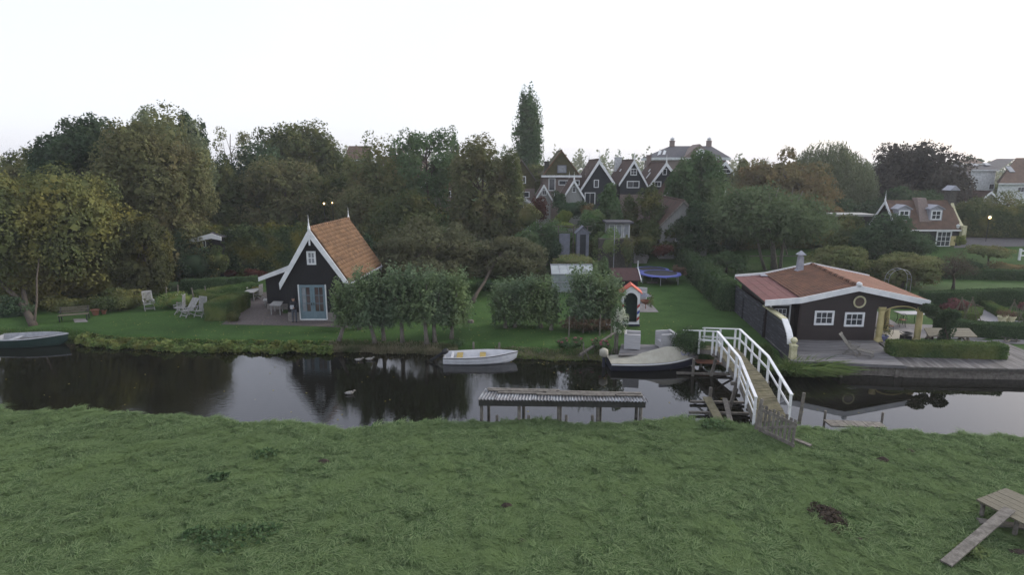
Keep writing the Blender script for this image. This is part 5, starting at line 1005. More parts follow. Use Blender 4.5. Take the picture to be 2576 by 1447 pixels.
# boarded garden wall with swept end and ball post
fw = thing('garden_wall', 'weathered tarred board wall with cream capping and swept end beside cabin', 'wall', (15.05, 30.8, .4))
f0, f1 = Vector((15.08, 31.0, 0)), Vector((16.40, 44.6, 0)); fd = (f1-f0); fn_ = Vector((-fd.y, fd.x, 0)).normalized()
def fp(t, z, o=0): return f0+fd*t+fn_*o+Vector((0, 0, z))
zz = .30; k = 0
while zz < 2.40:
    zt = min(zz+.135, 2.42); ts = .0 if zz < 1.35 else (.035+.065*((zz-1.35)/1.05)**.5)
    m = MB(); a, b, c, d_ = fp(ts, zz, .075), fp(1, zz, .075), fp(1, zt, .05), fp(ts, zt, .05); e = fn_*-.06
    m.add([a, b, c, d_, a+e, b+e, c+e, d_+e], [(0,1,2,3),(4,7,6,5),(0,4,5,1),(3,2,6,7),(0,3,7,4),(1,5,6,2)]); m.build('board', M_fence, fw); zz += .125
for t in (.33, .66, .998): m = MB(); m.beam(fp(t, .3, .09), fp(t, 2.0 if t < .9 else 2.42, .09), .12, .09, fd); m.build('batten', M_fence, fw)
m = MB(); m.beam(fp(.10, 2.47, 0), fp(.345, 2.47, 0), .34, .09); m.build('capping', M_creampost, fw)
m = MB(); prv = None
for i in range(9):
    t = i/8; q = fp(.10-.085*(1-(1-t)**2.2), 2.47-1.1*t**.9, 0)
    if prv: m.beam(prv, q, .32, .08, (0, -.6, .8))
    prv = q
m.build('swept_capping', M_white, fw)
m = MB(); m.lathe([(.21,0),(.21,1.02),(.25,1.03),(.25,1.08),(.20,1.12),(.09,1.17)], (15.12, 30.85, .35), sq=True); pst = m.build('post', M_creampost, fw)
m = MB(); m.lathe([(.02,0),(.10,.03),(.16,.10),(.18,.18),(.16,.26),(.10,.33),(.02,.36)], (15.12, 30.85, 1.50), 14); m.build('ball', M_creampost, pst, smooth=True)
# waterside decks
DZ = 0.66
def quad_pt(q, u, v): return q[0].lerp(q[1], u).lerp(q[3].lerp(q[2], u), v)
def planks(root, q, n, along, th, material, gap=.008, rs=None):
    rr = random.Random(11)
    for i in range(n):
        a, b = i/n+gap/2/n*8, (i+1)/n-gap/2/n*8; e0 = rr.uniform(-.004, .004)
        c = [quad_pt(q, 0, a), quad_pt(q, 1, a), quad_pt(q, 1, b), quad_pt(q, 0, b)] if along == 'u' else [quad_pt(q, a, 0), quad_pt(q, b, 0), quad_pt(q, b, 1), quad_pt(q, a, 1)]
        dz = Vector((0, 0, rr.uniform(-.006, .006))); c = [p+dz for p in c]; dn = Vector((0, 0, -th))
        m = MB(); m.add(c+[p+dn for p in c], [(0,1,2,3),(0,4,5,1),(1,5,6,2),(2,6,7,3),(3,7,4,0)]); m.build('plank', material, root)
dk = thing('waterside_deck', 'pale grey plank deck in front of the brown cabin', 'deck', (18.5, 32.5, .5))
fa, fb_, fc, fd_ = G(1990, 908, DZ), G(2277, 921, DZ), Vector((21.62, CBY-.1, DZ)), Vector((15.4, CBY+.55, DZ))
planks(dk, [fa, fb_, fc, fd_], 27, 'u', .035, M_deck)
m = MB(); m.beam(fa+Vector((0,-.02,-.06)), fb_+Vector((.05,-.02,-.06)), .05, .16); m.build('fascia', M_deck, dk)
m = MB(); m.beam(fa+Vector((0,.12,-.38)), fb_+Vector((0,.12,-.38)), .06, .52); m.build('retaining_board', M_timber, dk)
for px in (2120, 2260): a = G(px, 928, .5); m = MB(); m.box(a.x-.07, a.x+.07, a.y+.05, a.y+.2, -.4, DZ-.06); m.build('pile', M_timber, dk)
m = MB(); m.add([fa+Vector((0,.1,-.05)), fb_+Vector((0,.1,-.05)), fc+Vector((0,0,-.05)), fd_+Vector((0,0,-.05))], [(0,1,2,3)]); m.build('joist_bed', M_timberdark, dk)
D2 = .63
dk2 = thing('lower_deck', 'dark plank deck with clipped box hedge running along the canal', 'deck', (25, 32, .5))
ga, gb = G(2278, 923, D2), G(2700, 931, D2); gc = Vector((gb.x+.9, 36.9, D2)); gd = Vector((22.1, 36.9, D2)); gd = Vector((21.8, CBY-.2, D2))
planks(dk2, [ga, gb, Vector((gb.x+.5, CBY-.3, D2)), gd], 52, 'v', .035, M_deckdark)
m = MB(); m.beam(ga+Vector((.05,-.02,-.09)), gb+Vector((0,-.02,-.09)), .06, .14); m.build('fascia', M_timberdark, dk2)
m = MB(); m.beam(ga+Vector((0,.14,-.38)), gb+Vector((0,.14,-.38)), .06, .5); m.build('retaining_board', M_timber, dk2)
m = MB(); m.add([ga+Vector((0,.1,-.05)), gb+Vector((0,.1,-.05)), Vector((gb.x+.5, CBY-.3, D2-.05)), gd+Vector((0,0,-.05))], [(0,1,2,3)]); m.build('joist_bed', M_timberdark, dk2)
# sheets laid on the ground
def drape(name, px, material, lift, nu=14, nv=14, plan=False):
    q = [Vector((p[0], p[1], 0)) if plan else G(p[0], p[1], LAWN) for p in px]
    m = MB(); m.grid(lambda u, v: (lambda p: (p.x, p.y, landz(p.x, p.y)+lift))(quad_pt(q, u, v)), nu, nv); return tag(m.build(name, material, smooth=True), kind='structure')
drape('terrace_paving', [(24.3, 34.2), (34, 33.9), (34, 37.4), (24.9, 38.6)], M_concrete, .03, plan=True)
drape('garden_paving', [(22.6, 36.9), (25.2, 36.5), (26.6, 43), (23.8, 43)], M_concrete, .02, plan=True)
drape('gravel_path', [(2430,830),(2640,846),(2640,790),(2440,778)], M_gravel, .012)
drape('lawn_path', [(2415,750),(2640,748),(2640,716),(2500,738)], M_gravel, .016)
M_yard = mat('brick_paving', (0.135,0.112,0.108), (0.070,0.060,0.058), scale=7, rough=.95, bump=.6, bscale=26, c3=(.10,.086,.082))
drape('paved_yard', [(556,817),(830,822),(810,792),(600,786)], M_yard, .012)
drape('paved_yard', [(600,790),(712,790),(700,735),(642,735)], M_yard, .016)
drape('paved_yard', [(800,822),(880,825),(876,800),(800,800)], M_yard, .014)
drape('sentry_paving', [(1560,786),(1657,786),(1624,752),(1570,752)], M_concrete, .02)
drape('drive', [(2395,655),(2640,652),(2640,640),(2400,632)], M_drive, .03)
bs = G(203, 808, LAWN); drape('bench_slab', [(188,812),(222,810),(214,802),(184,803)], M_concrete, .02, 4, 4)
# ================================================================ white bridge
br = thing('foot_bridge', 'white railed wooden footbridge with mossy plank deck', 'bridge', (10.9, 26, 0))
bl = [Vector((9.75,22.35,.80)), Vector((10.02,25.0,1.60)), Vector((10.72,29.9,1.42))]
brr = [Vector((11.15,22.65,.80)), Vector((11.20,25.2,1.60)), Vector((11.88,30.3,1.42))]
al = [bl[2], Vector((9.85,31.9,.95))]; ar = [brr[2], Vector((11.15,32.4,.95))]
al[1] = Vector((9.75,32.6,.75)); ar[1] = Vector((10.85,33.0,.75))
def strip(L0, L1, R0, R1, n):
    rr = random.Random(4)
    for i in range(n):
        a, b = (i+.04)/n, (i+.96)/n; c = [L0.lerp(L1, a), R0.lerp(R1, a), R0.lerp(R1, b), L0.lerp(L1, b)]; dz = Vector((0, 0, rr.uniform(-.008, .008))); ex = (c[1]-c[0]).normalized()*rr.uniform(0, .04); c = [c[0]+dz-ex, c[1]+dz+ex, c[2]+dz+ex, c[3]+dz-ex]
        m = MB(); m.add(c+[p-Vector((0, 0, .045)) for p in c], [(0,1,2,3),(0,4,5,1),(1,5,6,2),(2,6,7,3),(3,7,4,0)]); m.build('deck_plank', M_mossplank, br)
strip(bl[0], bl[1], brr[0], brr[1], 16); strip(bl[1], bl[2], brr[1], brr[2], 28); strip(al[0], al[1], ar[0], ar[1], 14)
for E_ in (bl+[al[1]], brr+[ar[1]]):
    for a, b in zip(E_, E_[1:]): m = MB(); m.beam(a-Vector((0,0,.15)), b-Vector((0,0,.15)), .10, .2); m.build('girder', M_timber, br)
def rail(side, segs, post_t, out):
    # segs: list of (p0,p1); posts on the outside of the girder
    for (a, b), ts in zip(segs, post_t):
        d = (b-a); o = Vector((d.y, -d.x, 0)).normalized()*out
        for t in ts:
            p = a.lerp(b, t)+o; m = MB(); m.beam(p-Vector((0,0,.27)), p+Vector((0,0,1.0)), .085, .085, (1,0,0)); m.build('rail_post', M_railwhite, br)
        m = MB(); m.beam(a+o+Vector((0,0,1.03)), b+o+Vector((0,0,1.03)), .12, .055); m.build('hand_rail', M_railwhite, br)
        m = MB(); m.beam(a+o*.6+Vector((0,0,.52)), b+o*.6+Vector((0,0,.52)), .035, .10); m.build('middle_rail', M_railwhite, br)
rail('l', [(bl[0], bl[1]), (bl[1], bl[2])], [(.02,.45,.93), (.10,.42,.74,.99)], -.075)
rail('r', [(brr[0], brr[1]), (brr[1], brr[2])], [(.03,.45,.96), (.25,.5,.74,.98)], .075)
rail('al', [(al[0], al[1])], [(.12,.5,.95)], -.075); rail('ar', [(ar[0], ar[1])], [(.1,.5,.95)], .075)
for (a, b) in ((bl[0], bl[1]),): m = MB(); m.beam(a+Vector((-.08,0,.27)), b+Vector((-.08,0,.27)), .03, .08); m.build('lower_rail', M_railwhite, br)
# trestles in the water
def trestle(yc, xl, xr, ztop, sp):
    m = MB(); m.beam((xl, yc, ztop), (xl-sp, yc, -.5), .13, .13, (0,1,0)); m.build('trestle_leg', M_timber, br)
    m = MB(); m.beam((xr, yc+.1, ztop), (xr+sp*.6, yc+.1, -.5), .13, .13, (0,1,0)); m.build('trestle_leg', M_timber, br)
    m = MB(); m.beam((xl-.25, yc, ztop+.02), (xr+.25, yc+.1, ztop+.02), .13, .14); m.build('trestle_cap', M_timber, br)
trestle(29.95, 10.72, 11.88, 1.12, .35); trestle(25.3, 10.02, 11.25, 1.3, .35)
m = MB(); m.beam((10.6,29.9,1.0), (10.95,28.2,1.22), .09, .09); m.build('brace', M_timber, br); m = MB(); m.beam((10.75,30.0,.75), (11.75,30.1,.2), .08, .08); m.build('brace', M_timber, br)
m = MB(); m.beam((10.1,25.4,1.15), (10.65,28.2,1.22), .09, .09); m.build('brace', M_timber, br)
# mooring frames beside the bridge
def frame(label, px0, py0, px1, py1, posts):
    a, b = G(px0, py0, .10), G(px1, py1, .10); t = thing('mooring_stage', label, 'mooring', ((a.x+b.x)/2, a.y, 0), 'horizontal beams in the water under the bridge')
    m = MB(); m.beam(a, b, .12, .10); m.build('beam', M_timber, t)
    for (px, top) in posts: u = (px-px0)/(px1-px0); p = a.lerp(b, u); m = MB(); m.tube([p+Vector((0,-.1,-.6)), p+Vector((0,-.1,top))], .075, 8); m.build('pile', M_timber, t)
frame('weathered beam on piles in the water below the covered boat bow', 1702, 939, 1905, 944, ((1742,.85),(1895,.2)))
frame('weathered beam on a pile in the water behind the leaning planks', 1736, 1011, 1890, 1014, ((1784,.75),(1880,.15)))
frame('dark low beam in the water nearest the pasture', 1733, 1038, 1900, 1042, ((1786,.25),(1890,.15)))
for lab, pa, pb_, w in (('wide mossy plank leaning from the bank beside the bridge', (1778,1000), (1812,1062), .36), ('narrow pale plank leaning from the bank beside the bridge', (1823,1003), (1838,1062), .2)):
    a = G(*pa, .62); b = G(*pb_, .70); m = MB(); m.beam(a+Vector((0,.0,.0)), b, w, .05); m.build('plank', M_mossplank if w > .3 else M_timber, origin=b); tag(bpy.context.scene.objects[-1] if False else COL.objects[-1], lab, 'plank')
pl = thing('plank_step', 'brown plank landing step beside the far end of the bridge', 'step', G(1828, 905, .3)); a, b = G(1753,912,.35), G(1830,916,.35)
for i in range(3): m = MB(); o = Vector((0, .2*i, 0)); m.beam(a+o, b+o, .18, .05); m.build('plank', M_terracotta, pl)
m = MB(); m.beam(a+Vector((.3,.2,-.03)), a+Vector((.3,.2,-.6)), .1, .1, (1,0,0)); m.build('pile', M_timber, pl)
# gate at the pasture end
gt = thing('bridge_gate', 'leaning grey picket gate at the pasture end of the bridge', 'gate', G(1905, 1090, .6))
gl0, gl1 = G(1908, 1088, .68), G(1997, 1130, .66); up = Vector((.06, .06, 1.0)); gdv = (gl1-gl0)
for i in range(9):
    t = .04+i*.115; p = gl0+gdv*t; h = 1.08+.05*math.sin(i*2.3); m = MB(); m.beam(p+Vector((0,.03,.02)), p+Vector((0,.03,.02))+up*h, .115, .022, Vector((gdv.y,-gdv.x,0))) ; m.build('picket', M_timber, gt)
for z in (.14, .92): m = MB(); m.beam(gl0+up*z, gl0+gdv+up*(z-.02), .05, .13); m.build('rail', M_timber, gt)
m = MB(); m.beam(gl0+up*.16, gl0+gdv*.95+up*.82, .045, .10); m.build('brace', M_timber, gt)
for p, h, ln in ((G(1900,1090,.55), 1.35, Vector((.22,.15,0))), (G(2010,1068,.55), 1.35, Vector((.08,0,0)))): m = MB(); m.tube([p, p+Vector((0,0,h))+ln], [.075,.065], 8); m.build('gate_post', M_timber, gt)
lg = thing('fallen_board', 'short grey board lying in the grass beside the gate', 'board', G(2020, 1112, .66)); m = MB(); m.beam(G(2000,1106,.70), G(2040,1122,.72), .18, .05); m.build('plank', M_timber, lg)
# ---------------------------------------------------------------- corrugated boat shelter
sh = thing('boat_shelter', 'low boat shelter roofed with grey corrugated sheets on posts in the water', 'shelter', (2, 23.5, 0))
sl_, sr_ = D(1204, 1006, 22.95), D(1624, 1014, 22.75); zf = (sl_.z+sr_.z)/2; bk = 1.55
m = MB(); m.beam(Vector((sl_.x, 22.95, zf-.10)), Vector((sr_.x, 22.75, zf-.10)), .07, .26); m.build('front_beam', M_beamdark, sh)
bl2, br2 = G(1229, 982, zf+.12), G(1612, 992, zf+.12)
m = MB(); m.beam(bl2+Vector((0,0,-.12)), br2+Vector((0,0,-.12)), .08, .16); m.build('rear_beam', M_beamdark, sh)
q4 = [Vector((sl_.x-.05, 22.86, zf+.05)), Vector((sr_.x+.05, 22.66, zf+.05)), br2+Vector((.05,.05,.03)), bl2+Vector((-.15,.05,.03))]
for i in range(9):
    u0, u1 = i/9, (i+1)/9+.006; m = MB(); nn_ = 24; rj = random.Random(i)
    dz = .006*(i % 2); sk = rj.uniform(-.02, .03)
    m.grid(lambda u, v: tuple(quad_pt(q4, u0+(u1-u0)*u, v*1.0+(sk if v == 0 else 0))+Vector((0, 0, dz+.034*math.sin(u*nn_*math.pi/2)))), nn_, 2); m.build('corrugated_sheet', M_corr, sh, smooth=False)
for i, px in enumerate((1211, 1306, 1406, 1505, 1613)): p = D(px, 1020, 22.95-.045*i); m = MB(); m.tube([Vector((p.x, p.y+.05, -.4)), Vector((p.x, p.y+.05, zf-.05))], [.075,.07], 8); m.build('post', M_timber, sh)
for i, px in enumerate((1219, 1308, 1400, 1500, 1590)): p = bl2.lerp(br2, (px-1219)/380); m = MB(); m.tube([Vector((p.x, p.y, -.5)), Vector((p.x, p.y, zf+.0))], .07, 8); m.build('post', M_timberdark, sh)
for LB_, (u0, u1, v) in zip(['long weathered plank along the rear edge of the shelter roof', 'short weathered plank end to end with longer plank on shelter roof', 'weathered plank lying lowest across the middle of the shelter roof', 'weathered plank beside the rear edge plank of the shelter roof', 'pale plank resting against the lowest plank of the shelter roof', 'long plank reaching the end nearest the bridge of the shelter roof', 'short dark plank at the corner of the shelter roof'], ((.02,.48,.93),(.10,.38,.60),(.34,.82,.52),(.03,.46,.80),(.40,.84,.66),(.48,.99,.82),(.83,.99,.56))):
    a = quad_pt(q4, u0, v)+Vector((0,0,.055)); b = quad_pt(q4, u1, v)+Vector((0,0,.055)); t = thing('loose_plank', LB_, 'plank', a, 'loose planks on the shelter roof'); m = MB(); m.beam(a, b, .13, .045); m.build('board', M_timber, t)
for LB_, (px, py) in zip(['short mossy pile in the grass below the first bay of the shelter', 'short mossy pile in the grass below the second bay of the shelter', 'short mossy pile in the grass below the third bay of the shelter', 'short mossy pile in the grass below the shelter bay nearest the bridge'], ((1250,1062),(1330,1062),(1425,1062),(1491,1062))): p = G(px, py, .6); t = tag(MB().tube([p+Vector((0,.15,-.6)), p+Vector((0,.15,.22))], [.07,.06], 8).build('short_pile', M_timber, origin=p), LB_, 'pile', 'short piles below the shelter')
lp = thing('landing_stage', 'small half sunken plank landing stage in the near bank', 'landing', G(2140, 1066, .4)); a, b, c, d_ = G(2070,1056,.5), G(2215,1062,.5), G(2232,1076,.55), G(2090,1072,.55); planks(lp, [d_, c, b, a], 6, 'v', .05, M_timber)
for px, py in ((2074,1058),(2218,1062)): p = G(px, py, .4); m = MB(); m.tube([p-Vector((0,0,.6)), p+Vector((0,0,.42))], .05, 7); m.build('pile', M_timber, lp)
# ---------------------------------------------------------------- trestle platform in the pasture
tp_ = thing('trestle_platform', 'low grey plank platform on posts in the pasture', 'platform', G(2520, 1300, .65)); z_ = 1.22
A, B_, C_, D_ = G(2456,1257,z_), G(2531,1228,z_), G(2700,1300,z_), G(2640,1352,z_); planks(tp_, [A, D_, C_, B_], 6, 'u', .05, M_teakbrown)
for p in (A.lerp(B_, .15)+(D_-A)*.05, A.lerp(B_, .9)+(D_-A)*.06, A.lerp(D_, .55)+(B_-A)*.1, C_.lerp(D_, .3)-(D_-A)*.1): m = MB(); m.tube([Vector((p.x, p.y, .4)), Vector((p.x, p.y, z_-.05))], .06, 8); m.build('post', M_timber, tp_)
m = MB(); m.beam(A+(B_-A)*.05+(D_-A)*.06-Vector((0,0,.10)), B_-(B_-A)*.05+(D_-A)*.06-Vector((0,0,.10)), .08, .1); m.build('bearer', M_timber, tp_)
a, b = G(2540,1282,z_+.06), G(2380,1419,.76); tag(MB().beam(a, b, .27, .045).build('loose_plank', M_timber, origin=b), 'long grey plank leaning from the platform down to the grass', 'plank')
a, b = G(2462,1312,.72), G(2640,1335,.74); tag(MB().beam(a, b, .28, .05).build('loose_plank', M_timber, origin=a), 'grey board lying in the grass under the platform', 'plank')
# molehills and the bare patch
for i, (x, y, rx, ry) in enumerate(PATCH):
    rg = np.random.default_rng(40+i); n = int(260*rx*ry*8)+60; a = rg.uniform(0, 6.283, n); r_ = np.sqrt(rg.uniform(0, 1, n)); P = np.stack([x+np.cos(a)*r_*rx, y+np.sin(a)*r_*ry, np.array([pastz(x+math.cos(q)*w*rx, y+math.sin(q)*w*ry) for q, w in zip(a, r_)])+.03+.05*(1-r_**2)*rg.uniform(.4, 1, n)], axis=1)
    if i == 0: tag(quads('bare_soil', leaf_quads(rg, P, .09, None, upb=.6, asp=.9), rg.uniform(0, 1, n), L_soil), 'bare trampled soil patch in the pasture', 'soil', kind='stuff')
    else:
        m = MB(); m.grid(lambda u, v: (x+rx*u*math.cos(v*6.2832), y+ry*u*math.sin(v*6.2832), pastz(x, y)-.06+.15*math.cos(u*1.5708)*(1+.25*math.sin(v*19+i)*u)), 6, 18); tag(m.build('molehill', M_soil, origin=(x, y, .62)), 'dark molehill in the long pasture grass', 'molehill', 'molehills in the pasture')
# ================================================================ boats
M_hullwhite = mat('white_gelcoat', (0.62,0.63,0.66), (0.52,0.53,0.56), scale=3, rough=.35)
M_hullgreen = mat('dark_green_hull', (0.022,0.048,0.041), (0.016,0.036,0.031), scale=3, rough=.4)
M_hullgrey = mat('pale_grey_paint', (0.36,0.37,0.40), (0.27,0.28,0.30), scale=4, rough=.6)
M_hullblue = mat('dark_blue_hull', (0.032,0.036,0.058), (0.023,0.026,0.043), scale=3, rough=.3)
M_canvas = mat('beige_boat_cover', (0.36,0.35,0.295), (0.28,0.27,0.225), scale=2.2, rough=.9, bump=.3, bscale=5)
M_seatpad = mat('ochre_seat', (0.36,0.28,0.10), (0.29,0.22,0.08), scale=5, rough=.8)
M_clear = mat('clear_plastic_window', (0.30,0.30,0.40), (0.24,0.24,0.33), scale=3, rough=.2)
def hull_prof(u, B, stern=.80, full=.42):
    if u < full: return B/2*(stern+(1-stern)*math.sin(u/full*math.pi/2))
    t = (u-full)/(1-full); return B/2*max(.015, (1-t**2.3))
def hull(root, L, B, sheer, rise, draft, material, inner, wall=.05, name='hull', trans=.0, floor=.12):
    NU, NV = 18, 8
    def outer(u, v, ins=0.0, flo=None):
        s = (v*2-1); b = max(.004, hull_prof(u, B)-ins); z1 = sheer+rise*u**2; keel = -draft*(1-max(0, (u-.62)/.38)**2.2)+(z1*.35)*max(0, (u-.8)/.2)**3
        a = abs(s); y = b*math.copysign(min(1, 1.25*a**.62 if a < .5 else .813+.187*((a-.5)/.5)), s); z = keel+(z1-keel)*(a**2.1 if a < 1 else 1)
        x = L*(u-.5)+.22*L*.1*u*max(0, (z-keel)/(z1-keel+.01))*(u > .9)
        if flo is not None: z = max(z, flo)
        if ins: z = z if a < .99 else z1
        return (x, y, z)
    m = MB(); m.grid(lambda u, v: outer(u, v), NU, 16)
    st = [outer(0, j/16) for j in range(17)]; m.add(st, [tuple(range(17))]); h = m.build(name, material, root, smooth=True)
    m = MB(); m.grid(lambda u, v: outer(.015+u*.965, v, wall, floor), NU, 16); st = [outer(.015, j/16, wall, floor) for j in range(17)]; m.add(st, [tuple(range(17))[::-1]]); m.build('interior', inner, root, smooth=True)
    m = MB()
    for s in (0, 1):
        for i in range(NU):
            a, b = Vector(outer(i/NU, s)), Vector(outer((i+1)/NU, s)); c, d_ = Vector(outer(.015+(i+1)/NU*.965, s, wall, floor)), Vector(outer(.015+i/NU*.965, s, wall, floor)); k = Vector((0, 0, .025)); m.add([a+k, b+k, c+k, d_+k, a, b, c, d_], [(0,1,2,3),(0,4,5,1),(3,2,6,7)])
    m.build('gunwale', inner if name != 'hull_b' else material, root)
    return outer
def rub(root, outer, material, r=.022):
    for s in (0, 1): m = MB(); m.tube([Vector(outer(i/20, s))+Vector((0, (-1 if s == 0 else 1)*.012, -.012)) for i in range(21)], r, 6); m.build('rubbing_strake', material, root)
def outboard(root, x, z, material, tilt=0.0, cowl=(.2,.3,.34), cover=None, cov_s=1):
    m = MB(); c = Vector((x-.1, 0, z)); d = Vector((-math.sin(tilt), 0, -math.cos(tilt)))
    m.beam(c, c+d*.8, .10, .14, (1,0,.1)); m.tube([c+d*.8, c+d*.8+Vector((-.12,0,0))], [.05,.03], 7); q = m.build('motor_leg', M_darkplastic if not cover else M_hullblue, root)
    m = MB(); u = -d; e = c+u*.02; m.tube([e, e+u*.10, e+u*cowl[2]*.8, e+u*cowl[2]], [.10*cov_s, .17*cov_s, .16*cov_s, .07*cov_s], 10); m.build('motor_cover', cover or material, root, smooth=True)
    m = MB(); m.tube([c+Vector((.05,0,.05)), c+Vector((.4,.08,.16))], [.025,.02], 6); m.build('tiller', M_darkplastic, root)
# green workboat on the left
gb_ = thing('green_boat', 'open dark green motorboat with pale grey inside moored at the left bank', 'boat', (-29.75, 35.65, .0)); gb_.rotation_euler = (0, 0, R(3))
gbl = thing('tmp', 'x', 'x'); bpy.data.objects.remove(gbl)
def local_boat(root, fn):
    loc, rot = root.location.copy(), root.rotation_euler.copy(); root.location = (0, 0, 0); root.rotation_euler = (0, 0, 0); fn(root); root.location = loc; root.rotation_euler = rot
def mk_green(r):
    o = hull(r, 4.3, 1.75, .52, .16, .18, M_hullgreen, M_hullgrey, floor=.10)
    rub(r, o, M_hullgrey, .028)
    for x in (-1.1, .35): m = MB(); m.box(x-.14, x+.14, -.72, .72, .34, .38); m.build('thwart', M_hullgrey, r)
    m = MB(); m.tube([(-.8,-.3,.42),(1.3,.3,.50)], .025, 6); m.build('oar', M_timber, r)
    outboard(r, -2.12, .62, M_hullwhite, 0, (.2,.3,.42))
local_boat(gb_, mk_green)
wb = thing('rowing_boat', 'white clinker rowing boat with ochre seats and tilted grey outboard', 'boat', (-1.80, 32.35, 0)); wb.rotation_euler = (0, 0, R(2))
def mk_white(r):
    o = hull(r, 4.1, 1.5, .42, .16, .10, M_hullwhite, M_hullwhite, floor=.10)
    rub(r, o, M_darkplastic, .02)
    for k in (.35, .6, .82):
        for s in (0, 1):
            m = MB(); v = .5-.5*k if s == 0 else .5+.5*k; m.tube([Vector(o(i/16*.96, v))+Vector((0, (-1 if s == 0 else 1)*.004, 0)) for i in range(17)], .012, 5); m.build('clinker_lap', M_hullwhite, r)
    for x, w in ((-1.15, .34), (.15, .34)): m = MB(); m.box(x-w/2, x+w/2, -.66, .66, .30, .35); m.build('thwart', M_seatpad, r)
    m = MB(); m.box(-1.62, -1.5, -.6, .6, .12, .40); m.build('stern_bench', M_hullwhite, r)
    outboard(r, -2.02, .52, M_darkplastic, 1.0, (.2,.3,.36))
local_boat(wb, mk_white)
cv = thing('covered_boat', 'dark blue sloop under a beige canvas cover with hooded outboard', 'boat', (7.75, 31.55, 0)); cv.rotation_euler = (0, 0, R(3))
def mk_cov(r):
    L, B = 4.9, 1.95; o = hull(r, L, B, .40, .18, .15, M_hullblue, M_hullblue, name='hull_b')
    rub(r, o, M_hullwhite, .03)
    m = MB()
    def cz(u):                                          # ridge height above the gunwale
        k = [(0,.05),(.2,.12),(.42,.34),(.60,.60),(.66,.64),(.86,.52),(.94,.22),(1,.03)]
        return interp(k, u)
    def pt(u, v):
        s = v*2-1; b = hull_prof(u, B)+.035; z0 = .41+.18*u*u; a = abs(s); h = cz(u); fold = .010*math.sin(u*46+6*a)*a*(1-a)*4+.016*math.sin((u-.62)*26*(1+a))*(1-a)*a*3
        return (L*(u-.5)+.02*u, s*b, z0+h*(1-a**1.25)+fold-.07*(a > .98))
    m.grid(pt, 48, 20); c = m.build('canvas_cover', M_canvas, r, smooth=True)
    m = MB(); q = [Vector(pt(u, .12+.2*v)) for u, v in ((.80,.1),(.93,.35),(.90,.9),(.79,.85))]; m.add([p+Vector((0,-.012,.012)) for p in q], [(0,1,2,3)]); m.build('clear_window', M_clear, c)
    outboard(r, -2.62, .58, M_hullblue, 0, (.2,.3,.46), M_canvas, 1.5)
    m = MB(); m.tube([(2.42,0,.52),(2.62,0,.72)], [.06,.05], 7); m.build('stem_post', M_hullblue, r)
local_boat(cv, mk_cov)
tag(MB().tube([Vector((5.25,31.6,.62)), Vector((5.6,32.3,.35)), Vector((5.75,32.75,.75))], .015, 5).build('mooring_rope', M_timber, origin=(5.5,32.2,.4)), 'mooring rope from the covered boat to the flowering post', 'rope')
for px, py, LB_ in ((1191,861,'grey mooring post behind the stern half of the rowing boat'),(1256,862,'brown mooring post behind the bow half of the rowing boat')): p = D(px, py, 33.45); tag(MB().tube([p-Vector((0,0,1.2)), p], .06, 7).build('mooring_post', M_barkpale, origin=p), LB_, 'post', 'mooring posts behind the rowing boat')
a, b = D(1194,882,33.5), D(1253,882,33.5); tag(MB().beam(a, b, .05, .12).build('bank_board', M_timber, origin=a), 'low board between the two mooring posts', 'board')
# ================================================================ ducks
def duck(label, px, py, rz, cols):
    p = G(px, py, 0); r = thing('duck', label, 'duck', p, 'ducks on the canal'); m = MB(); m.tube([(-.24,0,.10),(-.19,0,.08),(-.08,0,.06),(.04,0,.06),(.12,0,.075),(.165,0,.10),(.185,0,.13),(.205,0,.15),(.235,0,.155),(.26,0,.148),(.305,0,.135)], [.01,.05,.09,.095,.075,.048,.040,.045,.042,.018,.012], 10)
    o = m.build('body', cols, None, smooth=True); o.parent = r; r.rotation_euler = (0, 0, rz)
    m = MB()
    for s in (-1, 1): m.add([(-.20,s*.035,.115),(-.02,s*.09,.115),(.06,s*.092,.09),(-.03,s*.10,.05),(-.16,s*.07,.07)], [(0,1,2,3,4)])
    w = m.build('wing', M_teak, None); w.parent = r
M_duckpale = mat('pale_duck_feathers', (0.30,0.29,0.28), (0.08,0.07,0.06), scale=16, rough=.8); M_duckbrown = mat('brown_duck_feathers', (0.15,0.115,0.08), (0.07,0.05,0.035), scale=18, rough=.8)
duck('pale duck swimming ahead of the other below the willows', 930, 906, R(12), M_duckpale); duck('pale grey duck following behind below the willows', 903, 908, R(8), M_duckpale)
duck('lone duck swimming towards the pasture bank', 880, 992, R(20), M_duckpale); duck('brown duck beside the green boat', 132, 869, R(-5), M_duckbrown)
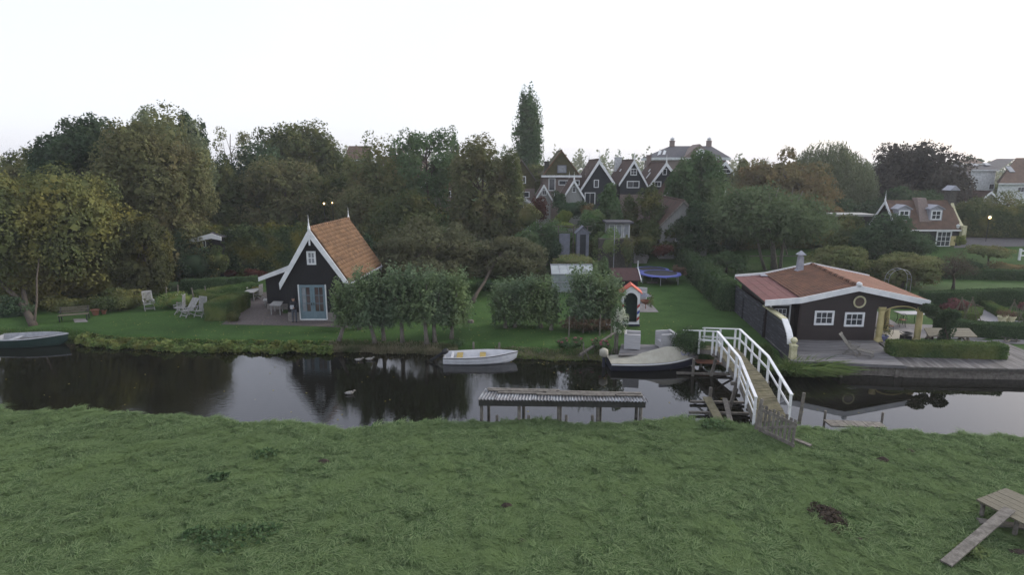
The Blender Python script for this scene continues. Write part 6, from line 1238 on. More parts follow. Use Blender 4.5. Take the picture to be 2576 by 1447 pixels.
# ================================================================ garden furniture on the left
def make_chair(name, label, recl):
    t = thing(name, label, 'chair', (0,0,0), 'pale garden chairs on the left lawn'); rec = R(recl)
    for s in (-1, 1):
        m = MB(); m.beam((s*.27,-.30,0), (s*.27,.12,.62), .035, .05); m.build('leg', M_teak, t)
        m = MB(); m.beam((s*.25,.38,0), (s*.25,-.18,.42), .035, .05); m.build('leg', M_teak, t)
        m = MB(); m.beam((s*.29,-.30,.63), (s*.29,.22,.66), .07, .03); m.build('armrest', M_teak, t)
        m = MB(); m.beam((s*.29,-.26,.40), (s*.29,-.26,.62), .03, .04, (1,0,0)); m.build('arm_post', M_teak, t)
    m = MB()
    for i in range(7): y = -.30+i*.075; m.box(-.25, .25, y, y+.055, .41-.012*i, .435-.012*i)
    m.build('seat', M_teak, t)
    m = MB(); b0 = Vector((0, .20, .36)); d = Vector((0, math.sin(rec), math.cos(rec)))
    for i in range(7): x = -.21+i*.07; m.beam(b0+Vector((x,0,0))+d*.04, b0+Vector((x,0,0))+d*.80, .042, .02, (0,1,0))
    for s in (-1, 1): m.beam(b0+Vector((s*.265,0,0)), b0+Vector((s*.265,0,0))+d*.84, .045, .03, (0,1,0))
    m.beam(b0+Vector((-.28,0,0))+d*.84, b0+Vector((.28,0,0))+d*.84, .03, .09, d); m.beam(b0+Vector((-.26,0,0)), b0+Vector((.26,0,0)), .03, .05, d); m.build('backrest', M_teak, t)
    m = MB(); m.beam((-.27,-.22,.12), (.27,-.22,.12), .03, .045); m.beam((-.25,.30,.10), (.25,.30,.10), .03, .045); m.build('stretcher', M_teak, t)
    return t
def setc(t, px, py, rz, s=1.0): p = G(px, py, LAWN); t.location = (p.x, p.y, landz(p.x, p.y)); t.rotation_euler = (0, 0, rz); t.scale = (s, s, s)
setc(make_chair('garden_chair', 'pale slatted garden chair standing alone beside the flower bed', 14), 376, 780, R(38), 1.12)
setc(make_chair('garden_chair', 'pale slatted garden chair seen from its side behind the others', 6), 455, 789, R(-78), 1.12)
setc(make_chair('garden_chair', 'pale slatted garden chair with back tipped far back', 38), 471, 797, R(-25), 1.12)
setc(make_chair('garden_chair', 'upright pale slatted garden chair next to the clipped hedge', 8), 506, 797, R(-14), 1.12)
p = G(188, 806, LAWN); bn = thing('garden_bench', 'brown slatted bench with cast iron ends under the yellow tree', 'bench', p); bn.rotation_euler = (0, 0, R(22))
def mk_bench(t):
    for i in range(4): m = MB(); m.beam((-.85,-.28+i*.13,.43), (.85,-.28+i*.13,.43), .10, .035); m.build('seat_slat', M_teakbrown, t)
    for i in range(3): m = MB(); m.beam((-.85,.25+.05*i,.56+.14*i), (.85,.25+.05*i,.56+.14*i), .03, .10); m.build('back_slat', M_teakbrown, t)
    for s in (-1, 1): m = MB(); m.beam((s*.78,-.28,0), (s*.78,-.25,.42), .06, .06, (1,0,0)); m.beam((s*.78,.30,0), (s*.78,.20,.42), .06, .06, (1,0,0)); m.beam((s*.78,.20,.40), (s*.78,.38,.90), .06, .05, (1,0,0)); m.beam((s*.78,-.30,.40), (s*.78,.25,.40), .06, .05); m.beam((s*.78,-.28,.62), (s*.78,.26,.64), .05, .04); m.build('end_frame', M_darkplastic, t)
local_boat(bn, mk_bench)
def pot(label, px, py, h, r, material, name='plant_pot', plant=None, z=None, pr=None):
    p = G(px, py, LAWN if z is None else z); t = thing(name, label, 'pot', (p.x, p.y, landz(p.x, p.y) if z is None else z)); m = MB(); q = Vector(t.location)
    m.lathe([(r*.62,0),(r*.9,h*.7),(r,h*.86),(r*1.1,h*.87),(r*1.1,h),(r*.92,h),(r*.88,h*.9)], q, 16); m.build('pot', material, t)
    if plant:
        rg = np.random.default_rng(int(px)); R_ = pr or r*1.5; P, dd, hu, _ = blob_cloud(rg, (q.x, q.y, q.z+h+R_*.7), (R_, R_, R_), 260, 9, (.3,.5)); quads('plant', leaf_quads(rg, P, .09, dd), hu, plant, t)
    return t
pot('terracotta flower pot in the shade beside the bench', 241, 793, .42, .26, M_terracotta); pot('small terracotta pot beside the larger flower pot', 262, 790, .3, .18, M_terracotta, plant=L_oliveyellow, pr=.25)
for k, (x0, y0, x1, y1, lab) in enumerate(((418,762,418,722,'upright weathered stake in the flower bed'),(448,757,447,716,'tall weathered stake behind the white roses'),(493,778,482,724,'leaning weathered stake in front of the clipped hedge'),(523,765,515,720,'leaning stake beside the slanting clipped hedge'))):
    a = G(x0, y0, LAWN); b = D(x1, y1, a.y+.05); tag(MB().tube([a-Vector((0,0,.1)), b], .045, 7).build('stake', M_barkpale, origin=a), lab, 'stake')
def blooms(name, label, c, r, n, leaf, material, cat='flowers', seed=1):
    rg = np.random.default_rng(seed); nb = max(3, n//18); P, dd, hu, _ = blob_cloud(rg, c, r, n, nb, (.12,.2), 'round', .8); tag(quads(name, leaf_quads(rg, P, leaf, dd, asp=.9), hu, material, None, c), label, cat)
c = D(449, 745, 43.0); blooms('roses', 'white roses in the flower bed behind the chairs', (c.x, c.y, c.z), (.35,.3,.2), 36, .09, L_bloom); c = D(450, 765, 42.6); blooms('roses', 'white roses low in the flower bed beside the side facing chair', (c.x, c.y, c.z), (.2,.3,.35), 40, .09, L_bloom, seed=2)
c = D(400, 758, 43); blooms('roses', 'white and pink flowers next to the lone garden chair', (c.x, c.y, c.z), (.4,.3,.3), 36, .09, L_bloom, seed=3); c = D(446, 760, 42.5); blooms('roses', 'one red rose beside the low white roses', (c.x, c.y, c.z), (.1,.1,.08), 14, .08, L_pinkbloom, seed=4)
def gtable(name, label, c4, z, material, legs=.06, n=5, cat='table', aprn=True, inset=.12):
    cen = sum(c4, Vector((0,0,0)))/4; t = thing(name, label, cat, (cen.x, cen.y, landz(cen.x, cen.y) if cen.y > 30 else .6)); base = t.location.z
    planks(t, c4, n, 'u', .035, material)
    for u, v in ((inset,inset),(1-inset,inset),(1-inset,1-inset),(inset,1-inset)): p = quad_pt(c4, u, v); m = MB(); m.beam((p.x, p.y, base), (p.x, p.y, z-.03), legs, legs, (1,0,0)); m.build('leg', material, t)
    if aprn:
        m = MB()
        for (a, b) in (((inset,inset),(1-inset,inset)),((inset,1-inset),(1-inset,1-inset)),((inset,inset),(inset,1-inset)),((1-inset,inset),(1-inset,1-inset))): pa, pb2 = quad_pt(c4, *a), quad_pt(c4, *b); m.beam(pa-Vector((0,0,.075)), pb2-Vector((0,0,.075)), .025, .075)
        m.build('apron', material, t)
    return t
z = LAWN+.74; gtable('garden_table', 'slatted pale wooden table with splayed legs beside the cottage wall', [G(676,768,z), G(706,769,z), G(713,758,z), G(688,758,z)], z, M_teak)
z = LAWN+.45; gtable('garden_bench', 'low plank bench against the lean-to wall', [G(661,757,z), G(709,757,z), G(709,751,z), G(662,751,z)], z, M_teak, n=2, cat='bench')
z = LAWN+.76; yt = gtable('yard_table', 'old plank table with pumpkins at the end of the hedge', [G(612,735,z), G(637,736,z), G(662,724,z), G(630,724,z)], z, M_teak, n=4)
c = G(624, 727, z); blooms('flower_tray', 'white flower heads on the old plank table', (c.x, c.y, c.z+.12), (.42,.3,.13), 150, .11, L_bloom, seed=8); c = G(640, 726, z); blooms('gourds', 'yellow gourds heaped on the old plank table', (c.x+.1, c.y, c.z+.08), (.42,.3,.09), 120, .10, L_fallen, seed=9)
wc = make_chair('yard_chair', 'white chair between old plank table and lean-to', 4); setc(wc, 652, 752, R(-100), .95); del wc['group']
# ================================================================ the person
def person():
    p = G(742, 812, LAWN); root = thing('person', 'person in dark jacket, grey jeans and dark cap holding a controller', 'person', (p.x, p.y, landz(p.x, p.y)+.012))
    V = []; E = []; Rr = []
    def v(x, y, z, r): V.append((x, y, z)); Rr.append(r); return len(V)-1
    pel = v(0,0,.93,.145); wai = v(0,.01,1.08,.135); che = v(0,.0,1.30,.165); nk = v(0,-.01,1.47,.062); hd0 = v(0,-.03,1.56,.078); hd1 = v(0,-.035,1.66,.098); hd2 = v(0,-.02,1.74,.07); nose = v(0,-.135,1.62,.018)
    for a, b in ((pel,wai),(wai,che),(che,nk),(nk,hd0),(hd0,hd1),(hd1,hd2),(hd1,nose)): E.append((a, b))
    for s in (-1, 1):
        hp = v(s*.10,0,.86,.10); kn_ = v(s*.11,-.02,.48,.068); an = v(s*.115,.02,.09,.048); to = v(s*.13,-.14,.04,.04); E += [(pel,hp),(hp,kn_),(kn_,an),(an,to)]
        shd = v(s*.19,.0,1.40,.075); el = v(s*.245,-.04,1.12,.053); wr = v(s*.12,-.27,1.06,.036); pm = v(s*.08,-.325,1.065,.036); E += [(che,shd),(shd,el),(el,wr),(wr,pm)]
        for k in range(4): f1 = v(s*(.075-.02*k+.03),-.365,1.085-.018*k,.0105); f2 = v(s*(.06-.012*k),-.395+.01*k,1.095-.02*k,.009); E += [(pm,f1),(f1,f2)]
        t1 = v(s*.05,-.32,1.105,.012); t2 = v(s*.035,-.345,1.12,.010); E += [(pm,t1),(t1,t2)]
        ear = v(s*.10,-.01,1.63,.018); E.append((hd1, ear))
    me = bpy.data.meshes.new('body'); me.from_pydata(V, E, []); o = bpy.data.objects.new('body', me); COL.objects.link(o); o.parent = root
    md = o.modifiers.new('skin', 'SKIN'); md.use_smooth_shade = True
    sv = me.skin_vertices[0].data
    for i, r in enumerate(Rr): sv[i].radius = (r, r*(.78 if i in (0,1,2) else 1)); sv[i].use_root = (i == 0)
    o.modifiers.new('sub', 'SUBSURF').levels = 1; o.modifiers['sub'].render_levels = 1
    dg = bpy.context.evaluated_depsgraph_get(); m2 = bpy.data.meshes.new_from_object(o.evaluated_get(dg)); o.modifiers.clear(); o.data = m2
    skin = mat('skin', (0.42,0.26,0.20), (0.36,0.22,0.17)); jacket = mat('dark_jacket', (0.018,0.019,0.025), (0.012,0.013,0.017)); jeans = mat('grey_jeans', (0.085,0.095,0.12), (0.06,0.068,0.088), scale=9); shoe = mat('dark_shoes', (0.02,0.02,0.024))
    m2.materials.clear()
    for q in (skin, jacket, jeans, shoe): m2.materials.append(q)
    for f in m2.polygons:
        c = f.center; f.use_smooth = True
        f.material_index = 3 if c.z < .10 else 2 if c.z < .90 else 0 if (c.z > 1.49 or (c.y < -.29 and c.z < 1.2)) else 1
    m = MB(); q = wloc(root); m.lathe([(.108,1.655),(.112,1.70),(.09,1.765),(.03,1.80)], (q.x, q.y-.02, q.z), 14); m.build('cap', jacket, root, smooth=True)
    m = MB()
    for s in (-1, 1): m.lathe([(.002,-.012),(.011,0),(.002,.012)], (q.x+s*.036, q.y-.125, q.z+1.655), 6)
    m.build('eyes', M_darkplastic, root); m = MB(); m.box(q.x-.028, q.x+.028, q.y-.128, q.y-.10, q.z+1.573, q.z+1.583); m.build('mouth', mat('lips', (.3,.14,.12)), root)
    rc2 = thing('controller', 'white remote controller with grey screen in the hands of the person', 'controller', (q.x, q.y-.36, q.z+1.06)); m = MB(); z0 = q.z+1.06; m.box(q.x-.085, q.x+.085, q.y-.42, q.y-.33, z0-.02, z0+.03); m.build('body', M_hullwhite, rc2)
    m = MB(); m.beam((q.x,q.y-.36,z0+.05), (q.x,q.y-.30,z0+.21), .24, .02, (0,-1,.3)); m.build('screen', M_hullgrey, rc2)
    m = MB()
    for s in (-1, 1): m.tube([(q.x+s*.07,q.y-.41,z0+.02),(q.x+s*.08,q.y-.44,z0+.12)], .008, 5)
    m.build('antenna', M_darkplastic, rc2)
person()
# ================================================================ middle garden
bd = thing('boat_deck', 'pale plank deck behind the covered boat', 'deck', (8.4, 32.8, .5)); z = LAWN+.12
planks(bd, [G(1556,893,z), G(1752,897,z), G(1745,868,z), G(1563,866,z)], 13, 'u', .04, M_deck)
m = MB(); a, b = G(1556,895,z-.1), G(1756,899,z-.1); m.beam(a, b, .06, .2); m.build('fascia', M_timber, bd)
def block_chair(label, px, py, rz, w=.98, name='block_chair', cat='armchair'):
    p = G(px, py, z); t = thing(name, label, cat, (p.x, p.y, z), 'pale block armchairs' if cat == 'armchair' else None); t.rotation_euler = (0, 0, rz)
    def mk(t):
        h = .92
        m = MB(); m.box(-w/2, w/2, .32, .45, .05, h); m.build('backrest', M_limed, t)
        for s in (-1, 1): m = MB(); m.box(s*w/2-(.13 if s > 0 else 0), s*w/2+(.13 if s < 0 else 0), -.45, .32, .05, h-.03); m.build('arm_panel', M_limed, t)
        m = MB(); m.box(-w/2+.13, w/2-.13, -.43, .32, .05, .42); m.build('seat', M_limed, t)
        m = MB()
        for sx in (-1, 1):
            for sy in (-1, 1): m.box(sx*(w/2-.12)-.07, sx*(w/2-.12)+.07, sy*.36-.07, sy*.36+.07, 0, .05)
        m.build('feet', M_limed, t)
    local_boat(t, mk)
block_chair('pale block armchair beside the white flowering post', 1590, 875, R(78)); block_chair('pale block armchair beside the box ball', 1674, 874, R(-82))
z = LAWN+.03; block_chair('pale block sofa behind the striped sentry box', 1611, 757, R(75), 1.9, 'block_sofa', 'sofa')
# striped sentry box
p = G(1583, 816, LAWN); sb = thing('sentry_box', 'white sentry box with orange roof and red white blue stripes', 'sentry box', (p.x, p.y, LAWN)); W = .60; Hh = 2.28; M_stripr = mat('red_paint', (0.36,0.045,0.045), (0.28,0.035,0.035)); M_stripb = mat('blue_paint', (0.06,0.09,0.36), (0.045,0.07,0.28)); M_boxgreen = mat('dark_green_paint', (0.022,0.05,0.04), (0.015,0.035,0.028)); M_orange = mat('orange_red_roof', (0.50,0.115,0.075), (0.42,0.09,0.06))
sf = lambda a, b, c: (p.x+a+.12*b, p.y+b, LAWN+c)
m = MB(sf)
for s in (-1, 1): m.box(s*W-(.10 if s > 0 else 0), s*W+(.10 if s < 0 else 0), -.45, .45, .12, Hh)
m.box(-W+.1, W-.1, .35, .45, .12, Hh); m.build('side_wall', M_white, sb)
m = MB(sf); m.box(-W+.1, W-.1, .33, .348, .12, Hh); m.build('inner_back', M_boxgreen, sb)
m = MB(sf); ar2 = [(-W+.16+(2*W-.32)*i/12, 1.85+.38*math.sin(math.pi*i/12)**.6) for i in range(13)]
top = [(-W, Hh-.02), (0, Hh+.42), (W, Hh-.02)]
def topz(x): return Hh-.02+.44*(1-abs(x)/W)
m.box(-W, -W+.16, -.47, -.43, .12, Hh-.02); m.box(W-.16, W, -.47, -.43, .12, Hh-.02); m.box(-W+.16, W-.16, -.47, -.43, .12, .26)
for (a0, b0), (a1, b1) in zip(ar2, ar2[1:]): m.add([(a0,-.47,b0),(a1,-.47,b1),(a1,-.47,topz(a1)),(a0,-.47,topz(a0)),(a0,-.43,b0),(a1,-.43,b1)], [(0,1,2,3),(0,4,5,1)])
m.build('front_frame', M_white, sb)
for i, (z0, mm2) in enumerate(((.34,M_stripr),(.76,M_stripb),(1.18,M_stripr))):
    for x0 in (-W, W-.16): m = MB(sf); m.add([(x0,-.475,z0),(x0+.16,-.475,z0+.14),(x0+.16,-.475,z0+.34),(x0,-.475,z0+.2)], [(0,1,2,3)]); m.build('stripe', mm2, sb)
    m = MB(sf); m.add([(W+.004,-.45,z0+.12),(W+.004,.45,z0+.6),(W+.004,.45,z0+.8),(W+.004,-.45,z0+.32)], [(0,1,2,3)]); m.build('stripe', mm2, sb)
m = MB(sf)
for s in (-1, 1): m.prism([(0,-.58,Hh+.50),(s*(W+.14),-.58,Hh-.08),(s*(W+.14),-.58,Hh-.14),(0,-.58,Hh+.43)], (0,1.15,0))
m.build('roof', M_orange, sb); m = MB(sf); m.box(-W-.05, W+.05, -.52, .5, 0, .12); m.build('base', M_hullblue, sb)
# dark shed, greenhouse, trampolines
p = G(1576, 722, LAWN); shd = thing('tool_shed', 'small dark shed with dark red felt roof behind the sentry box', 'shed', (p.x, p.y+1, LAWN)); a, b = G(1544,726,LAWN), G(1604,726,LAWN); rl_ = D(1540,675,a.y+1.7); re_ = D(1540,708,a.y-.15)
m = MB(); m.box(a.x, b.x, a.y, a.y+2.6, LAWN-.1, re_.z); m.build('wall', M_blackgreen, shd)
x0, x1 = D(1537,700,a.y).x, D(1611,700,a.y).x; m = MB(); m.prism([(x0,a.y-.2,re_.z),(x0,a.y+1.3,rl_.z+.0),(x0,a.y+1.3,rl_.z+.1),(x0,a.y-.2,re_.z+.1)], (x1-x0,0,0)); m.prism([(x0,a.y+1.3,rl_.z),(x0,a.y+2.8,re_.z),(x0,a.y+2.8,re_.z+.1),(x0,a.y+1.3,rl_.z+.1)], (x1-x0,0,0)); m.build('roof', mat('dark_red_felt', (0.072,0.034,0.034), (0.05,0.024,0.024), scale=4), shd)
m = MB(); m.prism([(x1,a.y-.26,re_.z-.05),(x1,a.y+1.3,rl_.z-.06),(x1,a.y+1.3,rl_.z+.14),(x1,a.y-.26,re_.z+.14)], (.07,0,0)); m.build('bargeboard', M_white, shd)
m = MB(); m.tube([(x1,a.y+1.2,LAWN),(x1,a.y+1.2,rl_.z+.75)], .04, 6); m.build('flue', M_white, shd)
gp = G(1440, 735, LAWN); gh_ = thing('greenhouse', 'aluminium greenhouse with milky panes behind the pollard willows', 'greenhouse', (gp.x, gp.y, LAWN)); M_gpane = mat('milky_glass', (0.30,0.335,0.34), (0.22,0.25,0.255), scale=1.2, rough=.15, spec=.5); gy = 48.6
l0, l1 = D(1388,690,gy), D(1494,690,gy); rz2 = D(1440,666,gy+1.5).z; ez2 = l0.z; x0, x1 = l0.x, l1.x; nP = 5
for i in range(nP):
    a0, a1 = x0+(x1-x0)*i/nP+.03, x0+(x1-x0)*(i+1)/nP-.03
    m = MB(); m.add([(a0,gy,LAWN+.05),(a1,gy,LAWN+.05),(a1,gy,ez2),(a0,gy,ez2)], [(0,1,2,3)]); m.build('wall_pane', M_gpane, gh_)
    m = MB(); m.add([(a0,gy,ez2+.03),(a1,gy,ez2+.03),(a1,gy+1.5,rz2),(a0,gy+1.5,rz2)], [(0,1,2,3)]); m.build('roof_pane', M_gpane, gh_)
    m = MB(); m.add([(a0,gy+3,ez2+.03),(a1,gy+3,ez2+.03),(a1,gy+1.5,rz2),(a0,gy+1.5,rz2)], [(0,1,2,3)]); m.build('roof_pane', M_gpane, gh_)
for xx in (x0, x1): m = MB(); m.add([(xx,gy,LAWN),(xx,gy+3,LAWN),(xx,gy+3,ez2),(xx,gy+1.5,rz2),(xx,gy,ez2)], [(0,1,2,3,4)]); m.build('end_pane', M_gpane, gh_)
for i in range(nP+1): xx = x0+(x1-x0)*i/nP; m = MB(); m.beam((xx,gy-.01,LAWN), (xx,gy-.01,ez2), .045, .045, (1,0,0)); m.beam((xx,gy-.01,ez2), (xx,gy+1.5,rz2+.02), .045, .045); m.build('glazing_bar', M_steel, gh_)
for (yy, zz) in ((gy-.02,ez2),(gy+1.5,rz2+.03),(gy-.02,LAWN+.9)): m = MB(); m.beam((x0-.04,yy,zz), (x1+.04,yy,zz), .06, .06); m.build('rail', M_steel, gh_)
M_tramp = mat('blue_trampoline_pad', (0.115,0.14,0.43), (0.085,0.105,0.33), scale=2, rough=.5); M_mesh = mat('black_trampoline_mat', (0.035,0.036,0.042), (0.028,0.029,0.034))
def trampoline(label, px, py, r, z, nl=6):
    c = G(px, py, z); t = thing('trampoline', label, 'trampoline', (c.x, c.y, LAWN)); rin = r*.80; n = 32; m = MB(); f = []
    vs_ = []
    for i in range(n):
        a = 6.28318*i/n; w = .02*math.sin(a*9)
        for rr, zz in ((r,-.10+w),(r*.99,.0+w*.5),(rin,.015)): vs_.append((c.x+rr*math.cos(a), c.y+rr*math.sin(a), z+zz))
    for i in range(n): j = (i+1) % n; f += [(i*3,j*3,j*3+1,i*3+1),(i*3+1,j*3+1,j*3+2,i*3+2)]
    m.add(vs_, f); m.build('pad', M_tramp, t, smooth=True); m = MB(); m.add([(c.x+rin*math.cos(6.28318*i/n), c.y+rin*math.sin(6.28318*i/n), z-.01) for i in range(n)], [tuple(range(n))]); m.build('jump_mat', M_mesh, t)
    for i in range(nl): a = 6.28318*(i+.3)/nl; x, y = c.x+r*.95*math.cos(a), c.y+r*.95*math.sin(a); m = MB(); m.tube([(x,y,z-.02),(x,y,landz(x,y))], .03, 6); m.build('leg', M_steel, t)
trampoline('large blue rimmed trampoline on the mown lawn', 1661, 687, 1.86, LAWN+.85); trampoline('smaller blue trampoline behind the large one', 1640, 677, 1.6, LAWN+.8); trampoline('shaded blue trampoline under the goat willow', 1232, 674, 1.6, LAWN+.85)
p = G(1640, 713, LAWN); tag(MB().box(p.x-.45, p.x+.5, p.y-.07, p.y+.07, LAWN, LAWN+.14).build('timber_baulk', M_timber, origin=p), 'pale timber baulk under the large trampoline', 'timber')
# fire bowl, compost, posts, hydrangeas
p = G(1624, 778, LAWN); fbw = thing('fire_bowl', 'rusty fire bowl on a leg with dark hood on the paving', 'fire bowl', (p.x, p.y, LAWN)); m = MB(); m.lathe([(.03,0),(.03,.35),(.16,.40),(.36,.55),(.42,.66),(.38,.66),(.12,.46)], p, 16); m.build('bowl', M_terracotta, fbw); m = MB(); m.tube([p+Vector((.34,.25,.5)), p+Vector((.34,.25,1.2))], .02, 6); m.build('rod', M_steel, fbw); m = MB(); m.lathe([(.50,0),(.36,.06),(.1,.16),(.02,.18)], (p.x, p.y+.3, LAWN+.95), 14); m.build('hood', M_bluegreyd, fbw)
B('garden_shrub', 'thin young shrub beside the fire bowl', 1637, 758, 8, 22, 41.5, L_olive, 260, .1, core=False)
for i, (px, py) in enumerate(((1433,858),(1466,846),(1519,862),(1555,864),(1490,838))): pass
for LB_, px, py, h in (('stake of the dead leaf heap nearest the greenhouse willow',1431,848,1.3),('shorter stake standing inside the dead leaf heap',1467,838,1.1),('stake in front of the middle of the dead leaf heap',1508,846,1.35),('stake of the dead leaf heap nearest the flowering post',1537,852,1.3)): p = G(px, py, LAWN); tag(MB().tube([p-Vector((0,0,.1)), p+Vector((.02,0,h))], .045, 7).build('stake', M_barkpale, origin=p), LB_, 'stake', 'stakes of the leaf heap')
rg = np.random.default_rng(61); c = D(1478, 838, 36.6); P, dd, hu, _ = blob_cloud(rg, (c.x, c.y, LAWN+.5), (1.75,.75,.42), 3200, 26, (.3,.5)); P = P[P[:,2] > LAWN+.02]; tag(quads('leaf_heap', leaf_quads(rg, P, .11), rg.uniform(0, 1, len(P)), L_deadleaf, None, (c.x, c.y, LAWN)), 'heap of dead brown leaves behind wooden stakes', 'leaf heap', kind='stuff')
for k, (px, py, lab) in enumerate(((1500,868,'pink hydrangea below the leaf heap stakes'),(1517,874,'deep pink hydrangea beside the leaning pole'),(1452,866,'faded pink hydrangea left of the others'),(1415,866,'dull pink hydrangea at the foot of the willows'))):
    c = G(px, py+6, LAWN); bush('hydrangea_bush', lab, (c.x, c.y, LAWN+.22), (.42,.36,.32), L_green, 420, .11, 9)
    blooms('hydrangea_blooms', lab.replace('hydrangea', 'hydrangea flower heads', 1), (c.x, c.y-.1, LAWN+.42), (.36,.3,.16), 120, .085, L_pinkbloom, seed=20+k)
c = G(1552, 880, LAWN); t = thing('flowering_post', 'white flowering climber on a post beside the pale deck', 'climber', c); m = MB(); m.tube([c-Vector((0,0,.3)), c+Vector((0,0,2.3))], .07, 7); m.tube([c+Vector((-.12,.1,-.2)), c+Vector((-.1,.1,1.2))], .05, 7); m.build('post', M_barkpale, t)
rg = np.random.default_rng(62); P, dd, hu, _ = blob_cloud(rg, (c.x+.05, c.y, c.z+1.65), (.52,.45,.95), 1500, 24, (.2,.36)); quads('leaves', leaf_quads(rg, P, .10, dd), hu, L_green, t); P, dd, hu, _ = blob_cloud(rg, (c.x+.08, c.y-.12, c.z+1.6), (.5,.42,.9), 900, 26, (.14,.28)); quads('blossom', leaf_quads(rg, P, .075, dd, asp=.9), hu, L_bloom, t)
c2 = D(1572, 742, 38.4); blooms('climber_blossom', 'white blossom hanging over the sentry box roof edge', (c2.x-.2, c2.y, c2.z), (.38,.3,.5), 260, .085, L_bloom, 'blossom', 71)
a, b = G(1458, 894, .45), D(1545, 838, 34.6); tag(MB().tube([a, a.lerp(b, .5), b], [.085,.075,.06], 8).build('leaning_pole', M_timber, origin=a), 'long pole leaning from the bank up to the flowering post', 'pole')
for px, py, tx, ty in ((1466,890,1465,866),(1473,892,1462,872),(1478,898,1470,876)): pass
a = G(1468, 894, .45); t = thing('trestle_prop', 'small crossed stick prop under the leaning pole', 'prop', a); m = MB(); m.beam(a+Vector((-.05,0,-.2)), a+Vector((0,0,.75)), .05, .05, (1,0,0)); m.beam(a+Vector((.3,-.1,-.2)), a+Vector((-.05,.05,.55)), .05, .05, (0,1,0)); m.build('stick', M_timber, t)
p = G(1184, 812, LAWN); tag(MB().lathe([(.22,0),(.2,.16),(.19,.18),(.02,.18)], p, 12).build('tree_stump', M_timber, origin=p), 'low sawn stump on the lawn behind the willows', 'stump')
p = G(1538, 835, LAWN); tag(MB().box(p.x-.42, p.x+.35, p.y-.1, p.y+.1, LAWN+.45, LAWN+.53).build('white_shelf', M_white, origin=p), 'white board lying behind the leaf heap stakes', 'board')
# terrace trellis, blue hut, summerhouse and steps
a, b = D(1400,612,59), D(1442,567,59); tr = thing('terrace_trellis', 'grey post and wire trellis in the terraced garden', 'trellis', (b.x, 59, landz(b.x, 59)))
for px in (1405, 1443, 1478): q = D(px, 568, 59); m = MB(); m.beam((q.x,59,landz(q.x,59)-.2), (q.x,59,q.z), .10, .10, (1,0,0)); m.build('post', M_timber, tr)
for py in (569, 583): q, w = D(1388,py,59), D(1490,py,59); m = MB(); m.beam(q, w, .04, .05); m.build('rail', M_timber, tr)
hY = 57.8; a, b = D(1451,612,hY), D(1482,586,hY); bh_ = thing('garden_hut', 'small slate blue garden hut with pointed roof', 'hut', ((a.x+b.x)/2, hY, LAWN+.4)); xm = (a.x+b.x)/2; pkz = D(1467,571,hY).z
m = MB(); m.prism([(a.x,hY,LAWN),(b.x,hY,LAWN),(b.x,hY,b.z),(xm,hY,pkz-.1),(a.x,hY,b.z)], (0,1.2,0)); m.build('wall', M_bluegreyd, bh_); m = MB()
for s, xx in ((-1, a.x-.15), (1, b.x+.15)): m.prism([(xm,hY-.12,pkz),(xx,hY-.12,b.z-.12),(xx,hY-.12,b.z-.04),(xm,hY-.12,pkz+.09)], (0,1.4,0))
m.build('roof', M_bluegreyd, bh_); m = MB(); m.box(a.x+.3, b.x-.3, hY-.03, hY, LAWN+.2, b.z-.15); m.build('door', M_blackgreen, bh_)
q, w = D(1420,612,57.6), D(1434,580,57.6); tag(MB().box(q.x-.5, w.x, 57.6, 57.7, landz(q.x, 57.6)-.1, w.z-.3).build('garden_screen', M_bluegreyd, origin=(q.x, 57.6, LAWN)), 'pale blue painted screen beside the garden hut', 'screen')
sY = 60.5; a, b = D(1530,600,sY), D(1586,562,sY); sm = thing('summerhouse', 'glazed summerhouse with flat dark roof above the retaining wall', 'summerhouse', ((a.x+b.x)/2, sY, LAWN+1)); m = MB(); m.box(a.x, b.x, sY+.1, sY+2.2, a.z-.2, b.z); m.build('wall', M_greyboard, sm); m = MB(); m.box(a.x-.3, b.x+.25, sY-.4, sY+2.4, b.z, b.z+.18); m.build('roof', M_roofslate, sm)
for i in range(3): x0 = a.x+(b.x-a.x)*i/3; window(sm, x0+.05, x0+(b.x-a.x)/3-.05, a.z+.1, b.z-.1, sY+.1, 1, 1, M_offwhite, M_panelight, fw=.08)
wY = 58.3; a, b = D(1520,645,wY), D(1592,602,wY); rwl = thing('retaining_wall', 'dark retaining wall below the summerhouse', 'wall', (a.x, wY, LAWN)); m = MB(); m.box(a.x-.6, b.x, wY, wY+.3, LAWN-.1, b.z); m.build('wall', M_timberdark, rwl); m = MB(); m.box(a.x-.6, b.x, wY-.05, wY+.32, b.z, b.z+.08); m.build('capping', M_timber, rwl); q = D(1545,620,wY-.4); m = MB(); m.tube([(q.x,wY-.4,LAWN),(q.x,wY-.4,b.z+1.2)], .04, 6); m.build('pole', M_steel, rwl)
st_ = thing('garden_steps', 'concrete ramp with white picket railing up to the terrace', 'steps', G(1618, 650, LAWN)); r0, r1 = G(1626, 656, LAWN), Vector((D(1611,625,60.8).x, 60.8, landz(13, 60.8)+.5))
for i in range(7): p = r0.lerp(r1, i/7); m = MB(); m.box(p.x-.75, p.x+.65, p.y, p.y+.75, LAWN-.1, LAWN+.12+i*.21); m.build('step', M_concrete, st_)
for i in range(5): p = r0.lerp(r1, i/4)+Vector((-.85,0,0)); zz = LAWN+.1+i*.36; m = MB(); m.beam((p.x,p.y,zz-.1), (p.x,p.y,zz+.95), .07, .07, (1,0,0)); m.build('rail_post', M_white, st_)
m = MB(); p, q = r0+Vector((-.85,0,0)), r1+Vector((-.85,0,0)); m.beam((p.x,p.y,LAWN+1.0), (q.x,q.y,LAWN+2.45), .08, .08); m.build('hand_rail', M_white, st_)
